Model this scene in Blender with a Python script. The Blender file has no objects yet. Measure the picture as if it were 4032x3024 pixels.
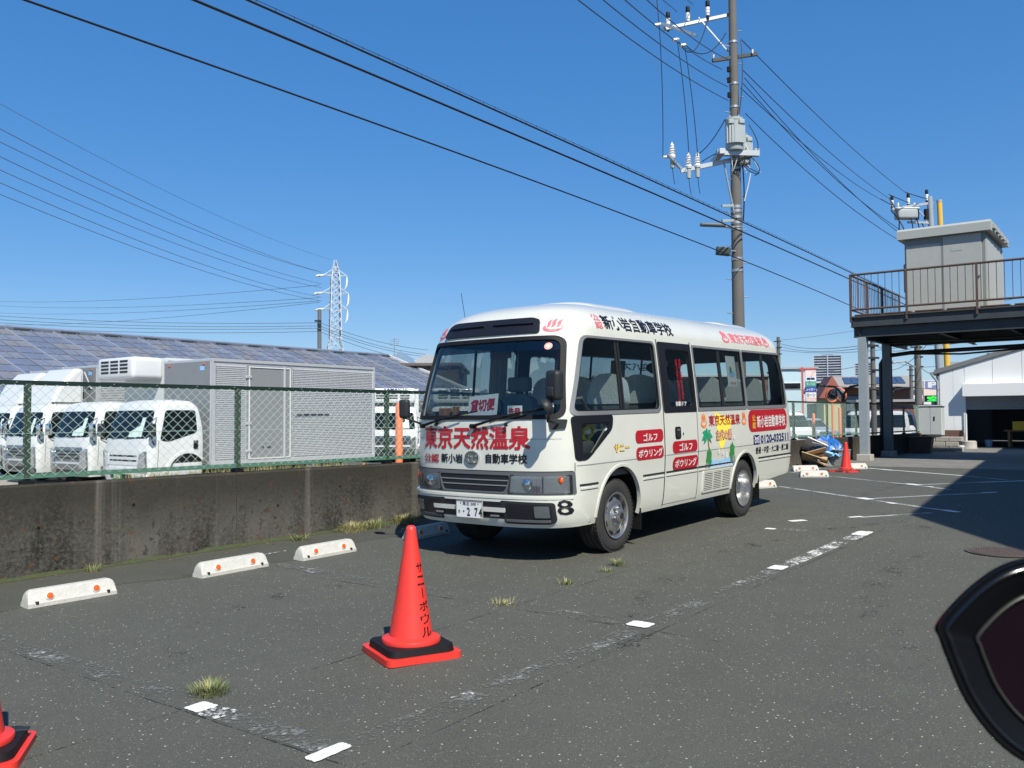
import bpy, bmesh, math, random
import numpy as np
from mathutils import Vector, Matrix
R = math.radians
SC = bpy.context.scene
COL = SC.collection
random.seed(7)

# ---------------------------------------------------------------- camera
CAM_H, PITCH, ROLL, FOC = 1.365, .0373, .0052, 3507.0
cam_d = bpy.data.cameras.new('camera')
cam = bpy.data.objects.new('camera', cam_d)
COL.objects.link(cam)
cam_d.sensor_width = 36.0
cam_d.lens = 36.0 * FOC / 4032.0
cam_d.clip_start = .05
cam_d.clip_end = 6000
cam.matrix_world = Matrix.Translation((0, 0, CAM_H)) @ Matrix.Rotation(math.pi / 2 + PITCH, 4, 'X') @ Matrix.Rotation(-ROLL, 4, 'Z')
cam_d.dof.use_dof = True
cam_d.dof.focus_distance = 10.0
cam_d.dof.aperture_fstop = 10
SC.camera = cam

# ---------------------------------------------------------------- light
SUN_VEC = Vector((.307, -.857, 1.0)).normalized()        # towards the sun
world = bpy.data.worlds.new('World')
SC.world = world
world.use_nodes = True
wn = world.node_tree
wn.nodes.clear()
sky = wn.nodes.new('ShaderNodeTexSky')
sky.sky_type = 'NISHITA'
sky.sun_disc = False
sky.sun_elevation = math.asin(SUN_VEC.z)
sky.sun_rotation = math.atan2(SUN_VEC.x, SUN_VEC.y)
sky.altitude = 0
sky.air_density = .95
sky.dust_density = .2
sky.ozone_density = 10
bg = wn.nodes.new('ShaderNodeBackground')
bg.inputs['Strength'].default_value = .15
wo = wn.nodes.new('ShaderNodeOutputWorld')
gam = wn.nodes.new('ShaderNodeGamma'); gam.inputs[1].default_value = .53
hsv = wn.nodes.new('ShaderNodeHueSaturation'); hsv.inputs['Saturation'].default_value = 1.55; hsv.inputs['Value'].default_value = 1.58; hsv.inputs['Hue'].default_value = .51
wn.links.new(sky.outputs[0], gam.inputs[0]); wn.links.new(gam.outputs[0], hsv.inputs['Color']); wn.links.new(hsv.outputs[0], bg.inputs[0])
wn.links.new(bg.outputs[0], wo.inputs[0])
sun_d = bpy.data.lights.new('sun', 'SUN')
sun_d.energy = 5.0
sun_d.angle = R(.53)
sun_d.color = (1, .955, .85)
sun = bpy.data.objects.new('sun', sun_d)
COL.objects.link(sun)
sun.rotation_euler = SUN_VEC.to_track_quat('Z', 'Y').to_euler()
sun.location = (4, -8, 14)
SC.view_settings.view_transform = 'Standard'
SC.view_settings.look = 'None'
SC.view_settings.exposure = .3
SC.view_settings.gamma = 1

# ---------------------------------------------------------------- places
# lot frame: x runs along the parked bus (front to back), y towards the wall, origin under the bus nose
LX, LY, YAW, SLOPE = -.385, 8.717, .9256, .0195
CY, SY = math.cos(YAW), math.sin(YAW)
YARD = -.30
def gzl(x):
    x = min(max(x, -12), 11.)
    return SLOPE * (x - 1.14) if x < 7 else SLOPE * (5.86 + (x - 7) - (x - 7) ** 2 / 8)
def lot(x, y, z=None):
    return Vector((LX + x * CY - y * SY, LY + x * SY + y * CY, gzl(x) if z is None else z))
def unlot(p):
    dx, dy = p[0] - LX, p[1] - LY
    return Vector((dx * CY + dy * SY, -dx * SY + dy * CY, p[2] if len(p) > 2 else 0))
KV = 4032 / 2212
def sight(u, v):
    x = u * KV - 2016; y = 1512 - v * KV
    c, s = math.cos(ROLL), math.sin(ROLL)
    x, y = c * x + s * y, -s * x + c * y
    return Vector((x, FOC * math.cos(PITCH) - y * math.sin(PITCH), FOC * math.sin(PITCH) + y * math.cos(PITCH)))
def at(u, v, Y):                       # survey: the point at ground distance Y seen in direction (u, v)
    d = sight(u, v); return Vector((0, 0, CAM_H)) + d * (Y / d.y)
def on_ground(u, v):
    d = sight(u, v); p = Vector((0, 0, CAM_H)) + d * (-CAM_H / d.z)
    for i in range(25):
        p = Vector((0, 0, CAM_H)) + d * ((gzl(unlot(p).x) - CAM_H) / d.z)
    return p
def lotx(u, v, x):                     # point in the lot plane x = const
    d = sight(u, v); t = (x + LX * CY + LY * SY) / (d.x * CY + d.y * SY)
    return unlot(Vector((0, 0, CAM_H)) + d * t)
def loty(u, v, y):
    d = sight(u, v); t = (y - LX * SY + LY * CY) / (-d.x * SY + d.y * CY)
    return unlot(Vector((0, 0, CAM_H)) + d * t)

# ---------------------------------------------------------------- materials
MATS = {}
def newmat(name):
    m = bpy.data.materials.new(name); m.use_nodes = True
    nt = m.node_tree; b = nt.nodes['Principled BSDF']
    MATS[name] = m
    return m, nt, b
def N(nt, kind, **kw):
    n = nt.nodes.new('ShaderNode' + kind)
    for k, v in kw.items():
        if k.startswith('i_'):
            n.inputs[k[2:].replace('_', ' ')].default_value = v
        else:
            setattr(n, k, v)
    return n
def ramp(nt, fac, stops):
    r = nt.nodes.new('ShaderNodeValToRGB')
    el = r.color_ramp.elements
    while len(el) < len(stops): el.new(.5)
    for e, (p, c) in zip(el, stops):
        e.position = p
        e.color = (c, c, c, 1) if not hasattr(c, '__len__') else (*c[:3], 1)
    nt.links.new(fac, r.inputs[0])
    return r.outputs[0]
def mixc(nt, fac, a, b, mode='MIX'):
    n = nt.nodes.new('ShaderNodeMix'); n.data_type = 'RGBA'; n.blend_type = mode
    for sock, val in ((n.inputs[0], fac), (n.inputs[6], a), (n.inputs[7], b)):
        if hasattr(val, 'is_linked'): nt.links.new(val, sock)
        elif hasattr(val, '__len__'): sock.default_value = (*val[:3], 1)
        else: sock.default_value = val
    return n.outputs[2]
def pm(name, col, rough=.5, metal=0, var=.12, scale=4, bump=0, bscale=60, coat=0, spec=.5, obj=True, dirt=0, dirtcol=(.12, .1, .08)):
    m, nt, b = newmat(name)
    L = nt.links
    tc = N(nt, 'TexCoord')
    co = tc.outputs['Object' if obj else 'Generated']
    n = N(nt, 'TexNoise', i_Scale=scale, i_Detail=6, i_Roughness=.6); L.new(co, n.inputs['Vector'])
    c = mixc(nt, n.outputs[0], [x * (1 - var) for x in col], [min(1, x * (1 + var)) for x in col])
    if dirt:
        d = N(nt, 'TexNoise', i_Scale=scale * 2.7, i_Detail=8, i_Roughness=.7); L.new(co, d.inputs['Vector'])
        c = mixc(nt, ramp(nt, d.outputs[0], [(.5 - .1, 0), (.72, dirt)]), c, dirtcol)
    L.new(c, b.inputs['Base Color'])
    b.inputs['Roughness'].default_value = rough
    b.inputs['Metallic'].default_value = metal
    b.inputs['Coat Weight'].default_value = coat
    b.inputs['Coat Roughness'].default_value = .06
    b.inputs['Specular IOR Level'].default_value = spec
    if bump:
        bn = N(nt, 'TexNoise', i_Scale=bscale, i_Detail=4); L.new(co, bn.inputs['Vector'])
        bp = N(nt, 'Bump', i_Strength=bump, i_Distance=.01); L.new(bn.outputs[0], bp.inputs['Height']); L.new(bp.outputs[0], b.inputs['Normal'])
    return m
def glass(name, tint, gloss=.06, haze=0.):
    m, nt, b = newmat(name)
    nt.nodes.remove(b)
    out = nt.nodes['Material Output']
    t = N(nt, 'BsdfTransparent'); t.inputs[0].default_value = (*tint, 1)
    g = N(nt, 'BsdfGlossy', i_Roughness=.01); g.inputs[0].default_value = (1, 1, 1, 1)
    lw = N(nt, 'LayerWeight', i_Blend=.25)
    mr = N(nt, 'MapRange'); nt.links.new(lw.outputs['Fresnel'], mr.inputs[0])
    mr.inputs[3].default_value = gloss * .6; mr.inputs[4].default_value = .7
    mx = N(nt, 'MixShader')
    nt.links.new(mr.outputs[0], mx.inputs[0]); nt.links.new(t.outputs[0], mx.inputs[1]); nt.links.new(g.outputs[0], mx.inputs[2])
    nt.links.new(mx.outputs[0], out.inputs[0])
    return m
def flat(name, col, rough=.45):
    return pm(name, col, rough, var=.04, scale=8)

# asphalt with pale aggregate, patches and dark seams
def mk_asphalt(name, base=.080, speck=.5):
    m, nt, b = newmat(name); L = nt.links
    tc = N(nt, 'TexCoord'); co = tc.outputs['Object']
    big = N(nt, 'TexNoise', i_Scale=.35, i_Detail=5, i_Roughness=.6); L.new(co, big.inputs['Vector'])
    mid = N(nt, 'TexNoise', i_Scale=2.6, i_Detail=8, i_Roughness=.7); L.new(co, mid.inputs['Vector'])
    fine = N(nt, 'TexNoise', i_Scale=120, i_Detail=4, i_Roughness=.7); L.new(co, fine.inputs['Vector'])
    c = mixc(nt, ramp(nt, big.outputs[0], [(.3, 0), (.7, 1)]), (base * .74, base * .755, base * .60), (base * 1.27, base * 1.29, base * 1.0))
    pat = N(nt, 'TexNoise', i_Scale=.9, i_Detail=6, i_Roughness=.65, i_Distortion=.6); L.new(co, pat.inputs['Vector'])
    c = mixc(nt, ramp(nt, pat.outputs[0], [(.40, .0), (.62, .55)]), c, (base * .55, base * .55, base * .47))
    c = mixc(nt, .55, c, mixc(nt, mid.outputs[0], (base * .45, base * .45, base * .41), (base * 1.6, base * 1.6, base * 1.30)))
    c = mixc(nt, .5, c, mixc(nt, ramp(nt, fine.outputs[0], [(.3, 0), (.7, 1)]), (base * .35, base * .35, base * .32), (base * 1.9, base * 1.9, base * 1.55)))
    for sc, th, amt, colr in ((80, .905, speck, (.42, .42, .36)), (125, .86, speck * .8, (.30, .30, .26)), (56, .955, speck * 1.3, (.66, .66, .58)), (95, .88, speck * .9, (.018, .018, .016))):
        v = N(nt, 'TexVoronoi', i_Scale=sc, i_Randomness=1.); L.new(co, v.inputs['Vector'])
        sep = N(nt, 'SeparateColor'); L.new(v.outputs['Color'], sep.inputs[0])
        hit = N(nt, 'Math', operation='GREATER_THAN'); L.new(sep.outputs[0], hit.inputs[0]); hit.inputs[1].default_value = th
        near = N(nt, 'Math', operation='LESS_THAN'); L.new(v.outputs['Distance'], near.inputs[0]); near.inputs[1].default_value = .27
        mu = N(nt, 'Math', operation='MULTIPLY'); L.new(hit.outputs[0], mu.inputs[0]); L.new(near.outputs[0], mu.inputs[1])
        m2 = N(nt, 'Math', operation='MULTIPLY'); L.new(mu.outputs[0], m2.inputs[0]); m2.inputs[1].default_value = amt
        c = mixc(nt, m2.outputs[0], c, colr)
    L.new(c, b.inputs['Base Color'])
    b.inputs['Roughness'].default_value = .85
    b.inputs['Specular IOR Level'].default_value = .3
    bp = N(nt, 'Bump', i_Strength=.55, i_Distance=.006); L.new(fine.outputs[0], bp.inputs['Height']); L.new(bp.outputs[0], b.inputs['Normal'])
    return m
def mk_paint(name, keep, col=(.70, .70, .67)):
    m, nt, b = newmat(name); L = nt.links
    tc = N(nt, 'TexCoord'); co = tc.outputs['Object']
    n1 = N(nt, 'TexNoise', i_Scale=34, i_Detail=6, i_Roughness=.75); L.new(co, n1.inputs['Vector'])
    n2 = N(nt, 'TexNoise', i_Scale=3.5, i_Detail=3); L.new(co, n2.inputs['Vector'])
    s = N(nt, 'Math', operation='MULTIPLY_ADD'); L.new(n2.outputs[0], s.inputs[0]); s.inputs[1].default_value = .55; L.new(n1.outputs[0], s.inputs[2])
    a = ramp(nt, s.outputs[0], [(1.02 - keep * .55, 0), (1.10 - keep * .55, 1)]) if keep < 1 else None
    b.inputs['Base Color'].default_value = (*col, 1)
    b.inputs['Roughness'].default_value = .7
    if a is not None: L.new(a, b.inputs['Alpha'])
    return m
def mk_wall():
    m, nt, b = newmat('weathered_concrete'); L = nt.links
    tc = N(nt, 'TexCoord'); co = tc.outputs['Object']
    st = N(nt, 'Mapping'); st.inputs['Scale'].default_value = (1, 1, .35); L.new(co, st.inputs[0])
    a = N(nt, 'TexNoise', i_Scale=1.25, i_Detail=9, i_Roughness=.68, i_Distortion=.4); L.new(st.outputs[0], a.inputs['Vector'])
    f = N(nt, 'TexNoise', i_Scale=26, i_Detail=6, i_Roughness=.75); L.new(co, f.inputs['Vector'])
    c = mixc(nt, ramp(nt, a.outputs[0], [(.38, 0), (.62, 1)]), (.020, .0195, .017), (.105, .10, .084))
    c = mixc(nt, ramp(nt, f.outputs[0], [(.46, 0), (.72, .8)]), c, (.15, .143, .12))
    d = N(nt, 'TexNoise', i_Scale=14, i_Detail=4, i_Roughness=.6); L.new(co, d.inputs['Vector'])
    c = mixc(nt, ramp(nt, d.outputs[0], [(.57, 0), (.63, .75)]), c, (.028, .026, .022))
    # dark soiled band along the top edge
    sep = N(nt, 'SeparateXYZ'); L.new(co, sep.inputs[0])
    sm = N(nt, 'Math', operation='MULTIPLY_ADD'); L.new(a.outputs[0], sm.inputs[0]); sm.inputs[1].default_value = .7; L.new(sep.outputs[2], sm.inputs[2])
    c = mixc(nt, ramp(nt, sm.outputs[0], [(.58, 0), (1.0, .86)]), c, (.036, .033, .026))
    # rust coloured lichen
    r = N(nt, 'TexNoise', i_Scale=7, i_Detail=5, i_Roughness=.7); L.new(co, r.inputs['Vector'])
    c = mixc(nt, ramp(nt, r.outputs[0], [(.60, 0), (.67, .7)]), c, (.13, .06, .025))
    # pale drip runs
    dm = N(nt, 'Mapping'); dm.inputs['Scale'].default_value = (1, 1, .02); L.new(co, dm.inputs[0])
    dn = N(nt, 'TexNoise', i_Scale=1.7, i_Detail=7, i_Roughness=.65); L.new(dm.outputs[0], dn.inputs['Vector'])
    dr = ramp(nt, dn.outputs[0], [(.56, 0), (.64, .7)])
    c = mixc(nt, dr, c, mixc(nt, f.outputs[0], (.08, .076, .066), (.22, .205, .165)))
    L.new(c, b.inputs['Base Color']); b.inputs['Roughness'].default_value = .92; b.inputs['Specular IOR Level'].default_value = .2
    bp = N(nt, 'Bump', i_Strength=.7, i_Distance=.012); L.new(f.outputs[0], bp.inputs['Height']); L.new(bp.outputs[0], b.inputs['Normal'])
    return m
asphalt = mk_asphalt('asphalt')
smooth_asphalt = mk_asphalt('smooth_dark_asphalt', .070, .12)
street_asphalt = mk_asphalt('street_asphalt', .09, .2)
paint_worn = mk_paint('worn_white_paint', .17)
thin_line = mk_paint('thin_far_paint', .62, (.40, .40, .38))
ghost_paint = mk_paint('ghost_of_white_paint', .44, (.145, .145, .13))
tyre_smudge = mk_paint('tyre_smudge', .25, (.030, .030, .028))
joint_mat = mk_paint('dark_paving_joint', .5, (.022, .022, .02))
faint_paint = mk_paint('faint_white_paint', .42, (.34, .34, .32))
paint_mid = mk_paint('half_worn_white_paint', .44)
paint_solid = mk_paint('white_road_paint', .92)
wall_mat = mk_wall()
yard_mat = pm('yard_concrete', (.34, .31, .26), .85, var=.2, scale=1.2, bump=.3, bscale=40, dirt=.35)
apron_mat = pm('apron_concrete', (.20, .19, .17), .85, var=.3, scale=1.5, bump=.3, bscale=40, dirt=.5, dirtcol=(.06, .06, .055))
green_paint = pm('green_fence_paint', (.024, .066, .045), .5, var=.3, scale=25, dirt=.55, dirtcol=(.10, .05, .03), bump=.2, bscale=150)
green_dark = pm('dark_green_rail_paint', (.007, .026, .018), .45, var=.3, scale=20, dirt=.3, dirtcol=(.05, .03, .02))
wire_mat = pm('pale_green_wire', (.33, .46, .39), .4, var=.12, scale=10)
white_paint = pm('white_body_paint', (.64, .645, .575), .28, var=.035, scale=1.2, coat=.7, dirt=.14, dirtcol=(.45, .43, .38))
truck_white = pm('truck_white_paint', (.64, .655, .65), .3, var=.03, scale=1.5, coat=.4)
interior_mat = pm('bus_interior_lining', (.11, .115, .12), .8, var=.1)
black_rubber = pm('black_rubber', (.009, .009, .010), .6, var=.2, scale=15, spec=.25)
tyre_mat = pm('tyre_rubber', (.028, .028, .027), .8, var=.25, scale=12, bump=.3, bscale=80)
dark_plastic = pm('dark_grey_plastic', (.022, .024, .027), .5, var=.15, scale=6, spec=.35)
grey_plastic = pm('mid_grey_plastic', (.10, .108, .115), .5, var=.12, scale=6)
alu = pm('aluminium_frame', (.36, .37, .37), .42, .6, var=.08, scale=10)
steel = pm('galvanised_steel', (.42, .44, .45), .45, .7, var=.15, scale=8)
chrome = pm('chrome', (.75, .76, .78), .12, 1, var=.05)
bright_steel = pm('bright_wheel_steel', (.6, .6, .6), .28, .9, var=.08, scale=12, dirt=.25)
red_vinyl = pm('red_vinyl', (.42, .012, .02), .4, var=.05, coat=.2)
pink_vinyl = pm('faded_red_vinyl', (.78, .17, .20), .45, var=.08, scale=30)
black_vinyl = flat('black_vinyl', (.01, .01, .014), .4)
navy_vinyl = flat('navy_vinyl', (.012, .018, .14), .4)
white_vinyl = flat('white_vinyl', (.68, .685, .67), .4)
yellow_vinyl = flat('yellow_vinyl', (.83, .62, .03), .4)
gold_vinyl = flat('gold_vinyl', (.75, .45, .04), .4)
green_vinyl = flat('green_vinyl', (.04, .24, .06), .4)
teal_vinyl = flat('palm_green_vinyl', (.02, .30, .16), .4)
blue_vinyl = flat('pale_blue_vinyl', (.28, .55, .85), .4)
brown_vinyl = flat('brown_vinyl', (.28, .13, .05), .4)
grey_vinyl = flat('grey_vinyl', (.25, .25, .27), .4)
salmon_vinyl = flat('salmon_vinyl', (.75, .38, .28), .4)
orange_vinyl = flat('orange_vinyl', (.85, .22, .03), .4)
glass_side = glass('side_window_glass', (.80, .87, .85))
glass_front = glass('windscreen_glass', (.86, .92, .90), .05)
glass_dark = pm('dark_window_glass', (.008, .011, .014), .06, var=.3, scale=2, spec=.28)
lamp_glass = glass('lamp_lens', (.9, .92, .93), .12)
cone_mat = pm('cone_red_plastic', (.74, .040, .028), .42, var=.12, scale=7, dirt=.30, dirtcol=(.42, .05, .035))
concrete_pale = pm('pale_concrete', (.42, .40, .36), .85, var=.2, scale=9, bump=.4, bscale=90, dirt=.3)
stop_mat = pm('wheel_stop_white', (.52, .51, .465), .7, var=.16, scale=14, bump=.35, bscale=70, dirt=.35, dirtcol=(.30, .27, .22))
reflector_mat = pm('orange_reflector', (.75, .13, .02), .25, var=.1)
pole_mat = pm('utility_pole_concrete', (.128, .122, .110), .85, var=.2, scale=2.5, bump=.2, bscale=60)
porcelain = pm('white_porcelain', (.75, .75, .72), .25, var=.06)
trafo_grey = pm('transformer_grey', (.33, .37, .37), .45, var=.1, scale=5)
cable_black = pm('black_cable', (.012, .012, .014), .5, var=.1)
grey_cable = pm('grey_cable', (.10, .105, .11), .5, var=.1)
rust_steel = pm('rusty_brown_steel', (.10, .075, .062), .7, .2, var=.45, scale=7, dirt=.6, dirtcol=(.13, .05, .022))
beam_steel = pm('dark_blue_grey_steel', (.045, .06, .068), .6, .2, var=.4, scale=3, dirt=.35, dirtcol=(.09, .05, .03))
column_steel = pm('pale_blue_grey_paint', (.30, .34, .36), .5, .1, var=.12, scale=4, dirt=.12)

# ---------------------------------------------------------------- mesh helpers
class MB:
    def __init__(s): s.v = []; s.f = []; s.mi = []
    def add(s, vs, fs, mi=0):
        o = len(s.v); s.v += [tuple(p) for p in vs]; s.f += [tuple(i + o for i in f) for f in fs]; s.mi += [mi] * len(fs); return s
    def box(s, c, d, rz=0, bev=0, M=None, mi=0):
        x, y, z = d[0] / 2, d[1] / 2, d[2] / 2
        if bev:
            b = min(bev, x * .49, y * .49, z * .49)
            vs = []; 
            bm = bmesh.new(); bmesh.ops.create_cube(bm, size=1)
            for q in bm.verts: q.co = Vector((q.co.x * 2 * x, q.co.y * 2 * y, q.co.z * 2 * z))
            bmesh.ops.bevel(bm, geom=bm.edges[:], offset=b, segments=1, affect='EDGES', profile=.5)
            bm.verts.index_update()
            vs = [q.co.copy() for q in bm.verts]; fs = [[q.index for q in f.verts] for f in bm.faces]; bm.free()
        else:
            vs = [Vector((i * x, j * y, k * z)) for k in (-1, 1) for j in (-1, 1) for i in (-1, 1)]
            fs = [(0, 2, 3, 1), (4, 5, 7, 6), (0, 1, 5, 4), (2, 6, 7, 3), (0, 4, 6, 2), (1, 3, 7, 5)]
        T = (Matrix.Translation(c) @ Matrix.Rotation(rz, 4, 'Z')) if M is None else M @ Matrix.Translation(c) @ Matrix.Rotation(rz, 4, 'Z')
        return s.add([T @ q for q in vs], fs, mi)
    def bar(s, a, b, w, h=None, up=(0, 0, 1), mi=0):       # rectangular bar from a to b
        a = Vector(a); b = Vector(b); h = h or w; d = (b - a); l = d.length; d.normalize(); u = Vector(up)
        if abs(d.dot(u)) > .98: u = Vector((1, 0, 0))
        x = d.cross(u).normalized(); y = x.cross(d).normalized()
        vs = []
        for p in (a, b):
            for i, j in ((-1, -1), (1, -1), (1, 1), (-1, 1)): vs.append(p + x * i * w / 2 + y * j * h / 2)
        return s.add(vs, [(0, 1, 2, 3), (7, 6, 5, 4), (0, 4, 5, 1), (1, 5, 6, 2), (2, 6, 7, 3), (3, 7, 4, 0)], mi)
    def cyl(s, a, b, r0, r1=None, n=12, cap=True, mi=0):
        a = Vector(a); b = Vector(b); r1 = r0 if r1 is None else r1
        d = (b - a).normalized(); u = Vector((0, 0, 1)) if abs(d.z) < .95 else Vector((1, 0, 0))
        x = d.cross(u).normalized(); y = d.cross(x).normalized()
        vs = []
        for p, r in ((a, r0), (b, r1)):
            for i in range(n):
                t = 2 * math.pi * i / n; vs.append(p + x * (r * math.cos(t)) + y * (r * math.sin(t)))
        fs = [(i, i + n, (i + 1) % n + n, (i + 1) % n) for i in range(n)]
        if cap: fs += [tuple(range(n)), tuple(range(2 * n - 1, n - 1, -1))]
        return s.add(vs, fs, mi)
    def tube(s, pts, r, n=6, mi=0):
        pts = [Vector(p) for p in pts]; vs = []; fs = []
        u = None
        for i, p in enumerate(pts):
            d = (pts[min(i + 1, len(pts) - 1)] - pts[max(i - 1, 0)]).normalized()
            if u is None: u = Vector((0, 0, 1)) if abs(d.z) < .9 else Vector((1, 0, 0))
            x = d.cross(u).normalized(); y = x.cross(d).normalized(); u = y
            rr = r[i] if hasattr(r, '__len__') else r
            for k in range(n):
                t = 2 * math.pi * k / n; vs.append(p + x * (rr * math.cos(t)) + y * (rr * math.sin(t)))
        for i in range(len(pts) - 1):
            for k in range(n): fs.append((i * n + k, i * n + (k + 1) % n, (i + 1) * n + (k + 1) % n, (i + 1) * n + k))
        fs += [tuple(range(n - 1, -1, -1)), tuple((len(pts) - 1) * n + k for k in range(n))]
        return s.add(vs, fs, mi)
    def lathe(s, prof, n=24, M=None, mi=0):               # prof: (r, z) ; axis z, M places it
        M = M or Matrix(); vs = []; fs = []
        for r, z in prof:
            for k in range(n):
                t = 2 * math.pi * k / n; vs.append(M @ Vector((r * math.cos(t), r * math.sin(t), z)))
        for i in range(len(prof) - 1):
            for k in range(n): fs.append((i * n + k, i * n + (k + 1) % n, (i + 1) * n + (k + 1) % n, (i + 1) * n + k))
        return s.add(vs, fs, mi)
    def prism(s, poly, h, M=None, mi=0):                  # poly in xy, extruded 0..h along z, M places it
        M = M or Matrix(); n = len(poly)
        vs = [M @ Vector((p[0], p[1], 0)) for p in poly] + [M @ Vector((p[0], p[1], h)) for p in poly]
        fs = [tuple(range(n - 1, -1, -1)), tuple(range(n, 2 * n))] + [(i, (i + 1) % n, (i + 1) % n + n, i + n) for i in range(n)]
        return s.add(vs, fs, mi)
    def build(s, name, mat, parent=None, smooth=None, loc=None):
        me = bpy.data.meshes.new(name); me.from_pydata(s.v, [], s.f); 
        mats = mat if isinstance(mat, (list, tuple)) else [mat]
        for m in mats: me.materials.append(m)
        if len(mats) > 1: me.polygons.foreach_set('material_index', s.mi)
        me.update()
        if smooth is not None: shade(me, smooth)
        return place(name, me, parent, loc)
def shade(me, ang=35):
    me.polygons.foreach_set('use_smooth', [True] * len(me.polygons))
    me.set_sharp_from_angle(angle=R(ang))
def place(name, me, parent=None, loc=None):
    o = bpy.data.objects.new(name, me); COL.objects.link(o)
    if parent is not None: o.parent = parent
    if loc is not None: o.location = loc
    return o
def tag(o, label=None, cat=None, group=None, kind=None):
    for k, v in (('label', label), ('category', cat), ('group', group), ('kind', kind)):
        if v: o[k] = v
    return o
def thing(name, label, cat, loc=(0, 0, 0), rz=0, group=None):
    o = bpy.data.objects.new(name, None); COL.objects.link(o); o.empty_display_size = .2
    o.location = loc; o.rotation_euler = (0, 0, rz)
    return tag(o, label, cat, group)
def copy_tree(o, parent=None):
    c = o.copy(); COL.objects.link(c)
    if parent is not None: c.parent = parent
    for ch in o.children: copy_tree(ch, c)
    return c
def rrect(x0, z0, x1, z1, r, n=6):
    pts = []
    for cx, cz, a0 in ((x1 - r, z0 + r, -90), (x1 - r, z1 - r, 0), (x0 + r, z1 - r, 90), (x0 + r, z0 + r, 180)):
        for i in range(n + 1):
            a = R(a0 + 90 * i / n); pts.append((cx + r * math.cos(a), cz + r * math.sin(a)))
    return pts
def rpoly(pts, r, n=5):                                   # round the corners of a polygon
    out = []; m = len(pts)
    for i in range(m):
        p0, p, p1 = Vector(pts[i - 1]), Vector(pts[i]), Vector(pts[(i + 1) % m])
        a = (p0 - p); b = (p1 - p); rr = min(r, a.length * .45, b.length * .45)
        a = p + a.normalized() * rr; b = p + b.normalized() * rr
        for k in range(n + 1):
            t = k / n; q = a * (1 - t) ** 2 + p * 2 * t * (1 - t) + b * t * t; out.append((q.x, q.y))
    return out
def ell(cx, cz, a, b, n=24, t0=0, t1=360):
    return [(cx + a * math.cos(R(t0 + (t1 - t0) * i / n)), cz + b * math.sin(R(t0 + (t1 - t0) * i / n))) for i in range(n + (0 if abs(t1 - t0) == 360 else 1))]
def sheet2d(loops, grid):
    """planar bmesh of one outline, or a ring of two outlines of equal count, cut to a grid"""
    bm = bmesh.new()
    if len(loops) == 1:
        bm.faces.new([bm.verts.new((p[0], p[1], 0)) for p in loops[0]])
    else:
        A = [bm.verts.new((p[0], p[1], 0)) for p in loops[0]]; B = [bm.verts.new((p[0], p[1], 0)) for p in loops[1]]
        n = len(A)
        for i in range(n):
            bm.faces.new((A[i], A[(i + 1) % n], B[(i + 1) % n], B[i]))
    us = [v.co.x for v in bm.verts]; vs = [v.co.y for v in bm.verts]
    if grid:
        for lo, hi, ax in ((min(us), max(us), 0), (min(vs), max(vs), 1)):
            k = math.ceil(lo / grid + 1e-6)
            while k * grid < hi - 1e-6:
                no = Vector((1, 0, 0)) if ax == 0 else Vector((0, 1, 0))
                bmesh.ops.bisect_plane(bm, geom=bm.verts[:] + bm.edges[:] + bm.faces[:], plane_co=no * (k * grid), plane_no=no, dist=1e-6)
                k += 1
    bmesh.ops.triangulate(bm, faces=[f for f in bm.faces if len(f.verts) > 4])
    return bm
def patch(name, loops, mp, off, thick, mat, parent, grid=.06, smooth=40):
    """lay a 2d shape on a surface map mp(u, v, off); thick > 0 gives it an edge running inwards"""
    bm = sheet2d(loops, grid)
    uv = [(q.co.x, q.co.y) for q in bm.verts]; bm.verts.index_update()
    fs = [[q.index for q in f.verts] for f in bm.faces]
    bd = [(e.link_loops[0].vert.index, e.link_loops[0].link_loop_next.vert.index) for e in bm.edges if len(e.link_faces) == 1]
    bm.free()
    vs = [mp(u, v, off) for u, v in uv]
    if thick:
        n = len(vs); vs += [mp(u, v, off - thick) for u, v in uv]
        fs += [(a, a + n, b + n, b) for a, b in bd]
    m = MB(); m.add(vs, fs)
    o = m.build(name, mat, parent)
    fix_normals(o.data)
    if smooth: shade(o.data, smooth)
    return o
def fix_normals(me):
    bm = bmesh.new(); bm.from_mesh(me); bmesh.ops.recalc_face_normals(bm, faces=bm.faces[:]); bm.to_mesh(me); bm.free()
TXT = {}
def text2d(body, bold=.0):
    key = (body, bold)
    if key in TXT: return TXT[key]
    c = bpy.data.curves.new('lettering', 'FONT'); c.body = body; c.offset = bold; c.resolution_u = 2
    o = bpy.data.objects.new('lettering', c); COL.objects.link(o)
    dg = bpy.context.evaluated_depsgraph_get(); ev = o.evaluated_get(dg); me = ev.to_mesh()
    vs = [(v.co.x, v.co.y) for v in me.vertices]; fs = [tuple(p.vertices) for p in me.polygons]
    ev.to_mesh_clear(); bpy.data.objects.remove(o); bpy.data.curves.remove(c)
    TXT[key] = (vs, fs)
    return TXT[key]
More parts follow.
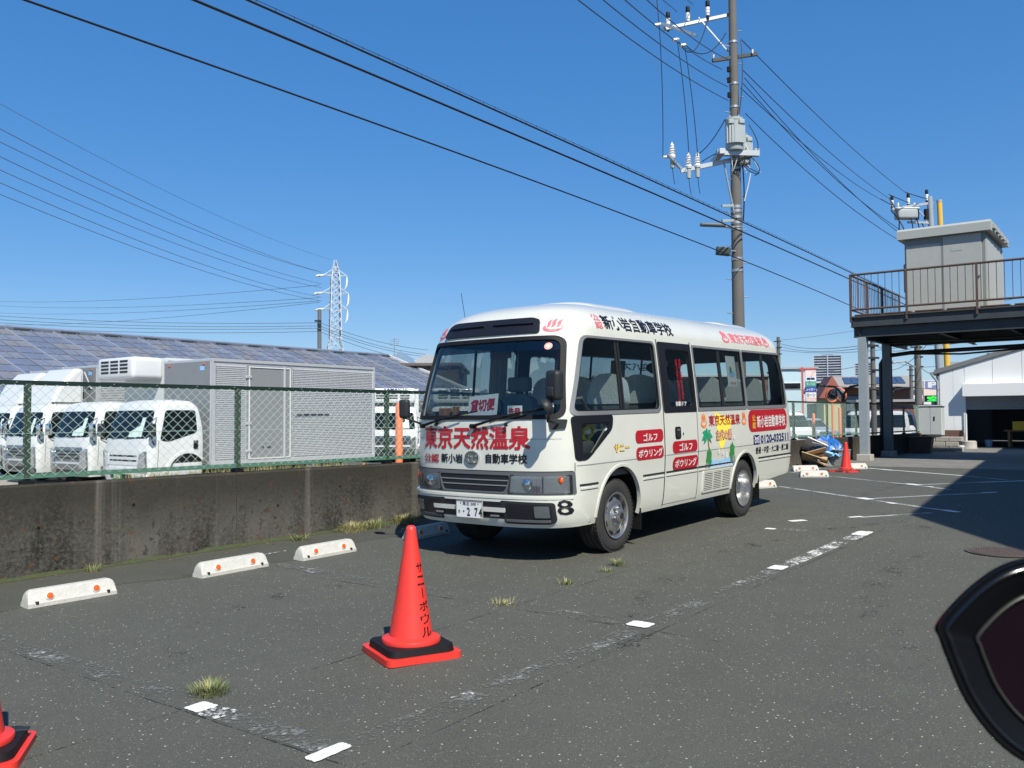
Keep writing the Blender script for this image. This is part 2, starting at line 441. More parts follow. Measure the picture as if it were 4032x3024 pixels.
def text_on(name, body, box, mp, off, mat, parent, bold=.012, shear=0, slope=0):
    """lettering fitted into box (u0, v0, u1, v1) on a surface map; heavier strokes come from stacked, slightly shifted layers"""
    vs, fs = text2d(body, min(bold, .004))
    if not vs: return None
    x0 = min(p[0] for p in vs); x1 = max(p[0] for p in vs); y0 = min(p[1] for p in vs); y1 = max(p[1] for p in vs)
    d = max(0, bold - .004) * 1.1
    sh = [(0, 0)] if d < .004 else [(d * math.cos(t), d * math.sin(t)) for t in np.linspace(0, 2 * math.pi, 7)[:-1]]
    x0 -= d; x1 += d; y0 -= d; y1 += d
    u0, v0, u1, v1 = box
    m = MB()
    for k, (sx, sy) in enumerate(sh):
        out = []
        for x, y in vs:
            a = (x + sx - x0) / (x1 - x0); b = (y + sy - y0) / max(y1 - y0, 1e-6)
            u = u0 + (u1 - u0) * a + shear * (b - .5); v = v0 + (v1 - v0) * b + slope * (a - .5)
            out.append(mp(u, v, off + k * .00025))
        m.add(out, fs)
    return m.build(name, mat, parent)
# ================================================================ setting
def sheet(name, pts, mat, parent=None, thick=0):
    m = MB(); n = len(pts); m.add(pts, [tuple(range(n))]); o = m.build(name, mat, parent); return o
g = sheet('ground', [(-3000, -400, YARD - .06), (3000, -400, YARD - .06), (3000, 5000, YARD - .06), (-3000, 5000, YARD - .06)], street_asphalt)
tag(g, kind='structure')
# fence line, in lot coordinates
FA, FB = lot(-3.09, 2.87), lot(1.78, 2.62)
FD = (FB - FA); FD.z = 0; FD.normalize()
FN = Vector((-FD.y, FD.x, 0))
F0 = Vector((FA.x, FA.y, 0))
FANG = math.atan2(FD.y, FD.x)
def fence_y(x): return 2.87 - (x + 3.09) * .25 / 4.87
# parking lot: sloping sheet on the near side of the wall
m = MB(); xs = [-30, -20, -12, -9, -6, -3, 0, 3, 5, 7, 7.5, 8, 8.5, 9, 9.5, 10, 10.5, 11, 13, 16, 20, 26, 34]
vs = []; fs = []
for i, x in enumerate(xs):
    for y in (-40, -20, -8, -4, 0, fence_y(x) + .05): vs.append(lot(x, y))
for i in range(len(xs) - 1):
    for j in range(5): fs.append((i * 6 + j, (i + 1) * 6 + j, (i + 1) * 6 + j + 1, i * 6 + j + 1))
m.add(vs, fs); lot_o = m.build('parking_lot', asphalt, smooth=60); tag(lot_o, kind='structure')
yd = sheet('yard', [lot(-14, fence_y(-14) + .1, YARD), lot(60, fence_y(60) + .1, YARD), lot(60, 40, YARD), lot(-14, 40, YARD)], yard_mat); tag(yd, kind='structure')
yd2 = sheet('street', [lot(9.5, fence_y(9.5) + .12, YARD + .004), lot(60, fence_y(60) + .12, YARD + .004), lot(60, 30, YARD + .004), lot(11.5, 30, YARD + .004)], street_asphalt); tag(yd2, kind='structure')
ap = sheet('concrete_apron', [lot(x, y, gzl(x) + .004) for x, y in ((15.2, 1.9), (16.2, -14), (34, -14), (34, 1.0))], apron_mat); tag(ap, kind='structure')
m = MB(); vs = []; n = 90
for i in range(n + 1):
    x = -9 + 22 * i / n; e = 1.70 + .16 * math.sin(x * 1.7) + .09 * math.sin(x * 4.3 + 1) + random.uniform(-.02, .02)
    vs += [lot(x, e, gzl(x) + .0022), lot(x, fence_y(x) - .01, gzl(x) + .0022)]
m.add(vs, [(2 * i, 2 * i + 2, 2 * i + 3, 2 * i + 1) for i in range(n)]); m.build('asphalt_strip', smooth_asphalt, lot_o)
# painted stall lines (children of the lot): lot coordinates, width, wear
def line(a, b, w, mat, n=8, name='painted_line', dz=.004):
    a = Vector(a); b = Vector(b); d = (b - a).normalized(); s = Vector((-d.y, d.x)) * w / 2
    m = MB(); vs = []
    for i in range(n + 1):
        p = a + (b - a) * i / n
        for q in (p - s, p + s):
            e = random.uniform(-.006, .006)
            vs.append(lot(q.x + e, q.y + e, gzl(q.x) + dz))
    m.add(vs, [(2 * i, 2 * i + 2, 2 * i + 3, 2 * i + 1) for i in range(n)])
    o = m.build(name, mat, lot_o); return o
for a, b_ in (((-4.02, -2.55), (-4.0, 1.3)), ((-1.34, -2.6), (-1.2, 1.5)), ((1.18, -2.62), (-1.3, -2.6)), ((-1.34, -2.6), (-4.06, -2.54)), ((3.62, -2.66), (1.18, -2.62))): line(a, b_, .15, ghost_paint, dz=.0032)
line((-4.02, -2.55), (-4.0, 1.3), .14, paint_worn)
line((-1.34, -2.6), (-1.2, 1.5), .14, paint_worn)
line((1.16, -2.6), (1.16, -1.1), .13, paint_worn)
line((3.51, -2.6), (3.44, -1.1), .09, paint_worn)
line((3.62, -2.66), (1.18, -2.62), .15, paint_mid)
line((1.18, -2.62), (-1.3, -2.6), .15, paint_worn)
line((-1.34, -2.6), (-4.06, -2.54), .15, paint_worn)
line((4.21, -1.68), (4.95, -2.25), .10, paint_worn); line((4.95, -2.25), (5.85, -2.9), .09, thin_line)
line((8.48, .12), (7.1, -1.73), .09, thin_line); line((7.1, -1.73), (6.1, -3.1), .09, thin_line)
line((7.1, -1.73), (8.96, -3.12), .09, thin_line)
line((12.2, 1.26), (9.9, -1.74), .09, thin_line); line((9.9, -1.74), (9.2, -2.5), .09, thin_line)
line((9.97, -1.87), (11.1, -2.6), .08, thin_line); line((11.1, -2.6), (11.95, -3.2), .09, paint_solid)
line((14.5, .23), (12.86, -2.02), .09, paint_solid); line((12.86, -2.02), (12.0, -2.9), .08, thin_line)
line((13.6, 1.4), (14.5, .23), .10, paint_mid)
def blotch(c, a, b, ang, mat, name='painted_corner_mark', dz=.007):
    m = MB(); vs = []
    NB = 44
    for i in range(NB):
        t = 2 * math.pi * i / NB; k = min(1 / max(abs(math.cos(t)), abs(math.sin(t))), 1.28) * .84 + random.uniform(-.05, .05)
        px, py = a * k * math.cos(t), b * k * math.sin(t)
        x = c[0] + px * math.cos(ang) - py * math.sin(ang); y = c[1] + px * math.sin(ang) + py * math.cos(ang)
        vs.append(lot(x, y, gzl(x) + dz))
    m.add(vs, [tuple(range(NB))]); return m.build(name, mat, lot_o)
blotch((-1.34, -2.57), .085, .10, 0, paint_solid)
blotch((-4.03, -1.53), .075, .075, 0, paint_solid); blotch((-4.03, -1.67), .085, .09, .1, paint_mid)
blotch((-4.06, -2.52), .13, .05, .0, paint_solid)
blotch((-1.34, -1.43), .06, .07, 0, paint_mid)
blotch((1.13, -2.61), .12, .085, 0, paint_solid)
blotch((3.58, -2.66), .20, .10, 0, paint_solid)
blotch((3.42, -1.67), .06, .07, 0, paint_solid)
blotch((4.25, -1.70), .14, .07, -.6, paint_solid); blotch((4.95, -2.2), .12, .05, -.6, paint_solid)
blotch((7.12, -1.72), .16, .09, .9, paint_solid); blotch((6.7, -2.2), .1, .05, .9, paint_solid)
blotch((9.95, -1.75), .2, .1, .9, paint_solid); blotch((9.6, -2.1), .08, .05, .9, paint_solid)
blotch((14.0, -.33), .2, .08, .9, paint_solid); blotch((6.13, -3.08), .16, .06, .9, paint_solid); blotch((8.95, -3.1), .16, .05, -.6, paint_solid)
blotch((1.0, 1.95), .14, .03, 0, paint_mid); blotch((-.75, 2.05), .16, .025, .0, paint_mid)
def smudge(c, r, a0, a1, w):
    m = MB(); vs = []; n = 40
    for i in range(n + 1):
        a = R(a0 + (a1 - a0) * i / n)
        for rr in (r - w / 2, r + w / 2): x, y = c[0] + rr * math.cos(a), c[1] + rr * math.sin(a); vs.append(lot(x, y, gzl(x) + .0028))
    m.add(vs, [(2 * i, 2 * i + 2, 2 * i + 3, 2 * i + 1) for i in range(n)]); m.build('tyre_mark', tyre_smudge, lot_o)
for c_, r_, a0, a1, w_ in (((-2.2, -1.2), 1.5, 60, 170, .2), ((-2.2, -1.2), 2.9, 75, 160, .2), ((1.5, -8.5), 5.0, 60, 125, .22), ((1.5, -8.5), 6.6, 62, 122, .22), ((9, -9), 7.5, 70, 130, .24)): smudge(c_, r_, a0, a1, w_)
# dark paving joints in the near lot
for a, b in (((-9, -1.44), (12, -1.62)), ((-9, -2.72), (7, -2.78)), ((-4.12, -6), (-4.1, 2.4)), ((-1.44, -3.2), (-1.4, 1.6))):
    line(a, b, .007, joint_mat, n=60, name='paving_joint', dz=.0022)
# ---- retaining wall
w = thing('retaining_wall', 'long stained grey concrete retaining wall below the green chain link fence', 'wall', F0, FANG)
m = MB(); sa = -6.0
T = .16
def wseg(x0, x1, ztop):
    m = MB(); nx = max(2, int((x1 - x0) / .25)); vs = []; fs = []
    for i in range(nx + 1):
        x = x0 + (x1 - x0) * i / nx
        for y, z in ((0, -.7), (0, ztop - .02), (.02, ztop), (T - .02, ztop), (T, ztop - .02), (T, -.7)):
            vs.append((x, y + (random.uniform(-.003, .003) if 0 < i < nx else 0), z + (random.uniform(-.004, .004) if 0 < i < nx and z > 0 else 0)))
    for i in range(nx):
        for j in range(5): fs.append((i * 6 + j, (i + 1) * 6 + j, (i + 1) * 6 + j + 1, i * 6 + j + 1))
    fs += [tuple(range(5, -1, -1)), tuple(nx * 6 + j for j in range(6))]
    m.add(vs, fs); return m.build('wall_section', wall_mat, w)
for x0, x1 in ((-6, 2.36), (2.366, 10.7), (10.706, 19), (19.006, 31)): 
    o = wseg(x0, x1, .775)
m = MB()
for x in (-2.2, -1.1, .3, 1.2, 2.9, 3.8):
    z = random.uniform(.35, .55); m.cyl((x, -.002, z), (x, .02, z), .016, n=10)
m.build('tie_hole', black_rubber, w)
# moss along the wall foot
def tufts(name, pts, h, mat, parent=None, blades=26, spread=.06, lean=.5):
    m = MB()
    for p in pts:
        p = Vector(p)
        for i in range(blades):
            a = random.uniform(0, 2 * math.pi); r = random.uniform(0, spread); b = p + Vector((r * math.cos(a), r * math.sin(a), 0))
            a2 = a + random.uniform(-.8, .8); L = h * random.uniform(.45, 1.1); ln = random.uniform(.2, 1) * lean * L
            wd = random.uniform(.001, .0022) * (1 + h * 4)
            t = b + Vector((ln * math.cos(a2), ln * math.sin(a2), L)); md = b + Vector((ln * .35 * math.cos(a2), ln * .35 * math.sin(a2), L * .62))
            s = Vector((-math.sin(a2), math.cos(a2), 0)) * wd
            m.add([b - s, b + s, md + s * .9, md - s * .9, t], [(0, 1, 2, 3), (3, 2, 4)])
    return m.build(name, mat, parent)
grass_mat = pm('weed_green', (.12, .16, .05), .6, var=.5, scale=30)
dry_grass = pm('dry_weed', (.34, .31, .13), .7, var=.4, scale=30)
moss_mat = pm('moss', (.05, .062, .022), .95, var=.5, scale=30, bump=.6, bscale=120)
m = MB(); vs = []; fs = []; n = 160
for i in range(n + 1):
    x = -5 + 16 * i / n; p = F0 + FD * x; z = gzl(unlot(p).x)
    wd = .02 + .03 * abs(math.sin(i * .37)) * random.random()
    vs += [p + Vector((0, 0, z + .03 * random.random() + .012)) - FN * .001, p - FN * (wd + .012) + Vector((0, 0, z + .0045))]
for i in range(n): fs.append((2 * i, 2 * i + 1, 2 * i + 3, 2 * i + 2))
m.add(vs, fs); mo = m.build('moss_strip', moss_mat); tag(mo, 'thin dark green moss line along the foot of the concrete wall', 'moss', kind='stuff')
def weed(lx, ly, h, label, mat=grass_mat, blades=60, spread=.07, lean=.6, z=None):
    h *= .8; blades = int(blades * 1.8); lean = 1.3
    p = lot(lx, ly, z); t = thing('weed', label, 'weed', p, group='weeds growing in the lot')
    tufts('leaves', [(0, 0, -.01)], h, mat, t, blades, spread, lean)
    tufts('dry_stems', [(0, 0, -.01)], h * 1.15, dry_grass, t, blades // 3, spread * .8, lean)
    return t
weed(-3.87, -1.36, .085, 'low green weed clump beside the white paint mark at lower left', blades=140, spread=.11)
weed(-.47, -1.40, .07, 'small weed on the paving joint, nearest the cone of the two by the bus front', blades=40)
weed(.17, -1.40, .06, 'tiny weed on the paving joint beside the taller weed below the front wheel', blades=30)
weed(.48, -1.34, .10, 'taller weed on the paving joint just below the bus front wheel', blades=50)
weed(-1.36, -1.43, .07, 'sparse weed sprouting from the worn white paint right of the cone', dry_grass, blades=40, spread=.12)
weed(-2.35, 2.70, .10, 'small fern-like weed at the wall foot behind the leftmost wheel stop', blades=40)
weed(-.05, 2.5, .10, 'low yellow-green weed at the wall foot left of the bus', blades=70, spread=.12)
weed(.75, 2.52, .16, 'grass clump at the wall foot behind the cone tip', dry_grass, blades=150, spread=.2)
weed(1.1, 2.50, .15, 'grass clump at the wall foot, middle one beside the bus front', blades=120, spread=.2)
weed(1.62, 2.50, .17, 'grass clump at the wall foot closest to the bus bumper', dry_grass, blades=160, spread=.2)
m = MB(); leaf_m = pm('dead_leaf', (.17, .11, .055), .85, var=.5, scale=40)
for i in range(230):
    x = random.uniform(-5, 3.2); p = F0 + FD * x - FN * abs(random.gauss(0, .16)) ; p -= FN * .03; p.z = gzl(unlot(p).x) + .007; a = random.uniform(0, 6.28); l_ = random.uniform(.008, .022)
    d_ = Vector((math.cos(a), math.sin(a), random.uniform(-.1, .3))) * l_; e_ = Vector((-math.sin(a), math.cos(a), random.uniform(-.2, .2))) * l_ * .5
    m.add([p - d_, p + e_, p + d_, p - e_], [(0, 1, 2, 3)])
tag(m.build('leaf_litter', leaf_m), 'dead leaves and grit scattered along the wall foot', 'leaf litter', kind='stuff')
ct = tufts('ground_cover', [F0 + FD * (1.2 + 2.9 * random.random()) + FN * (.25 + .25 * random.random()) + Vector((0, 0, .62)) for i in range(70)], .2, dry_grass, None, 40, .15, .8)
tag(ct, 'straggly yellow weeds growing on the truck side of the wall top', 'weeds', kind='stuff')
# ---- chain link fence
fz0, fz1 = .83, 1.705
fe = thing('chain_link_fence', 'green chain link fence with dark top rail on the concrete wall', 'fence', F0 + FN * .08, FANG)
x_posts = []; x = unlot(F0).x
def f_at(lx): return (lot(lx, fence_y(lx)) - F0).dot(FD)
p0 = f_at(-2.873); step = f_at(-.672) - p0
posts = [p0 + step * k for k in range(-1, 15)]
for px in posts:
    m = MB(); m.bar((px, 0, .76), (px, 0, 1.70), .05, .05, up=(0, 1, 0)); m.bar((px - .028, -.028, .80), (px - .028, -.028, 1.68), .008, .02, up=(0, 1, 0)); m.build('post', green_paint, fe)
m = MB()
for a, b in zip(posts[:-1], posts[1:]):
    m.bar((a + .002, -.0, fz1), (b - .002, -.0, fz1), .045, .042)
m.build('top_rail', green_dark, fe)
m = MB(); m.bar((posts[0], -.035, fz0), (posts[-1], -.035, fz0), .03, .006); m.bar((posts[0], -.022, fz0 + .02), (posts[-1], -.022, fz0 + .02), .005, .04); m.build('bottom_rail', pm('light_green_rail', (.08, .19, .135), .5, var=.3, scale=20, dirt=.3, dirtcol=(.10, .06, .03)), fe)
m = MB(); m.cyl((posts[0], -.03, 1.24), (posts[-1], -.03, 1.24), .0025, n=4)
m.build('tension_wire', wire_mat, fe)
# mesh: zigzag wires forming diamonds, flattened bends
cw, chh = .076, .076
def mesh_part(x0, x1, rad, cell):
    m = MB(); zs = []
    H = fz1 - fz0 - .03; nz = max(2, int(round(H / .092)) * 2); dz = H / nz
    x = x0; k = 0
    while x < x1:
        # a wire runs down in a zigzag: one column of diamonds
        pts = []
        for j in range(nz + 1):
            sgn = 1 if ((j + k) % 2 == 0) else -1
            pts.append((x + sgn * cell * .5, -.03 + .004 * (1 if (j + k) % 2 else -1), fz0 + .015 + j * dz))
        for a, b in zip(pts[:-1], pts[1:]): m.cyl(a, b, rad, n=3, cap=False)
        x += cell; k += 1
    return m
for i, (a, b) in enumerate(zip(posts[:-1], posts[1:])):
    o = mesh_part(a + .02, b - .02, 0.0025 if i < 4 else .0028, .051).build('wire_mesh', wire_mat, fe); tag(o, kind='stuff')
m = MB()
for px in posts:
    m.box((px, 0, .785), (.10, .10, .05))
    m.build('post_foot', black_rubber, fe); m = MB()
# bolts on the top rail
m = MB(); x = posts[0] + .3
while x < posts[6]:
    MB().cyl((x, -.030, fz1 + .004), (x, -.022, fz1 + .004), .007, n=6).build('rail_bolt', steel, fe); x += .45
# ================================================================ the bus
bus = thing('minibus', 'white minibus with red Japanese lettering parked in the middle of the lot', 'bus', (LX, LY, -SLOPE * 1.1435))
bus.rotation_euler = (0, -SLOPE, YAW)
_wz = [.33, .40, .50, .62, .74, .80, .92, 1.10, 1.40, 1.70, 2.00, 2.17]
_ww = [.945, .968, .985, .996, 1.004, 1.006, 1.014, 1.012, 1.002, .976, .944, .925]
_xz = [.33, .42, .52, .64, .86, 1.05, 1.37, 1.75, 2.16, 2.27, 2.36, 2.44, 2.50, 2.545, 2.575, 2.60]
_xx = [.085, .04, .022, .020, .030, .032, .042, .135, .262, .315, .385, .50, .66, .90, 1.2, 1.9]
_rz = [.33, .6, .9, 1.4, 2.1, 2.3, 2.45, 2.55, 2.60]
_rx = [6.13, 6.19, 6.20, 6.16, 5.99, 5.92, 5.80, 5.6, 5.2]
RT0, RTB, RTN = 2.17, .43, 2.35
def _w(z):
    if z <= RT0: return float(np.interp(z, _wz, _ww))
    t = min(1, (z - RT0) / RTB); return .925 * max(0, 1 - t ** RTN) ** (1 / RTN)
def _x0(z): return float(np.interp(z, _xz, _xx))
def _x1(z): return float(np.interp(z, _rz, _rx))
PA, PN, QA, QN = .60, 3.0, .22, 2.6
def P(x, z):                               # half width of the body at x, z
    w = _w(z); x0 = _x0(z); x1 = _x1(z)
    if x < x0 + PA:
        t = min(1, max(0, (x0 + PA - x) / PA)); return w * max(0, 1 - t ** PN) ** (1 / PN)
    if x > x1 - QA:
        t = min(1, max(0, (x - x1 + QA) / QA)); return w * max(0, 1 - t ** QN) ** (1 / QN)
    return w
def X(y, z):
    w = _w(z); t = min(.9995, abs(y) / w); return _x0(z) + PA * (1 - (1 - t ** PN) ** (1 / PN))
def side(u, v, off, sg=-1):
    e = .004; p = P(u, v); px = (P(u + e, v) - P(u - e, v)) / (2 * e); pz = (P(u, v + e) - P(u, v - e)) / (2 * e)
    n = Vector((-px, 1, -pz)).normalized() * off
    return Vector((u + n.x, sg * (p + n.y), v + n.z))
def far(u, v, off): return side(u, v, off, 1)
def front(u, v, off):
    e = .004; y = -u; x = X(y, v); xy = (X(y + e, v) - X(y - e, v)) / (2 * e); xz = (X(y, v + e) - X(y, v - e)) / (2 * e)
    n = Vector((-1, xy, xz)).normalized() * off
    return Vector((x + n.x, y + n.y, v + n.z))
# --- shell
def bus_shell():
    zl = list(np.linspace(.34, 2.17, 44)) + [RT0 + RTB * math.sin(t) ** (2 / RTN) for t in np.linspace(.12, 1.50, 15)]
    rings = []
    for z in zl:
        w = _w(z); x0 = _x0(z); x1 = _x1(z); near = []
        for i in range(17):
            th = (math.pi / 2) * i / 16; near.append((x0 + PA * (1 - math.cos(th) ** (2 / PN)), w * math.sin(th) ** (2 / PN)))
        a, b = x0 + PA, x1 - QA
        for i in range(1, 50): near.append((a + (b - a) * i / 50, w))
        for i in range(11):
            th = (math.pi / 2) * i / 10; near.append((x1 - QA * (1 - math.sin(th) ** (2 / QN)), w * math.cos(th) ** (2 / QN)))
        ring = [(x, -y, z) for x, y in near] + [(x, y, z) for x, y in reversed(near[1:-1])]
        rings.append(ring)
    n = len(rings[0]); nn = 17 + 49 + 11
    m = MB(); fs = []
    for r in rings: m.v += r
    for j in range(len(rings) - 1):
        for i in range(n): fs.append((j * n + i, j * n + (i + 1) % n, (j + 1) * n + (i + 1) % n, (j + 1) * n + i))
    t = (len(rings) - 1) * n
    fs.append((t, t + 1, t + n - 1))
    for i in range(1, nn - 2): fs.append((t + i, t + i + 1, t + n - i - 1, t + n - i))
    fs.append((t + nn - 2, t + nn - 1, t + n - nn + 2))
    m.f = fs; m.mi = [0] * len(fs)
    me = bpy.data.meshes.new('body'); me.from_pydata(m.v, [], m.f); fix_normals(me)
    return me
me = bus_shell(); me.materials.append(white_paint); me.materials.append(interior_mat)
body = place('body', me)
so = body.modifiers.new('s', 'SOLIDIFY'); so.thickness = .035; so.offset = -1; so.material_offset = 1; so.material_offset_rim = 0
MXZ = Matrix(((1, 0, 0, 0), (0, 0, 1, -1.6), (0, 1, 0, 0), (0, 0, 0, 1)))          # (x, z) polygon through y
MYZ = Matrix(((0, 0, 1, -.6), (-1, 0, 0, 0), (0, 1, 0, 0), (0, 0, 0, 1)))          # (-y, z) polygon along +x
W1 = rpoly([(.355, 1.43), (2.012, 1.43), (2.012, 2.148), (.625, 2.148)], .07)
W1o = rpoly([(.30, 1.392), (2.045, 1.392), (2.045, 2.172), (.585, 2.172)], .09)
DW = rrect(2.265, 1.445, 2.87, 2.10, .05); DWo = rrect(2.105, 1.385, 2.925, 2.175, .03)
W2 = rrect(2.99, 1.43, 4.398, 2.145, .025); W2o = rrect(2.955, 1.39, 4.424, 2.172, .02)
W3 = rrect(4.455, 1.43, 5.85, 2.145, .03); W3o = rrect(4.426, 1.39, 5.89, 2.172, .05)
Q = rpoly([(.43, 1.015), (.60, 1.02), (.905, 1.27), (.925, 1.315), (.435, 1.315)], .02); Qo = rpoly([(.345, .965), (.50, .968), (.98, 1.25), (1.005, 1.389), (.315, 1.389)], .05)
WS = rpoly([(-.885, 1.405), (.885, 1.405), (.79, 2.125), (-.79, 2.125)], .08); WSo = rpoly([(-.925, 1.365), (.925, 1.365), (.828, 2.163), (-.828, 2.163)], .10)
def cut(obj, prisms):
    c = MB()
    for poly, M, h in prisms: c.prism(poly, h, M)
    mc = bpy.data.meshes.new('cutter'); mc.from_pydata(c.v, [], c.f); fix_normals(mc)
    oc = bpy.data.objects.new('cutter', mc); COL.objects.link(oc)
    b = obj.modifiers.new('b', 'BOOLEAN'); b.object = oc; b.operation = 'DIFFERENCE'; b.solver = 'EXACT'
    return oc
FW, RW = 1.1435, 4.345
AR1 = [(FW - .43, .2)] + ell(FW, .40, .43, .465, 24, 180, 0) + [(FW + .43, .2)]
AR2 = [(RW - .41, .2)] + ell(RW, .40, .41, .43, 24, 180, 0) + [(RW + .41, .2)]
cs = [cut(body, [(p, MXZ, 3.2) for p in (W1, DW, W2, W3, Q, AR1, AR2)]),
      cut(body, [(WS, MYZ, 1.3), (rrect(-.72, 1.45, .72, 2.08, .1), Matrix.Translation((6.0, 0, 0)) @ MYZ, 1.6),
                 ([(4.76, .1), (6.6, .1), (6.6, .62), (6.12, .50), (5.9, .455), (4.76, .395)], MXZ, 3.2)])]
dg = bpy.context.evaluated_depsgraph_get()
nm = bpy.data.meshes.new_from_object(body.evaluated_get(dg))
body.modifiers.clear(); body.data = nm; bpy.data.meshes.remove(me)
for c in cs: bpy.data.objects.remove(c)
shade(nm, 32); nm.name = 'body'; body.parent = bus
# --- glazing, both flanks
def glaze(mp, outer, inner, mat, fmat, sash=(), near=True, name='side_window'):
    fr = patch(name, [outer, inner], mp, .007, .03, fmat, bus)
    x0 = min(p[0] for p in inner); x1 = max(p[0] for p in inner); z0 = min(p[1] for p in inner); z1 = max(p[1] for p in inner)
    patch('pane', [inner], mp, -.014, 0, mat, fr, grid=.12)
    for sx in sash: patch('sash', [rrect(sx - .011, z0, sx + .011, z1, .004)], mp, -.002, .022, dark_plastic, fr, grid=.2)
    g = patch('gasket', [[(x0 + (p[0] - x0) * 1.0, p[1]) for p in inner], [((p[0] - (x0 + x1) / 2) * (1 - .02 / (x1 - x0)) + (x0 + x1) / 2, (p[1] - (z0 + z1) / 2) * (1 - .025 / (z1 - z0)) + (z0 + z1) / 2) for p in inner]], mp, .003, .02, black_rubber, fr, grid=.2)
    return fr
f1 = glaze(side, W1o, W1, glass_side, alu, (1.20, 1.255))
fd = glaze(side, DWo, DW, glass_side, black_vinyl, (), name='door_window')
f2 = glaze(side, W2o, W2, glass_side, alu, (3.70, 3.74))
f3 = glaze(side, W3o, W3, glass_side, alu, (5.12, 5.16))
fq = glaze(side, Qo, Q, glass_side, black_vinyl, (), name='quarter_window')
for o_, i_, s_ in ((W1o, W1, (1.22,)), (DWo, DW, ()), (W2o, W2, (3.72,)), (W3o, W3, (5.14,)), (Qo, Q, ())):
    glaze(far, o_, i_, glass_side, black_vinyl, s_)
# black surround above W1 front corner
wsf = patch('windscreen', [WSo, WS], front, .010, .03, black_rubber, bus, grid=.05)
patch('pane', [WS], front, -.008, 0, glass_front, wsf, grid=.06)
patch('shade_band', [rrect(-.80, 2.03, .80, 2.12, .02)], front, -.011, 0, glass('shade_band_glass', (.10, .12, .14)), wsf)
# rear window
def rear(u, v, off): return Vector((_x1(v) + .004 + off, u, v))
rw = patch('rear_window', [rrect(-.77, 1.40, .77, 2.12, .1), rrect(-.72, 1.45, .72, 2.08, .08)], rear, .005, .02, black_rubber, bus)
patch('pane', [rrect(-.72, 1.45, .72, 2.08, .08)], rear, -.01, 0, glass_side, rw)
# --- body seams and mouldings
def strip(name, x0, z0, x1, z1, mat, mp=side, off=.003, thick=.004, parent=None, grid=.06):
    return patch(name, [[(x0, z0), (x1, z0), (x1, z1), (x0, z1)]], mp, off, thick, mat, parent or bus, grid=grid)
door = strip('door', 2.10, .385, 2.915, 1.378, white_paint, off=.004, thick=.006)
for x in (2.088, 2.921): strip('door_gap', x - .006, .37, x + .006, 2.20, black_rubber, off=.0045, thick=.002)
strip('panel_seam', .338, .36, .346, .95, grey_plastic, off=.002, thick=.002)
crease_shadow_grey = flat('crease_shadow_grey', (.30, .31, .32), .4)  # grey for strips drawn along the creases as their shadow line
for a, b in ((.36, 2.08), (2.93, 6.0)): strip('crease', a, .918, b, .927, crease_shadow_grey, off=.0022, thick=.002)
strip('crease', 2.11, .918, 2.91, .927, crease_shadow_grey, off=.006, thick=.003, parent=door)
for a, b in ((.40, .70), (1.60, 2.07), (2.94, 3.93), (4.78, 6.02)):
    strip('side_moulding', a, .728, b, .744, dark_plastic, off=.007, thick=.008)
    strip('side_moulding', a + .01, .692, b, .708, white_paint, off=.010, thick=.012)
strip('side_moulding', 2.12, .728, 2.90, .744, dark_plastic, off=.010, thick=.008, parent=door)
strip('side_moulding', 2.12, .692, 2.90, .708, white_paint, off=.013, thick=.012, parent=door)
hd = patch('door_handle', [rrect(2.34, 1.09, 2.475, 1.225, .03)], side, .012, .01, black_rubber, door)
patch('handle_recess', [rrect(2.365, 1.11, 2.45, 1.205, .02)], side, .0135, 0, dark_plastic, hd)
patch('handle_grip', [rrect(2.375, 1.175, 2.44, 1.20, .008)], side, .022, .01, grey_plastic, hd)
patch('keyhole', [ell(2.535, 1.142, .016, .016, 12)], side, .009, .006, chrome, door)
# arch lips
for cx, a, b in ((FW, .43, .465), (RW, .41, .43)):
    patch('arch_lip', [ell(cx, .40, a + .028, b + .028, 36, 180, 0) + ell(cx, .40, a, b, 36, 0, 180)], side, .008, .03, white_paint, bus, grid=.08)
# --- gas/air louvre
lv = patch('air_louvre', [rrect(3.075, .425, 3.875, .675, .02)], side, .003, .004, black_vinyl, bus)
patch('louvre_frame', [rrect(3.07, .42, 3.88, .68, .02), rrect(3.10, .445, 3.855, .66, .012)], side, .012, .012, white_paint, lv)
for x in (3.345, 3.60): strip('louvre_post', x - .014, .445, x + .014, .66, white_paint, off=.012, thick=.009, parent=lv)
for k in range(10): 
    z = .455 + k * .0212
    for a, b in ((3.105, 3.33), (3.36, 3.585), (3.615, 3.85)): strip('slat', a, z, b, z + .0105, white_paint, off=.014, thick=.012, parent=lv, grid=0)
# --- lettering, left flank
def pill(name, x0, z0, x1, z1, txt, tbox, mat=red_vinyl, r=.055, off=.004, parent=None):
    p = patch(name, [rrect(x0, z0, x1, z1, r)], side, off, 0, mat, parent or bus)
    text_on('lettering', txt, tbox, side, off + .0025, white_vinyl, p, bold=.02)
    return p
pill('red_panel', 1.44, 1.078, 2.055, 1.214, 'ゴルフ', (1.60, 1.095, 1.91, 1.178))
pill('red_panel', 1.445, .902, 2.055, 1.037, 'ボウリング', (1.49, .925, 2.02, 1.012))
pill('red_panel', 2.265, .93, 2.89, 1.064, 'ゴルフ', (2.42, .95, 2.75, 1.04), off=.0085, parent=door)
pill('red_panel', 2.265, .748, 2.89, .888, 'ボウリング', (2.305, .77, 2.845, .86), off=.0155, parent=door)
p_ = text_on('lettering', 'サニー', (1.0, 1.004, 1.31, 1.094), side, .003, brown_vinyl, bus, bold=.05)
text_on('lettering', 'サニー', (1.008, 1.012, 1.302, 1.087), side, .005, yellow_vinyl, bus, bold=.02)
rp = pill('red_panel', 4.46, 1.088, 5.86, 1.378, '新小岩自動車学校', (4.74, 1.135, 5.79, 1.30), r=.11)
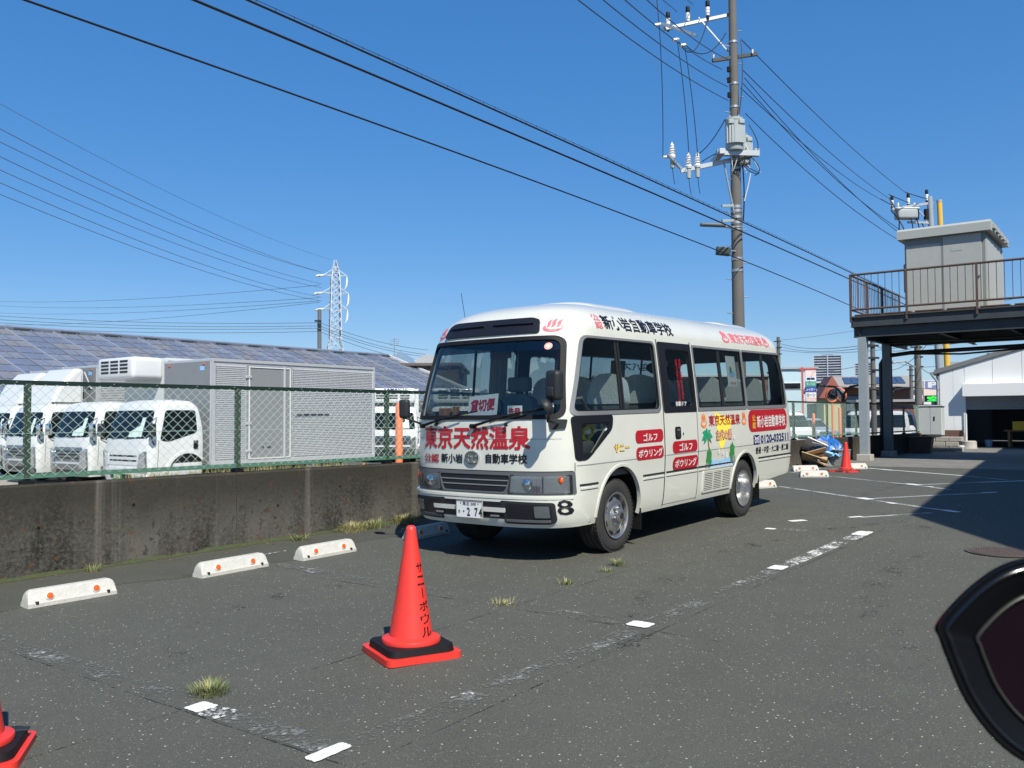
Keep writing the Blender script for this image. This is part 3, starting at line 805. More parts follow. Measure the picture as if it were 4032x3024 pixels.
for i, ch in enumerate('公認'): text_on('lettering', ch, (4.58, 1.225 - i * .095, 4.69, 1.31 - i * .095), side, .0065, gold_vinyl, rp, bold=.02)
ph = patch('blue_panel', [[(4.605, .918), (4.81, .918), (4.81, 1.043), (4.605, 1.043)]], side, .004, 0, navy_vinyl, bus)
for cx in (4.665, 4.75): patch('dial_mark', [ell(cx, .968, .034, .034, 20), ell(cx, .968, .018, .018, 20)], side, .0065, 0, white_vinyl, ph, grid=0)
for s in (-1, 1): patch('dial_mark', [[(4.7075 + s * .012, .99), (4.7075 + s * .085, 1.02), (4.7075 + s * .085, 1.03), (4.7075, 1.005)]], side, .0065, 0, white_vinyl, ph, grid=0)
text_on('lettering', '0120-032511', (4.85, .925, 5.90, 1.038), side, .003, navy_vinyl, bus, bold=.03)
text_on('lettering', '普通・中型・大二輪・普二輪', (4.68, .79, 5.90, .885), side, .003, black_vinyl, bus, bold=.012)
# hot-spring graphic
patch('yellow_beam', [[(3.41, 1.37), (3.96, 1.27), (3.60, .90), (3.52, .95)]], side, .0022, 0, flat('pale_yellow_vinyl', (.90, .76, .10)), bus)
text_on('lettering', '東京天然温泉', (3.24, 1.205, 4.18, 1.338), side, .0045, red_vinyl, bus, bold=.015)
for a, b in ((3.02, 3.18), (4.235, 4.385)): text_on('hot_spring_mark', '♨', (a, 1.19, b, 1.368), side, .004, orange_vinyl, bus, bold=.0)
text_on('lettering', '古代の湯', (3.42, 1.018, 3.90, 1.155), side, .0045, brown_vinyl, bus, bold=.06)
text_on('lettering', '古代の湯', (3.435, 1.028, 3.885, 1.145), side, .0068, salmon_vinyl, bus, bold=.025)
art = patch('bath_picture', [rpoly([(3.14, .705), (3.95, .700), (3.98, .78), (3.80, .80), (3.5, .775), (3.3, .80), (3.14, .78)], .03)], side, .0030, 0, blue_vinyl, bus)
def bush(cx, cz, a, b):
    pts = []
    for i in range(36):
        t = 2 * math.pi * i / 36; k = 1 + .10 * math.sin(t * 7 + cx * 9); pts.append((cx + a * k * math.cos(t), cz + b * k * math.sin(t)))
    return pts
patch('bush', [bush(3.22, .815, .075, .125)], side, .0045, 0, green_vinyl, art)
patch('bush', [bush(3.90, .86, .075, .12)], side, .0045, 0, green_vinyl, art)
patch('rock', [bush(3.96, .76, .05, .07)], side, .0052, 0, grey_vinyl, art)
patch('rock', [bush(3.17, .735, .05, .035)], side, .0056, 0, grey_vinyl, art)
patch('palm_trunk', [[(3.205, .90), (3.235, .90), (3.20, 1.09), (3.175, 1.09)]], side, .0048, 0, brown_vinyl, art)
for i, (dx, dz) in enumerate(((-.17, -.05), (-.14, .05), (-.03, .10), (.09, .07), (.14, -.02), (.10, -.09), (-.12, -.10))):
    c = Vector((3.185, 1.09)); t = c + Vector((dx, dz)); d = (t - c); n_ = Vector((-d.y, d.x)) * .22; md = c + d * .5 + Vector((0, .02))
    patch('palm_frond', [[tuple(c), tuple(md - n_), tuple(t), tuple(md + n_)]], side, .0052 + i * .0003, 0, teal_vinyl, art)
for cx, cz, a in ((3.50, .89, .03), (3.62, .86, .025), (3.97, 1.045, .03), (3.74, .83, .04)):
    patch('steam_puff', [bush(cx, cz, a, a * 1.1)], side, .0056, 0, white_vinyl, art)
for cx, a in ((3.42, .09), (3.66, .10), (3.83, .06)): patch('ripple', [ell(cx, .735, a, .018, 20), ell(cx, .735, a * .8, .012, 20)], side, .0058, 0, white_vinyl, art, grid=0)
# roof lettering on the cove panel
text_on('lettering', '新小岩自動車学校', (1.03, 2.252, 2.55, 2.405), side, .004, black_vinyl, bus, bold=.02)
for i, ch in enumerate('公認'): text_on('lettering', ch, (.865, 2.33 - i * .077, 1.0, 2.402 - i * .077), side, .004, pink_vinyl, bus, bold=.012)
text_on('lettering', '東京天然温泉', (4.18, 2.252, 5.28, 2.385), side, .004, pink_vinyl, bus, bold=.012)
text_on('hot_spring_mark', '♨', (3.92, 2.245, 4.14, 2.405), side, .004, pink_vinyl, bus, bold=.0)
text_on('hot_spring_mark', '♨', (5.31, 2.245, 5.50, 2.385), side, .004, pink_vinyl, bus, bold=.0)
# door window lettering
text_on('lettering', '自動ドア', (2.43, 1.452, 2.70, 1.512), side, -.009, white_vinyl, fd, bold=.02)
for i, ch in enumerate('当館御利用のお客様は'): text_on('lettering', ch, (2.60, 1.955 - i * .047, 2.655, 1.998 - i * .047), side, -.009, red_vinyl, fd, bold=.01)
for i, ch in enumerate('送迎バスをご利用下さい。'): text_on('lettering', ch, (2.515, 1.955 - i * .041, 2.565, 1.992 - i * .041), side, -.009, red_vinyl, fd, bold=.01)
# poster inside window 2, mirrored script on window 3 (it faces the other way)
po = patch('poster', [[(3.98, 1.69), (4.27, 1.69), (4.27, 2.08), (3.98, 2.08)]], side, -.025, .002, white_vinyl, f2)
patch('poster_print', [bush(4.13, 1.85, .09, .035)], side, -.0225, 0, blue_vinyl, po); patch('poster_print', [bush(4.10, 1.90, .03, .045)], side, -.022, 0, green_vinyl, po)
text_on('lettering', '古代の湯', (4.04, 1.715, 4.22, 1.75), side, -.022, salmon_vinyl, po, bold=.02)
def side_rev(u, v, off): return side(2 * 5.15 - u, v, off)
text_on('lettering', '送迎バス', (4.60, 1.97, 5.66, 2.09), lambda u, v, o: far(10.3 - u, v, o), .0, black_vinyl, f3, bold=.04)
# --- front: panel lettering
text_on('lettering', '東京天然温泉', (-.715, 1.075, .645, 1.305), front, .004, red_vinyl, bus, bold=.028)
text_on('lettering', '公認', (-.715, .935, -.465, 1.022), front, .004, red_vinyl, bus, bold=.02)
text_on('lettering', '新小岩', (-.432, .938, -.137, 1.03), front, .004, black_vinyl, bus, bold=.025)
text_on('lettering', '自動車学校', (.15, .945, .613, 1.04), front, .004, black_vinyl, bus, bold=.025)
em = patch('emblem', [ell(-.012, .995, .088, .067, 36), ell(-.012, .995, .076, .056, 36)], front, .020, .016, chrome, bus, grid=0)
patch('emblem_ring', [ell(-.012, 1.015, .079, .030, 30), ell(-.012, 1.015, .069, .021, 30)], front, .020, .014, chrome, em, grid=0)
patch('emblem_ring', [ell(-.012, .993, .030, .058, 30), ell(-.012, .993, .020, .049, 30)], front, .0205, .014, chrome, em, grid=0)
strip('front_crease', -.90, 1.175, .90, 1.181, crease_shadow_grey, front, .002, .002)
# --- lamp strip and grille
ls = patch('lamp_strip', [rrect(-.972, .655, .972, .868, .012)], front, .006, .02, grey_plastic, bus, grid=.04)
patch('strip_seam', [rrect(-.965, .866, .965, .876, .003)], front, .004, .004, black_rubber, ls)
gr = patch('grille', [rpoly([(-.44, .835), (.44, .835), (.385, .675), (-.385, .675)], .04)], front, .009, 0, black_vinyl, ls)
patch('grille_rim', [rpoly([(-.455, .845), (.455, .845), (.40, .662), (-.40, .662)], .05), rpoly([(-.44, .835), (.44, .835), (.385, .677), (-.385, .677)], .04)], front, .018, .012, grey_plastic, gr)
for z, hw in ((.785, .415), (.737, .40)): patch('grille_bar', [rrect(-hw, z - .005, hw, z + .005, .002)], front, .016, .008, alu, gr)
for k in range(31):
    u = -.40 + .8 * k / 30
    if abs(u) < .395: patch('grille_fin', [rrect(u - .003, .69, u + .003, .825, .001)], front, .011, .004, dark_plastic, gr, grid=0)
refl = pm('lamp_reflector', (.62, .64, .66), .18, .85, var=.25, scale=40)
amber = pm('amber_lens', (.75, .12, .02), .2, var=.1)
for sg in (-1, 1):
    hl = patch('headlight', [rpoly([(sg * .43, .675), (sg * .745, .672), (sg * .745, .83), (sg * .445, .83)], .015)], front, .008, 0, refl, ls)
    patch('lens', [rpoly([(sg * .425, .668), (sg * .748, .665), (sg * .748, .835), (sg * .44, .835)], .012)], front, .026, .016, lamp_glass, hl)
    patch('lamp_rim', [rpoly([(sg * .415, .66), (sg * .955, .66), (sg * .955, .842), (sg * .43, .842)], .012), rpoly([(sg * .428, .672), (sg * .942, .672), (sg * .942, .832), (sg * .442, .832)], .01)], front, .016, .012, dark_plastic, hl, grid=0)
    m = MB(); M = Matrix.Translation(front(sg * .60, .752, .002)) @ Matrix.Rotation(-math.pi / 2, 4, 'Y')
    m.lathe([(.062, -.002), (.055, .012), (.03, .016), (.022, .02), (0, .022)], 20, M); m.build('bulb_dish', chrome, hl, 30)
    patch('lens_rib', [rrect(min(sg * .60, sg * .735), .676, max(sg * .60, sg * .735), .74, .004)], front, .012, 0, glass('ribbed_lens', (.7, .72, .75), .25), hl)
    sl = patch('turn_signal', [rpoly([(sg * .76, .672), (sg * .945, .672), (sg * .945, .83), (sg * .76, .83)], .01)], front, .0085, 0, refl, ls)
    patch('lens', [rpoly([(sg * .755, .667), (sg * .948, .667), (sg * .948, .833), (sg * .755, .833)], .01)], front, .024, .014, lamp_glass, sl)
    m = MB(); M = Matrix.Translation(front(sg * .885, .79, .0)) @ Matrix.Scale(.5, 4, (1, 0, 0)); m.lathe([(.038 * math.cos(a), .038 * math.sin(a)) for a in np.linspace(-1.57, 1.57, 9)], 16, M); m.build('amber_bulb', amber, sl, 60)
# --- bumper
bp_ = patch('bumper', [rpoly([(-.968, .36), (.968, .36), (.968, .652), (-.968, .652)], .02)], front, .034, .06, white_paint, bus, grid=.03)
patch('bumper_lip', [rrect(-.95, .618, .95, .640, .008)], front, .040, .012, white_paint, bp_)
patch('bumper_intake', [rrect(-.50, .43, .42, .585, .01)], front, .0355, 0, black_vinyl, bp_)
patch('bumper_bar', [rrect(-.50, .495, .40, .53, .008)], front, .048, .012, white_paint, bp_)
for u in (-.42, .28): patch('tow_hook', [rrect(u - .05, .452, u + .05, .466, .006)], front, .055, .01, alu, bp_)
for sg in (-1, 1):
    fb = patch('fog_lamp_housing', [rpoly([(sg * .34, .60), (sg * .845, .588), (sg * .845, .425), (sg * .80, .40), (sg * .38, .40), (sg * .385, .45)], .03)], front, .042, .02, dark_plastic, bp_)
    patch('housing_recess', [rpoly([(sg * .40, .575), (sg * .815, .567), (sg * .815, .44), (sg * .42, .432)], .03)], front, .0435, 0, black_vinyl, fb)
    patch('fog_lamp', [rrect(min(sg * .68, sg * .80), .455, max(sg * .68, sg * .80), .555, .012)], front, .046, .006, refl, fb)
    patch('lens', [rrect(min(sg * .675, sg * .805), .45, max(sg * .675, sg * .805), .56, .012)], front, .052, .006, lamp_glass, fb)
    patch('housing_sill', [rrect(min(sg * .40, sg * .80), .418, max(sg * .40, sg * .80), .432, .004)], front, .05, .012, grey_plastic, fb)
text_on('lettering', '8', (.855, .475, .945, .612), front, .0365, black_vinyl, bp_, bold=.012)
def plate_map(u, v, off): return Vector((-.045 - off, -u, v))
npl = MB().box((-.045, .0, .4985), (.006, .33, .165), bev=.002).build('number_plate', pm('plate_white', (.72, .73, .72), .4, var=.03), bus)
plate_green = flat('plate_black', (.02, .03, .03), .4)
text_on('lettering', '足立 200', (-.085, .538, .085, .570), plate_map, .0045, plate_green, npl, bold=.01)
text_on('lettering', 'さ', (-.14, .462, -.115, .489), plate_map, .0045, plate_green, npl, bold=.01)
text_on('lettering', '・', (-.08, .47, -.06, .487), plate_map, .0045, plate_green, npl, bold=.01)
for a, ch in ((-.03, '2'), (.065, '7'), (.118, '4')): text_on('lettering', ch, (a, .435, a + .04, .518), plate_map, .0045, plate_green, npl, bold=.03)
for u in (-.11, .11): MB().cyl((-.05, u, .556), (-.047, u, .556), .007, n=8).build('plate_screw', rust_steel, npl)
patch('plate_rim', [rrect(-.165, .416, .165, .581, .01), rrect(-.159, .422, .159, .575, .008)], plate_map, .006, .004, alu, npl, grid=0)
# --- roof scoop
sc = patch('air_scoop', [rpoly([(-.60, 2.196), (.60, 2.196), (.565, 2.318), (.48, 2.345), (-.48, 2.345), (-.565, 2.318)], .03)], front, .022, .03, black_vinyl, bus)
for sg in (-1, 1):
    patch('scoop_lip', [rpoly([(sg * .055, 2.275), (sg * .53, 2.272), (sg * .49, 2.325), (sg * .07, 2.328)], .02)], front, .040, .02, black_vinyl, sc)
for a, b in ((-.80, -.63), (.615, .79)): text_on('hot_spring_mark', '♨', (a, 2.205, b, 2.335), front, .004, pink_vinyl, bus, bold=.0)
# roof humps
for x0, x1, h in ((1.35, 2.35, .028), (4.75, 5.6, .026)):
    m = MB(); vs = []; fs = []; nx, ny = 24, 24
    for i in range(nx + 1):
        for j in range(ny + 1):
            a = i / nx; b = j / ny * 2 - 1
            x = x0 + (x1 - x0) * a; y = b * .62
            k = max(0, 1 - abs(2 * a - 1) ** 6) ** .5 * max(0, 1 - abs(b) ** 6) ** .5
            t = min(.9999, abs(y) / .925); z = RT0 + RTB * (1 - t ** RTN) ** (1 / RTN)
            zc = z if True else z
            vs.append((x, y, zc - .02 + (h + .02) * k))
    for i in range(nx):
        for j in range(ny): fs.append((i * (ny + 1) + j, (i + 1) * (ny + 1) + j, (i + 1) * (ny + 1) + j + 1, i * (ny + 1) + j + 1))
    m.add(vs, fs); m.build('roof_hump', white_paint, bus, 50)
# --- wipers
for ua, za, ub, zb in ((-.73, 1.30, .0, 1.405), (.0, 1.30, .74, 1.43)):
    m = MB(); a = front(ua, za, .03); b = front(ub, zb, .035); k = front(ua + (ub - ua) * .55, za + (zb - za) * .55 + .015, .055)
    m.tube([a, (a + k) / 2, k, k * .4 + b * .6], [.016, .012, .009, .006], 6); m.cyl(front(ua, za, .0), front(ua, za, .045), .024, n=10)
    wp = m.build('wiper_arm', black_rubber, bus, 40)
    pts = [front(ua + (ub - ua) * (.30 + .75 * i / 10), za + (zb - za) * (.30 + .75 * i / 10) - .004 + .035, .018) for i in range(11)]
    MB().tube(pts, .008, 5).build('wiper_blade', black_rubber, wp)
for u in (-.50, .39): MB().tube([front(u, 1.322, .0), front(u + .01, 1.318, .035), front(u + .035, 1.306, .045)], [.016, .014, .01], 6).build('washer_nozzle', black_rubber, bus)
# --- mirrors
def rbox(c, d, r=.3, M=None, seg=3):
    bm = bmesh.new(); bmesh.ops.create_cube(bm, size=1)
    for q in bm.verts: q.co = Vector((q.co.x * d[0], q.co.y * d[1], q.co.z * d[2]))
    bmesh.ops.bevel(bm, geom=bm.edges[:], offset=min(d) * r, segments=seg, affect='EDGES', profile=.6)
    bm.verts.index_update(); m = MB(); T = (M or Matrix()) @ Matrix.Translation(c)
    m.add([T @ q.co for q in bm.verts], [[q.index for q in f.verts] for f in bm.faces]); bm.free(); return m
mir_glass = pm('mirror_glass', (.7, .72, .74), .03, 1, var=.02)
brk = front(.885, 1.32, .0)
mc = Vector((-.07, -1.035, 1.675))
m = rbox((0, 0, 0), (.10, .19, .27), .42, Matrix.Translation(mc) @ Matrix.Rotation(-.45, 4, 'Z') @ Matrix.Rotation(.05, 4, 'X'))
mr = m.build('door_mirror', dark_plastic, bus, 50)
m = MB(); m.tube([brk + Vector((-.03, 0, 0)), Vector((-.06, -.95, 1.35)), Vector((-.10, -1.0, 1.44)), mc + Vector((-.02, .01, -.12))], .013, 7); m.build('mirror_arm', dark_plastic, mr, 40)
m = rbox((0, 0, -.05), (.05, .07, .09), .3, Matrix.Translation(mc + Vector((-.05, 0, -.01)))); m.build('mirror_clamp', dark_plastic, mr, 50)
MB().cyl(mc + Vector((-.03, 0, -.16)), mc + Vector((-.03, 0, -.195)), .012, n=8).build('clamp_nut', white_vinyl, mr)
M = Matrix.Translation((-.12, -.965, 1.47)) @ Matrix.Rotation(-.9, 4, 'Z') @ Matrix.Rotation(1.05, 4, 'Y')
m = MB(); m.lathe([(0, .075), (.04, .07), (.075, .045), (.088, .0), (.086, -.006), (0, -.008)], 22, M); rm = m.build('round_mirror', dark_plastic, mr, 45)
patch('mirror_bracket', [rpoly([(.815, 1.262), (.92, 1.272), (.93, 1.36), (.80, 1.365)], .015)], front, .018, .02, dark_plastic, mr)
m2c = Vector((.13, 1.015, 1.48))
rbox((0, 0, 0), (.08, .11, .20), .42, Matrix.Translation(m2c) @ Matrix.Rotation(.4, 4, 'Z')).build('door_mirror', dark_plastic, bus, 50)
MB().tube([m2c + Vector((0, 0, -.1)), (.12, .98, 1.38), front(-.90, 1.32, 0)], .013, 6).build('mirror_arm', dark_plastic, bus, 40)
# --- wheels
def wheel(x, y, rear_w):
    Rr = .3675; M = Matrix.Translation((x, y, Rr)) @ Matrix.Rotation(math.pi / 2, 4, 'X')
    t = MB(); pr = [(.225, -.20), (.30, -.215), (.335, -.208), (.356, -.19), (.3675, -.165)]
    for g_ in (-.115, -.06, .0): pr += [(.3675, g_ - .006), (.358, g_ - .005), (.358, g_ + .005), (.3675, g_ + .006)]
    pr += [(.3675, .02), (.358, .035), (.345, .046), (.33, .052), (.30, .058), (.262, .055), (.235, .045), (.228, .03)]
    MM = M @ Matrix.Translation((0, 0, -.02)); t.lathe(pr, 56, MM)
    # shoulder lugs
    for k in range(56):
        a = 2 * math.pi * k / 56; q = MM @ Matrix.Rotation(a, 4, 'Z'); t.box((.363, 0, .028), (.012, .022, .03), M=q)
    wt = t.build('wheel', tyre_mat, bus, 35)
    r = MB()
    if not rear_w:
        r.lathe([(.232, .03), (.236, .040), (.226, .044), (.214, .034), (.212, .0), (.205, -.02), (.19, .0), (.16, .022), (.12, .034), (.102, .034), (.098, .045), (.07, .048), (.068, .085), (.052, .095), (.0, .097)], 40, M)
        hub = r.build('rim', bright_steel, wt, 40)
        h = MB()
        for k in range(8):
            a = 2 * math.pi * (k + .5) / 8; q = M @ Matrix.Rotation(a, 4, 'Z')
            if k % 1 == 0: h.cyl(q @ Vector((.172, 0, .0125)), q @ Vector((.172, 0, .0175)), .034, n=14)
        h.build('hand_hole', black_vinyl, hub)
        h = MB()
        for k in range(6):
            a = 2 * math.pi * k / 6 + .3; q = M @ Matrix.Rotation(a, 4, 'Z'); h.cyl(q @ Vector((.088, 0, .04)), q @ Vector((.088, 0, .072)), .016, .013, n=8)
        h.build('wheel_nut', chrome, hub, 40)
        h = MB(); h.cyl(M @ Vector((0, 0, .09)), M @ Vector((0, 0, .104)), .036, .03, n=14); h.build('hub_cap', dark_plastic, hub, 40)
    else:
        r.lathe([(.232, .03), (.237, .042), (.228, .046), (.214, .036), (.207, -.03), (.195, -.10), (.175, -.12), (.14, -.125), (.11, -.115), (.085, -.115), (.083, -.02), (.06, -.01), (0, -.008)], 40, M)
        hub = r.build('rim', bright_steel, wt, 40)
        h = MB()
        for k in range(6):
            a = 2 * math.pi * k / 6; q = M @ Matrix.Rotation(a, 4, 'Z'); h.cyl(q @ Vector((.105, 0, -.118)), q @ Vector((.105, 0, -.085)), .016, .013, n=8)
        h.build('wheel_nut', chrome, hub, 40)
    return wt
for s, yy in ((1, -.935),): pass
wheel(FW, -.905, False); wheel(RW, -.925, True)
wf = wheel(FW, 0, False); wf.location = (2 * FW, .905, 0); wf.rotation_euler = (0, 0, math.pi)
wr = wheel(RW, 0, True); wr.location = (2 * RW, .925, 0); wr.rotation_euler = (0, 0, math.pi)
# arch liners, chassis, flaps
for cx, a, b in ((FW, .45, .485), (RW, .43, .45)):
    for s in (-1, 1):
        e = ell(cx, .40, a, b, 16, 180, 0); m = MB()
        vs = [(p[0], s * .97, p[1]) for p in e] + [(p[0], s * .50, p[1]) for p in e]; n = len(e)
        m.add(vs, [(i, i + 1, i + 1 + n, i + n) for i in range(n - 1)] + [tuple(range(n, 2 * n))]); m.build('arch_liner', black_rubber, bus)
m = MB(); m.box((2.75, 0, .50), (2.3, 1.5, .22)); m.box((.55, 0, .48), (.35, 1.5, .2)); m.box((5.3, 0, .60), (1.0, 1.5, .2)); m.cyl((FW, -.7, .34), (FW, .7, .34), .06, n=10); m.cyl((RW, -.7, .34), (RW, .7, .34), .08, n=10); m.box((3.3, -.6, .36), (.7, .35, .16)); m.cyl((1.6, .3, .34), (5.9, .3, .34), .04, n=8)
m.build('chassis', black_rubber, bus)
for x, z0, y0 in ((1.60, .17, -.97), (4.83, .17, -.985), (1.60, .17, .70), (4.83, .17, .62)):
    m = MB(); m.box((x, y0 + .17, z0 + .2), (.015, .34, .40)); m.build('mud_flap', black_rubber, bus)
# --- inside
inside = pm('cabin_plastic', (.12, .125, .125), .7, var=.1)
seat_mat = pm('seat_fabric', (.16, .185, .185), .9, var=.3, scale=40, bump=.3, bscale=120)
lace = pm('white_lace_cover', (.72, .76, .75), .9, var=.22, scale=45, bump=.8, bscale=60)
m = MB(); m.box((3.15, 0, .80), (5.7, 1.86, .06)); m.build('cabin_floor', inside, bus)
m = rbox((.42, 0, 1.20), (.52, 1.66, .34), .3); m.box((.62, 0, 1.0), (.3, 1.7, .4)); m.build('dashboard', inside, bus, 40)
m = rbox((.55, .42, 1.39), (.30, .5, .10), .4); m.build('instrument_hood', dark_plastic, bus, 40)
M = Matrix.Translation((.80, .45, 1.42)) @ Matrix.Rotation(-.9, 4, 'Y')
m = MB(); m.tube([M @ Vector((.20 * math.cos(t), .20 * math.sin(t), 0)) for t in np.linspace(0, 2 * math.pi, 30)], .015, 6); m.bar(M @ Vector((-.19, 0, 0)), M @ Vector((.19, 0, 0)), .03, .02); m.build('steering_wheel', dark_plastic, bus, 40)
def seat(x, y, w=.44, top=1.80, cover=True, mat=None, headrest=False):
    prof = [(-w / 2, 0), (w / 2, 0), (w / 2 * 1.0, (top - 1.2) * .62), (w / 2 * .8, (top - 1.2) * .9), (w / 2 * .4, top - 1.2), (-w / 2 * .4, top - 1.2), (-w / 2 * .8, (top - 1.2) * .9), (-w / 2, (top - 1.2) * .62)]
    prof = rpoly(prof, .08, 3)
    M = Matrix.Translation((x, y, 1.2)) @ Matrix.Rotation(.14, 4, 'Y') @ Matrix(((0, 0, 1, -.06), (1, 0, 0, 0), (0, 1, 0, 0), (0, 0, 0, 1)))
    m = MB(); m.prism(prof, .12, M); m.box((x - .28, y, 1.16), (.50, w, .14), bev=.04); m.box((x - .1, y, 1.0), (.06, w * .8, .35)); 
    m.box((x - .02, y, 1.25), (.1, w, .3), bev=.03)
    s = m.build('seat', mat or seat_mat, bus, 40)
    if cover:
        H = top - 1.2
        p2 = rpoly([(-w / 2 * 1.03, H * .48), (w / 2 * 1.03, H * .48), (w / 2 * 1.03, H * .62), (w / 2 * .83, H * .92), (w / 2 * .4, H * 1.03), (-w / 2 * .4, H * 1.03), (-w / 2 * .83, H * .92), (-w / 2 * 1.03, H * .62)], .08, 3)
        M2 = M @ Matrix.Translation((0, 0, -.012)); MB().prism(p2, .144, M2).build('seat_cover', lace, s, 40)
    return s
for x in (1.52, 2.22, 4.02, 4.72, 5.45):
    seat(x, -.62)
for x in (2.2, 2.95, 3.65, 4.35, 5.05, 5.6):
    seat(x, .62); seat(x, .18)
sd = seat(1.35, .45, .50, 1.62, False)
rbox((1.42, .45, 1.73), (.10, .30, .17), .4).build('headrest', seat_mat, sd, 50)
MB().cyl((1.41, .38, 1.58), (1.41, .38, 1.68), .008, n=6).cyl((1.41, .52, 1.58), (1.41, .52, 1.68), .008, n=6).build('headrest_post', chrome, sd)
MB().tube([(.55, -.80, 1.42), (.60, -.80, 1.55), (.75, -.80, 1.56), (.85, -.80, 1.44)], .018, 7).build('grab_handle', inside, bus, 40)
rbox((.62, .10, 2.045), (.04, .26, .12), .3).build('inside_mirror', grey_plastic, bus, 40)
MB().tube([(.62, .10, 2.08), (.60, .10, 2.20)], .012, 6).build('mirror_stalk', dark_plastic, bus)
M = Matrix.Translation((4.3, .2, 1.95)) @ Matrix.Rotation(.5, 4, 'Y'); MB().lathe([(0, .04), (.12, .035), (.17, .01), (.17, -.01), (0, -.015)], 20, M).build('round_inside_mirror', dark_plastic, bus, 50)
curtain = pm('pale_curtain', (.50, .53, .52), .9, var=.15, scale=8)
def curtain_at(x0, x1, yy, name='curtain'):
    m = MB(); vs = []; n = 30
    for i in range(n + 1):
        x = x0 + (x1 - x0) * i / n; w = .015 * math.sin(i * 1.9)
        vs += [(x, yy - .03 + w, 1.46), (x, yy - .09 + w * .6, 2.10)]
    m.add(vs, [(2 * i, 2 * i + 2, 2 * i + 3, 2 * i + 1) for i in range(n)]); return m.build(name, curtain, bus, 60)
curtain_at(1.42, 1.75, .95); curtain_at(2.95, 3.15, .95); curtain_at(4.15, 4.55, .95); curtain_at(5.55, 5.8, .95)
# cardboard sign and oddments behind the windscreen
sg_ = MB(); SM = Matrix.Translation((.30, .09, 1.50)) @ Matrix.Rotation(.28, 4, 'Y') @ Matrix.Rotation(-.08, 4, 'X')
sg_.box((0, 0, 0), (.006, .37, .22), M=SM); so_ = sg_.build('windscreen_sign', white_vinyl, bus)
text_on('lettering', '貸切便', (-.155, -.06, .155, .07), lambda u, v, o: SM @ Vector((-.005 - o, -u, v)), .002, red_vinyl, so_, bold=.035)
s2_ = MB().box((.42, -.22, 1.44), (.006, .18, .11), rz=.0).build('windscreen_sign', white_vinyl, bus)
text_on('lettering', '先発', (.145, 1.405, .295, 1.475), lambda u, v, o: Vector((.416 - o, -u, v)), .002, red_vinyl, s2_, bold=.03)
MB().box((.40, .68, 1.43), (.12, .10, .10), bev=.01).box((.42, .55, 1.43), (.07, .05, .13), bev=.005).build('dash_clutter', brown_vinyl, bus)
rbox((.36, .25, 1.40), (.12, .3, .035), .4).build('folded_cloth', flat('cream_cloth', (.75, .68, .35)), bus, 50)
patch('windscreen_sticker', [ell(.70, 2.065, .036, .034, 20)], front, -.006, .001, salmon_vinyl, wsf); patch('sticker_centre', [ell(.70, 2.065, .018, .017, 16)], front, -.0045, 0, white_vinyl, wsf)
# rope by the quarter window
m = MB(); ry = flat('yellow_rope', (.80, .62, .06)); rope = []
for i in range(60):
    t = i / 59; rope.append((.47 + .40 * min(1, t * 1.5) - .22 * max(0, t - .66) * 3, -.86 + .01 * math.sin(t * 50), 1.16 + .03 * math.sin(t * 9) + .11 * max(0, math.sin((t - .5) * 6.28)) ))
m.tube(rope, .017, 6); ro = m.build('rope', ry, bus, 60)
rbox((.62, -.80, 1.06), (.40, .22, .16), .3).build('footwell_panel', inside, bus, 40)
# ================================================================ trucks behind the fence
class Shell:
    """rounded cab or car skin: width, nose and tail tables over height"""
    def __init__(s, wz, ww, xz, xx, rz, rx, pa=.35, pn=3.2, qa=.12, qn=3):
        s.t = (wz, ww, xz, xx, rz, rx); s.pa, s.pn, s.qa, s.qn = pa, pn, qa, qn
    def w(s, z): return float(np.interp(z, s.t[0], s.t[1]))
    def x0(s, z): return float(np.interp(z, s.t[2], s.t[3]))
    def x1(s, z): return float(np.interp(z, s.t[4], s.t[5]))
    def P(s, x, z):
        w, a, b = s.w(z), s.x0(z), s.x1(z)
        if x < a + s.pa: t = min(1, max(0, (a + s.pa - x) / s.pa)); return w * (1 - t ** s.pn) ** (1 / s.pn)
        if x > b - s.qa: t = min(1, max(0, (x - b + s.qa) / s.qa)); return w * (1 - t ** s.qn) ** (1 / s.qn)
        return w
    def X(s, y, z):
        t = min(.9995, abs(y) / s.w(z)); return s.x0(z) + s.pa * (1 - (1 - t ** s.pn) ** (1 / s.pn))
    def side(s, sg=-1):
        def mp(u, v, off): return Vector((u, sg * (s.P(u, v) + off), v))
        return mp
    def front(s):
        def mp(u, v, off): return Vector((s.X(u, v) - off, -u, v))
        return mp
    def mesh(s, zs, nf=10, nm=6, nr=5):
        m = MB(); rings = []
        for z in zs:
            w, a, b = s.w(z), s.x0(z), s.x1(z); near = []
            for i in range(nf + 1):
                th = math.pi / 2 * i / nf; near.append((a + s.pa * (1 - math.cos(th) ** (2 / s.pn)), w * math.sin(th) ** (2 / s.pn)))
            for i in range(1, nm): near.append((a + s.pa + (b - s.qa - a - s.pa) * i / nm, w))
            for i in range(nr + 1):
                th = math.pi / 2 * i / nr; near.append((b - s.qa * (1 - math.sin(th) ** (2 / s.qn)), w * math.cos(th) ** (2 / s.qn)))
            rings.append([(x, -y, z) for x, y in near] + [(x, y, z) for x, y in reversed(near[1:-1])])
        n = len(rings[0]); fs = []
        for r in rings: m.v += r
        for j in range(len(rings) - 1):
            for i in range(n): fs.append((j * n + i, j * n + (i + 1) % n, (j + 1) * n + (i + 1) % n, (j + 1) * n + i))
        t = (len(rings) - 1) * n; fs.append(tuple(range(t, t + n))); fs.append(tuple(range(n - 1, -1, -1)))
        m.f = fs; m.mi = [0] * len(fs); return m
CABW = ([.30, .5, 1.0, 1.2, 1.5, 1.85, 1.98, 2.06, 2.10], [.86, .92, .96, .96, .94, .90, .88, .82, .62])
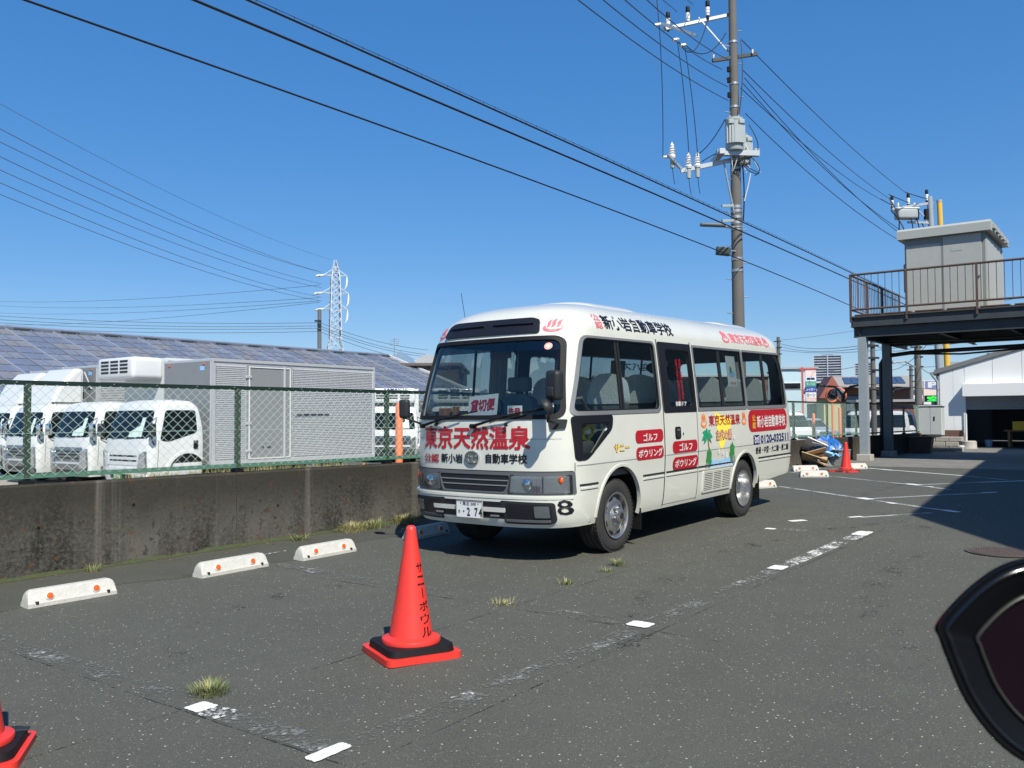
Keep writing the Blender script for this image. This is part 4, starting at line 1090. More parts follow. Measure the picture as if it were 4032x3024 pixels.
CAB = Shell(*CABW, [.30, .5, .9, 1.2, 1.3, 1.85, 1.98, 2.06, 2.10], [.03, .0, .0, .03, .06, .25, .32, .42, .62], [.30, .5, 1.5, 1.9, 2.06, 2.10], [1.42, 1.46, 1.44, 1.36, 1.2, 1.0], pa=.24, pn=3.6)
chrome_dark = pm('dark_chrome', (.32, .33, .35), .22, .9, var=.2, scale=9)
silver = pm('silver_aluminium', (.60, .61, .62), .38, .45, var=.08, scale=6)
panel_grey = pm('box_panel_grey', (.27, .28, .285), .5, .3, var=.06, scale=3)
paper = flat('pale_green_card', (.55, .68, .62))
def truck_wheel(x, y, parent, rad=.38, sg=-1):
    M = Matrix.Translation((x, y, rad)) @ Matrix.Rotation(math.pi / 2 * (1 if sg < 0 else -1), 4, 'X'); t = MB()
    t.lathe([(.20, -.2), (.36, -.2), (rad, -.17), (rad, -.02), (.36, .01), (.22, .0)], 28, M); w = t.build('wheel', tyre_mat, parent, 35)
    MB().lathe([(.22, .0), (.21, -.02), (.17, -.02), (.1, .0), (.09, .03), (0, .04)], 20, M).build('rim', bright_steel, w, 40)
    return w
def truck(lx, ly, rz, label, style, box, group, dark_front=True, plate=None, name='box_truck', z=YARD, sign=None):
    t = thing(name, label, 'truck', lot(lx, ly, z), YAW + rz, group)
    zs = [.30, .36, .5, .7, .9, 1.0, 1.05, 1.1, 1.2, 1.3, 1.45, 1.6, 1.75, 1.85, 1.92, 1.98, 2.03, 2.06, 2.085, 2.10]
    cb = CAB.mesh(zs).build('cab', truck_white, t, 35)
    fr, nr, fa = CAB.front(), CAB.side(-1), CAB.side(1)
    patch('windscreen', [rpoly([(-.84, 1.24), (.84, 1.24), (.76, 1.86), (-.76, 1.86)], .08)], fr, .006, .006, glass_dark, cb, grid=.12)
    for mp in (nr, fa):
        patch('side_window', [rpoly([(.30, 1.20), (.50, 1.16), (1.22, 1.36), (1.20, 1.86), (.46, 1.86)], .07)], mp, .006, .006, glass_dark, cb, grid=.15)
        patch('door_seam', [rrect(.26, .42, .268, 1.20, .002)], mp, .004, .003, black_rubber, cb, grid=.2)
        patch('door_handle', [rrect(1.12, .98, 1.24, 1.18, .02)], mp, .012, .01, black_rubber, cb, grid=0)
        patch('wheel_arch', [ell(.98, .40, .48, .50, 20, 180, 0)], mp, .006, .004, black_rubber, cb, grid=0)
        patch('arch_lip', [ell(.98, .40, .54, .56, 20, 170, 10) + ell(.98, .40, .48, .50, 20, 10, 170)], mp, .03, .03, truck_white, cb, grid=0)
    gm = chrome_dark if dark_front else truck_white
    gp = patch('grille', [rpoly([(-.72, .66), (.72, .66), (.66, 1.0), (-.66, 1.0)], .05)], fr, .012, .012, gm, cb, grid=.12)
    for z_ in ((.74, .84) if not dark_front else (.72, .80, .88)): patch('grille_slot', [rrect(-.55, z_, .55, z_ + .035, .015)], fr, .016, 0, black_vinyl, gp, grid=.15)
    bpr = patch('bumper', [rpoly([(-.82, .31), (.82, .31), (.82, .60), (-.82, .60)], .04)], fr, .06, .08, gm, cb, grid=.1)
    patch('bumper_opening', [rrect(-.45, .36, .45, .46, .02)], fr, .063, 0, black_vinyl, bpr, grid=.15)
    for s in (-1, 1):
        h = patch('headlight', [rpoly([(s * .62, .50), (s * .86, .50), (s * .85, .98), (s * .70, .90)], .03)], fr, .066, .05, refl, cb, grid=.06)
        mx = CAB.X(.7, 1.5)
        m = rbox((0, 0, 0), (.12, .16, .30), .35, Matrix.Translation((mx - .10, s * 1.06, 1.42))); mo_ = m.build('door_mirror', chrome if dark_front else dark_plastic, cb, 45)
        MB().tube([(mx + .1, s * .9, 1.70), (mx - .1, s * 1.04, 1.62), (mx - .1, s * 1.05, 1.2), (mx + .05, s * .92, 1.08)], .015, 6).build('mirror_arm', dark_plastic, mo_, 40)
        truck_wheel(.98, s * .86, t, sg=s); truck_wheel(4.6, s * .88, t, sg=s)
    MB().tube([fr(-.55, 1.24, .02), fr(.05, 1.27, .02)], .012, 5).tube([fr(.0, 1.24, .02), fr(.6, 1.27, .02)], .012, 5).build('wiper', black_rubber, cb)
    if plate:
        pl = MB().box((CAB.x0(.41) - .075, .12, .41), (.01, .33, .165)).build('number_plate', green_vinyl, t)
        text_on('lettering', plate, (-.26, .36, .01, .45), lambda u, v, o: Vector((CAB.x0(.41) - .081 - o, -u, v)), .003, white_vinyl, pl, bold=.02)
    # card behind the screen
    patch('windscreen_card', [[(.12, 1.27), (.62, 1.27), (.58, 1.70), (.46, 1.70), (.46, 1.52), (.12, 1.38)]], fr, .009, 0, paper, cb, grid=.15)
    # chassis and box
    MB().box((3.6, 0, .50), (5.0, .8, .18)).box((2.1, -.55, .55), (.6, .5, .35)).box((2.6, .55, .52), (.9, .4, .3)).build('chassis', black_rubber, t)
    x0, x1, z0, z1, kind = box
    hw = .95
    b = MB().box(((x0 + x1) / 2, 0, (z0 + z1) / 2), (x1 - x0, 2 * hw, z1 - z0), bev=.02).build('cargo_box', truck_white if kind == 'white' else silver, t)
    rail_m = truck_white if kind == 'white' else silver
    m = MB()
    for s in (-1, 1):
        m.bar((x0, s * (hw + .004), z1 - .03), (x1, s * (hw + .004), z1 - .03), .05, .07); m.bar((x0, s * (hw + .004), z0 + .04), (x1, s * (hw + .004), z0 + .04), .05, .09)
        for xx in (x0 + .03, x1 - .03): m.bar((xx, s * (hw + .003), z0), (xx, s * (hw + .003), z1), .06, .05)
    m.build('box_edge_rail', rail_m, b)
    if kind == 'ribbed':
        dx0, dx1 = x0 + .97, x0 + 2.31
        for a, c in ((x0 + .12, dx0 - .04), (dx1 + .04, x1 - .10)):
            m = MB(); prof = []; n = 50; zz0, zz1 = z0 + .12, z1 - .14
            for k in range(n):
                zc = zz0 + (zz1 - zz0) * k / n; dz = (zz1 - zz0) / n
                prof += [(0, zc), (.024, zc + dz * .30), (.024, zc + dz * .55), (0, zc + dz * .85)]
            vs = [(xx, -(hw + .004 + d), zz) for xx in (a, c) for d, zz in prof]; k = len(prof)
            m.add(vs, [(i, i + k, i + 1 + k, i + 1) for i in range(k - 1)]); m.build('ribbed_panel', silver, b)
        d = MB().box(((dx0 + dx1) / 2, -(hw + .012), (z0 + z1) / 2 - .02), (dx1 - dx0, .03, z1 - z0 - .20), bev=.005).build('side_door', panel_grey, b)
        m = MB(); 
        for zz in (z0 + .11, z1 - .16): m.bar((dx0 + .04, -(hw + .035), zz), (dx1 - .04, -(hw + .035), zz), .025, .025)
        for xx in (dx0 + .06, dx1 - .06): m.bar((xx, -(hw + .035), z0 + .11), (xx, -(hw + .035), z1 - .16), .025, .025)
        m.build('door_trim', truck_white, d)
        m = MB().cyl((dx1 - .24, -(hw + .04), z0 + .1), (dx1 - .24, -(hw + .04), z1 - .12), .028, n=8).build('lock_rod', silver, d, 40)
        for zz in (z0 + .3, z0 + .95, z1 - .4): MB().box((dx0 + .04, -(hw + .045), zz), (.16, .03, .06), bev=.01).build('hinge', silver, d)
        MB().box((dx0 + .62, -(hw + .05), z0 + .45), (.12, .04, .12), bev=.01).box((dx0 + .45, -(hw + .045), z0 + .42), (.05, .03, .05)).build('door_latch', steel, d)
        MB().cyl((dx1 + .1, -(hw + .05), z0 + 1.15), (dx1 + 1.2, -(hw + .05), z0 + 1.17), .012, n=6).build('tie_rail', dark_plastic, b)
        fp = MB().box((x0 - .006, 0, (z0 + z1) / 2), (.012, 1.84, z1 - z0 - .12)).build('front_panel', panel_grey, b)
        for y_ in (-.7, .7): MB().box((x0 - .02, y_, z1 - .12), (.02, .09, .03)).build('marker_lamp', reflector_mat, fp)
        MB().box((x0 - .014, -.62, z1 - .22), (.006, .16, .1)).build('maker_label', blue_vinyl, fp)
        MB().cyl((x1 - .3, -.86, z0 - .22), (x1 - .3, -.80, z0 - .22), .05, n=12).build('side_lamp', gold_vinyl, t)
        MB().cyl((1.9, -.93, .35), (1.9, -.88, .35), .05, n=12).build('side_lamp', gold_vinyl, t)
    if style == 'reefer':
        zc = z1 - .27
        u = rbox((x0 - .42, 0, zc), (.84, 1.70, .56), .2).build('cooling_unit', truck_white, t, 45)
        for k, zz in enumerate((.17, .08, -.01, -.10)):
            for yy in (-.45, 0, .45): MB().box((x0 - .842, yy, zc + zz), (.012, .36, .05)).build('vent_slot', black_vinyl, u)
        for yy in (-.5, 0, .5): MB().box((x0 - .70, yy, zc - .262), (.16, .2, .012)).build('vent_slot', black_vinyl, u)
        if sign: text_on('lettering', sign, (-.35, zc + .20, .55, zc + .265), lambda uu, v, o: Vector((x0 - .846 - o, -uu, v)), .004, navy_vinyl, u, bold=.02)
    if style == 'deflector':
        pr = rpoly([(.42, 2.04), (1.36, 2.04), (1.36, 3.02), (1.14, 3.05), (.76, 2.66)], .08)
        M = Matrix(((1, 0, 0, 0), (0, 0, 1, -.76), (0, 1, 0, 0), (0, 0, 0, 1)))
        m = MB(); m.prism(pr, 1.52, M); o = m.build('wind_deflector', truck_white, t); fix_normals(o.data)
        bm = bmesh.new(); bm.from_mesh(o.data); bmesh.ops.bevel(bm, geom=[e for e in bm.edges if abs(e.verts[0].co.y - e.verts[1].co.y) < .01], offset=.09, segments=3, affect='EDGES'); bm.to_mesh(o.data); bm.free(); shade(o.data, 50)
        MB().bar((1.38, -.7, 2.95), (1.58, -.7, 2.5), .03).bar((1.38, .7, 2.95), (1.58, .7, 2.5), .03).build('deflector_stay', truck_white, o)
    return t
ROW = 'trucks parked in a row behind the fence'
truck(3.88, 13.23, 0, 'nearest white truck with ribbed silver box and grey side door behind the fence', 'plain', (1.57, 6.75, .60, 3.06, 'ribbed'), ROW, False, '37-06')
truck(4.05, 16.05, 0, 'white refrigerated truck with cooling unit above the cab, second from the fence', 'reefer', (2.0, 8.2, .62, 3.22, 'white'), ROW)
truck(4.17, 18.9, 0, 'white truck with roof wind deflector and silver box, third from the fence', 'deflector', (1.6, 6.8, .62, 3.14, 'ribbed'), ROW)
truck(4.6, 21.75, 0, 'white truck with roof wind deflector at the left edge, fourth from the fence', 'deflector', (1.6, 6.8, .62, 3.14, 'silver'), ROW)
ROW2 = 'white trucks facing the camera beyond the yard'
for i, (u, lab) in enumerate(((848, 'white truck with cooling unit facing the camera, seen left of the bus'), (985, 'white truck with cooling unit facing the camera, seen through the bus windscreen left half'), (1118, 'white truck with cooling unit facing the camera, seen through the bus windscreen right half'))):
    p = unlot(at(u, 900, 33.0 + i * .2))
    truck(p.x, p.y, math.pi / 2 - YAW + .12, lab, 'reefer', (1.5, 5.2, .95, 2.78, 'white'), ROW2, True, None, sign='YAMAICHI')
# ---- orange bollards on the truck side of the fence
orange_paint = pm('orange_bollard_paint', (.78, .20, .07), .5, var=.12, scale=12, dirt=.15)
def bollard(p, h, label, r=.055):
    t = thing('bollard', label, 'bollard', p, group='orange bollards along the fence')
    MB().lathe([(r, 0), (r, h - .03), (r * .8, h - .006), (0, h)], 16).build('post', orange_paint, t, 40)
    MB().lathe([(r * 1.6, 0), (r * 1.6, .02), (r, .025)], 16).build('base_flange', orange_paint, t, 40)
q = at(862, 870, 13.4); bollard((q.x, q.y, YARD), q.z - YARD, 'orange bollard behind the fence, just left of the bus')
# ---- long solar roofed hall
hall = thing('long_hall', 'long low hall with a panelled glazed roof behind the trucks', 'building', lot(0, 0, YARD), YAW)
RZ, RY, EY, EZ, HX0, HX1 = 5.8 - YARD, 40.0, 30.0, 2.3 - YARD, 6.0, 38.9
panel_blue = pm('roof_panel_glass', (.175, .20, .26), .25, .2, var=.3, scale=.5)
panel_grey2 = pm('roof_panel_weathered', (.225, .24, .285), .3, .2, var=.25, scale=1.5)
panel_dirt = pm('roof_panel_dirty', (.20, .20, .215), .45, .1, var=.25, scale=1.5)
roof_rail = pm('roof_rail', (.48, .51, .56), .35, .5, var=.08)
roof_dark = pm('roof_deck', (.13, .14, .16), .6, var=.25, scale=2)
hall_wall = pm('hall_wall', (.55, .56, .57), .7, var=.1)
m = MB(); m.prism([(RY, RZ - .1), (EY, EZ - .1), (EY + .4, EZ - .25), (EY + .4, 0), (RY + 9 - .4, 0), (RY + 9 - .4, EZ - .25), (RY + 9, EZ - .1)], HX1 - HX0, Matrix(((0, 0, 1, HX0), (1, 0, 0, 0), (0, 1, 0, 0), (0, 0, 0, 1))))
hw_ = m.build('wall', hall_wall, hall); fix_normals(hw_.data)
sl = Vector((0, EY - RY, EZ - RZ)); SLn = sl.length; sd = sl.normalized(); nrm = Vector((0, sd.z, -sd.y)); nrm = nrm if nrm.z > 0 else -nrm
def roofp(x, s, o=0): return Vector((x, RY, RZ)) + sd * s + nrm * o
def slab(x0, x1, s0, s1, o0, o1, name, mat, par):
    m = MB(); vs = [roofp(x, s, o) for o in (o0, o1) for x, s in ((x0, s0), (x1, s0), (x1, s1), (x0, s1))]
    m.add(vs, [(3, 2, 1, 0), (4, 5, 6, 7), (0, 1, 5, 4), (1, 2, 6, 5), (2, 3, 7, 6), (3, 0, 4, 7)]); return m.build(name, mat, par)
rf = slab(HX0, HX1, 0, SLn, -.08, .0, 'roof', roof_dark, hall)
bays, rows = 29, 10
bw = (HX1 - HX0) / bays; rh = (SLn - .35) / rows
proto = None; PM = [MB() for _ in range(3)]
pme = []
for k, mt in enumerate((panel_blue, panel_grey2, panel_dirt)):
    m = MB(); vs = [Vector((x, 0, 0)) + sd * s + nrm * o for o in (.012, .03) for x, s in ((.04, .035), (bw - .04, .035), (bw - .04, rh - .035), (.04, rh - .035))]
    m.add(vs, [(3, 2, 1, 0), (4, 5, 6, 7), (0, 1, 5, 4), (1, 2, 6, 5), (2, 3, 7, 6), (3, 0, 4, 7)])
    me = bpy.data.meshes.new('roof_panel'); me.from_pydata(m.v, [], m.f); me.materials.append(mt); pme.append(me)
for i in range(bays):
    for j in range(rows):
        r_ = random.random(); k = 2 if r_ < .2 else (1 if r_ < .55 else 0)
        o = place('roof_panel', pme[k], rf); o.location = roofp(HX0 + i * bw, .30 + j * rh, 0); o.rotation_euler = (0, 0, 0)
for i in range(bays + 1): slab(HX0 + i * bw - .03, HX0 + i * bw + .03, .25, SLn, .0, .09, 'roof_rail', roof_rail if i % 2 == 0 else panel_grey2, rf)
for i in range(bays): slab(HX0 + (i + .5) * bw - .018, HX0 + (i + .5) * bw + .018, .25, SLn, .03, .065, 'panel_joint_cover', panel_grey2, rf)
for j in range(rows): slab(HX0, HX1, .30 + j * rh - .02, .30 + j * rh + .02, .031, .05, 'purlin_strip', roof_dark, rf)
slab(HX0, HX1, -.05, .22, .02, .16, 'ridge_cap', pm('ridge_cap_metal', (.30, .33, .40), .4, .4, var=.2), rf)
for i in range(0, bays, 2): slab(HX0 + i * bw + .4, HX0 + i * bw + 1.3, .23, .36, .03, .12, 'ridge_vent', beam_steel, rf)
slab(HX1 - .06, HX1 + .14, -.05, SLn, .0, .14, 'gable_trim', hall_wall, rf)
# ---- plain workshops further back, left of and behind the bus
def shed_far(u0, u1, vt, Y, depth, label, wall, roofm, gable=0, name='workshop', eave=.25, rot=0):
    a, b = at(u0, vt, Y), at(u1, vt, Y); c = (a + b) / 2
    t = thing(name, label, 'building', (c.x, c.y, YARD - .05), rot)
    w_ = (b - a).length; h_ = a.z - YARD
    MB().box((0, depth / 2, h_ / 2), (w_, depth, h_)).build('wall', wall, t)
    if gable:
        m = MB(); m.prism([(-w_ / 2 - eave, h_ + .003), (w_ / 2 + eave, h_ + .003), (0, h_ + gable)], depth + 2 * eave, Matrix(((1, 0, 0, 0), (0, 0, -1, depth + eave), (0, 1, 0, 0), (0, 0, 0, 1)))); o = m.build('roof', roofm, t); fix_normals(o.data)
    else: MB().box((0, depth / 2, h_ + .12), (w_ + 2 * eave, depth + 2 * eave, .22), bev=.03).build('roof', roofm, t)
    return t, w_, h_
brown_roof = pm('brown_roof', (.11, .09, .085), .7, var=.2); beige_wall = pm('beige_wall', (.46, .43, .38), .8, var=.08); slate = pm('slate_blue_roof', (.20, .30, .42), .5, var=.1)
white_wall = pm('white_wall', (.66, .68, .69), .7, var=.06); grey_wall = pm('grey_wall', (.36, .37, .38), .75, var=.1)
shed_far(872, 990, 790, 62, 12, 'dark brown low house behind the panelled hall, left of the bus windscreen', pm('dark_cladding', (.075, .06, .055), .7, var=.2), brown_roof, 0)
shed_far(845, 885, 783, 66, 9, 'small house with a slate blue gable roof behind the hall end', beige_wall, slate, .9)
shed_far(888, 960, 784, 72, 9, 'beige house with a flat grey roof above the dark brown house', beige_wall, grey_wall, .8)
t, w_, h_ = shed_far(940, 1420, 855, 56, 10, 'long white workshop seen through the bus windows', white_wall, grey_wall, 0)
for k in range(14):
    o = MB().box((-w_ / 2 + .9 + k * (w_ - 1.8) / 13, -.02, h_ - 1.6), ((w_ - 1.8) / 13 - .12, .05, .75)).build('window', glass_dark, t)
t, w_, h_ = shed_far(1290, 1660, 815, 75, 9, 'brown two storey house seen through the rear bus windows', pm('red_brown_cladding', (.20, .10, .07), .8, var=.2), grey_wall, 0)
for k in range(5): MB().box((-w_ / 2 + 2 + k * (w_ - 4) / 4, -.03, h_ - 1.9), (1.3, .06, 1.1)).build('window', glass_dark, t)
# ================================================================ wheel stops
def wheel_stop(a, b, label, h=.13, group='white concrete wheel stops'):
    a = Vector(a); b = Vector(b); L = (b - a).length; d = (b - a) / L; c = (a + b) / 2
    rz = YAW + math.atan2(d.y, d.x); p = lot(c.x, c.y)
    t = thing('wheel_stop', label, 'wheel stop', p, rz, group); t.rotation_euler = (0, -math.asin(max(-.02, min(.02, (lot(b.x, b.y).z - lot(a.x, a.y).z) / L))), rz)
    W = .15; k = .03
    m = MB(); prof = [(0, -.01), (0, .03), (.012, .04), (.028, h - .02), (.045, h), (W - .045, h), (W - .028, h - .02), (W - .012, .04), (W, .03), (W, -.01)]
    vs = []; fs = []; n = len(prof); st = [(-L / 2, .0), (-L / 2 + .006, .35), (-L / 2 + .02, .75), (-L / 2 + .05, 1), (L / 2 - .05, 1), (L / 2 - .02, .75), (L / 2 - .006, .35), (L / 2, .0)]
    for x, s in st:
        for y, z in prof: vs.append((x + (.012 * (z / h) * (1 if x < 0 else -1) if s < 1 else 0), y, z * (.80 + .20 * s) if z > .04 else z))
    for i in range(len(st) - 1):
        for j in range(n - 1): fs.append((i * n + j, (i + 1) * n + j, (i + 1) * n + j + 1, i * n + j + 1))
    fs += [tuple(range(n)), tuple((len(st) - 1) * n + j for j in range(n - 1, -1, -1))]
    m.add(vs, fs); bl = m.build('block', stop_mat, t, 40); fix_normals(bl.data)
    for x in (-L * .26, L * .26):
        M = Matrix.Translation((x, .022, h * .56)) @ Matrix.Rotation(math.pi / 2 - .18, 4, 'X')
        MB().lathe([(.034, -.012), (.034, .010), (.028, .014), (0, .014)], 18, M).build('reflector_ring', white_vinyl, t, 40)
        MB().lathe([(.025, .0), (.025, .016), (.018, .018), (0, .019)], 16, M).build('reflector', reflector_mat, t, 40)
    for x in (-L * .40, L * .40): MB().cyl((x, .006, .025), (x, .006, .045), .014, n=8).build('anchor_bolt', dark_plastic, t)
    return t
wheel_stop((-3.46, 1.58), (-2.77, 1.53), 'leftmost white wheel stop in front of the concrete wall')
wheel_stop((-2.0, 1.49), (-1.28, 1.48), 'white wheel stop, second from the left below the wall')
wheel_stop((-.92, 1.41), (-.22, 1.40), 'white wheel stop just left of the bus, third from the left')
wheel_stop((.60, 1.38), (1.28, 1.40), 'wheel stop in shadow under the bus front')
wheel_stop((7.75, .33), (8.28, .06), 'white wheel stop half hidden behind the bus rear wheel')
wheel_stop((10.74, .50), (11.04, .04), 'nearest of the three wheel stops by the far red cone')
wheel_stop((12.40, 1.22), (12.86, .82), 'wheel stop in front of the grey box by the blue tarpaulin')
wheel_stop((13.78, .58), (14.27, .18), 'wheel stop right behind the far red cone')
# ================================================================ traffic cones
def cone(p, label, h=.70, base='black', rz=0, writing=True):
    t = thing('traffic_cone', label, 'traffic cone', p, rz, 'red traffic cones')
    k = h / .70
    m = MB(); m.lathe([(.0, .700 * k), (.018, .699 * k), (.028, .692 * k), (.032, .675 * k), (.034, .655 * k), (.124 * k, .075 * k), (.128 * k, .062 * k)], 40)
    sh = m.build('cone_shell', cone_mat, t, 50)
    m = MB(); m.lathe([(.118 * k, .108 * k), (.138 * k, .100 * k), (.158 * k, .094 * k), (.162 * k, .084 * k), (.160 * k, .070 * k)], 40); m.build('collar', cone_mat, t, 50)
    m = MB(); w = .215 * k; pts = rpoly([(-w, -w), (w, -w), (w, w), (-w, w)], .05); m.prism(pts, .034 * k); m.build('base_plate', cone_mat, t, 40)
    if base == 'black':
        m = MB(); pts = rrect(-.19 * k, -.19 * k, .19 * k, .19 * k, .06); inn = rrect(-.150 * k, -.150 * k, .150 * k, .150 * k, .149 * k); n = len(pts)
        vs = [(x, y, .036 * k) for x, y in pts] + [(x * .97, y * .97, .070 * k) for x, y in pts] + [(x, y, .072 * k) for x, y in inn]
        m.add(vs, [(i, (i + 1) % n, (i + 1) % n + n, i + n) for i in range(n)] + [(i + n, (i + 1) % n + n, (i + 1) % n + 2 * n, i + 2 * n) for i in range(n)])
        wt = m.build('ballast_weight', black_rubber, t, 35); fix_normals(wt.data)
        m = MB(); m.box((.16 * k, .12 * k, .074 * k), (.07, .05, .008), bev=.002); m.build('weight_pad', dark_plastic, wt)
    if writing:
        z0, z1 = .66 * k, .07 * k
        def cm(u, v, off):     # u angle (m along the skin), v height
            r = .034 + (.655 * k - v) / (.58 * k) * (.124 * k - .034) if v < .655 * k else .034
            a = writing + u / max(r, .03); return Vector(((r + off) * math.cos(a), (r + off) * math.sin(a), v))
        for i, ch in enumerate('サニーボウル'):
            zt = .50 * k - i * .068 * k; rr = .034 + (.655 - .50 + i * .068) / .58 * .09
            wd = .026 + .0035 * i; hh = .05 * k
            if ch == 'ー': text_on('lettering', '|', (-.004, zt - hh, .004, zt), cm, .0015, black_vinyl, sh, bold=.0)
            else: text_on('lettering', ch, (-wd, zt - hh, wd, zt), cm, .0015, black_vinyl, sh, bold=.008)
    return t
pc = on_ground(888, 1412)
ang = math.atan2(-pc.y, -pc.x)
cone(pc, 'large red traffic cone with black handwriting in the foreground', .78, 'black', .5, ang + .36)
cone(on_ground(-58, 1640), 'red traffic cone cut off at the left edge of the photo', .70, 'black', .3, 0)
c3 = cone(on_ground(1828, 1019), 'distant red traffic cone by the blue tarpaulin and grey box', .64, 'red', .2, 0)
for a_ in (.3, 2.4, 4.4):
    m = MB(); m.prism(rpoly([(.14, -.05), (.36, -.07), (.38, 0), (.36, .07), (.14, .05)], .03), .03, Matrix.Rotation(a_, 4, 'Z')); o = m.build('rubber_foot', cone_mat if a_ > 1 else black_rubber, c3, 40); o.location.z = .003
# drain cover
dc = on_ground(2166, 1193)
t = thing('manhole_cover', 'reddish brown round iron cover in the asphalt at the right edge', 'manhole cover', dc)
rust_iron = pm('rusty_iron', (.105, .08, .07), .75, .3, var=.25, scale=12)
MB().lathe([(.33, .002), (.33, .008), (.30, .009), (.30, .006), (.285, .006), (.285, .010), (0, .010)], 36).build('cover', rust_iron, t, 30)
m = MB()
for i in range(-5, 6):
    for j in range(-5, 6):
        if i * i + j * j < 27: m.box((i * .048, j * .048, .0115), (.024, .024, .004))
tag(m.build('tread_pattern', rust_iron, t), kind='stuff')
# ================================================================ the photographer's own door mirror
mk = thing('car_door_mirror', 'dark red rimmed door mirror of the photographer\'s car at lower right', 'car mirror', at(2190, 1430, .85))
mirror_red = pm('dark_red_car_paint', (.26, .006, .022), .4, var=.05, spec=.3)
mirror_black = pm('black_plastic_with_shade', (.004, .0045, .006), .5, var=.2, spec=.08)  # black plastic, darkened further to stand for shade on the mirror
o_ = mk.location
fwd = sight(2190, 1430).normalized(); up_ = Vector((0, 0, 1)); rt = fwd.cross(up_).normalized(); upv = rt.cross(fwd).normalized()
DZ = .85
def q_(u, v, dep): 
    p = at(u, v, DZ) - o_; return p + fwd * dep
ctl = [(2020, 1350), (2060, 1300), (2110, 1254), (2160, 1222), (2215, 1205), (2300, 1195), (2420, 1210), (2520, 1270), (2560, 1380), (2520, 1540), (2420, 1640), (2320, 1668), (2225, 1652), (2150, 1600), (2085, 1515), (2045, 1425), (2028, 1378)]
out = []
for i in range(len(ctl)):
    a, b, c, d = [Vector(ctl[(i + k) % len(ctl)]) for k in (-1, 0, 1, 2)]
    for k in range(4):
        t_ = k / 4; out.append(tuple(.5 * (2 * b + (c - a) * t_ + (2 * a - 5 * b + 4 * c - d) * t_ ** 2 + (3 * b - a - 3 * c + d) * t_ ** 3)))
cen = Vector((2290, 1430))
def ring(s, dep, sh=(0, 0)): return [q_(cen.x + (u - cen.x) * s + sh[0], cen.y + (v - cen.y) * s + sh[1], dep) for u, v in out]
n = len(out)
m = MB(); rs = [ring(1.0, 0), ring(1.01, .015), ring(.99, .05), ring(.88, .09), ring(.55, .12), ring(.1, .13)]
vs = [p for r in rs for p in r]; fs = [(i * n + j, i * n + (j + 1) % n, (i + 1) * n + (j + 1) % n, (i + 1) * n + j) for i in range(len(rs) - 1) for j in range(n)]
m.add(vs, fs, 0); m.mi = [0 if (out[j][1] < 1356 and i < 2) else 1 for i in range(len(rs) - 1) for j in range(n)]; o = m.build('housing', [mirror_red, mirror_black], mk, 50); fix_normals(o.data)
m = MB(); rs = [ring(.985, -.001), ring(.96, -.012), ring(.88, -.010), ring(.76, -.002), ring(.65, .012)]
vs = [p for r in rs for p in r]; m.add(vs, [(i * n + j, i * n + (j + 1) % n, (i + 1) * n + (j + 1) % n, (i + 1) * n + j) for i in range(len(rs) - 1) for j in range(n)])
o = m.build('bezel', mirror_black, mk, 50); fix_normals(o.data)
m = MB(); m.add(ring(.66, .010), [tuple(range(n))]); m.build('mirror_glass', pm('mirror_glass_painted_reflection', (.007, .003, .006), .12, .0, var=.3, scale=4, spec=.15), mk)  # dark maroon tint painted in place of the car's reflection
m = MB(); m.tube([q_(cen.x + (u - cen.x) * .665, cen.y + (v - cen.y) * .665, .006) for u, v in out + out[:1]], .0022, 6); m.build('glass_rim', pm('mirror_rim', (.03, .03, .026), .4, var=.1), mk, 60)
m = MB(); m.tube([q_(cen.x + (u - cen.x) * .90, cen.y + (v - cen.y) * .90, -.0105) for u, v in out + out[:1]], .003, 6); m.build('bezel_ridge', pm('glossy_black', (.006, .007, .009), .18, var=.1), mk, 60)
# ================================================================ steel platform with transformer cubicle
PX, DZ0 = 18.0, 4.05
pf = thing('steel_platform', 'rusty steel platform on columns carrying the grey cubicle', 'platform', lot(0, 0, 0), YAW)
Y1, Y0, XB = 1.57, -5.2, 23.3
m = MB(); m.box(((PX + XB) / 2, (Y0 + Y1) / 2, DZ0 - .02), (XB - PX, Y1 - Y0, .035)); m.build('deck', rust_steel, pf)
m = MB(); 
for k in range(9): 
    y = Y1 - .1 - k * .76; m.box((PX + .12, y - .33, DZ0 + .018), (.26, .66, .035), bev=.008); m.build('grating', rust_steel, pf); m = MB()
def ibeam(a, b, h, w, name='beam', mat=beam_steel, t=.014):
    m = MB(); m.bar(a, b, t, h); m.bar(Vector(a) + Vector((0, 0, h / 2)), Vector(b) + Vector((0, 0, h / 2)), w, t); m.bar(Vector(a) - Vector((0, 0, h / 2)), Vector(b) - Vector((0, 0, h / 2)), w, t); return m.build(name, mat, pf)
zc = DZ0 - .17
ibeam((PX + .03, Y1, zc), (PX + .03, Y0, zc), .25, .12); ibeam((PX, Y1 - .05, zc), (XB, Y1 - .05, zc), .25, .12); ibeam((XB - .05, Y1, zc), (XB - .05, Y0, zc), .25, .12)
for x in (19.4, 20.8, 22.3): ibeam((x, Y1 - .12, zc - .02), (x, Y0, zc - .02), .20, .10)
zg = DZ0 - .45
ibeam((PX + .10, Y1 - .05, zg), (PX + .10, Y0, zg), .25, .14); ibeam((PX + .05, Y1 - .22, zg - .03), (XB - .1, Y1 - .22, zg - .03), .25, .14); ibeam((21.0, Y1 - .02, zg - .06), (21.0, Y0, zg - .06), .28, .14)
ibeam((20.6, Y1 - .3, zg - .05), (20.6, Y0, zg - .05), .2, .12)
for y in (-.6, -2.2, -3.6): ibeam((PX + .2, y, zg - .02), (XB - .2, y, zg - .02), .2, .1)
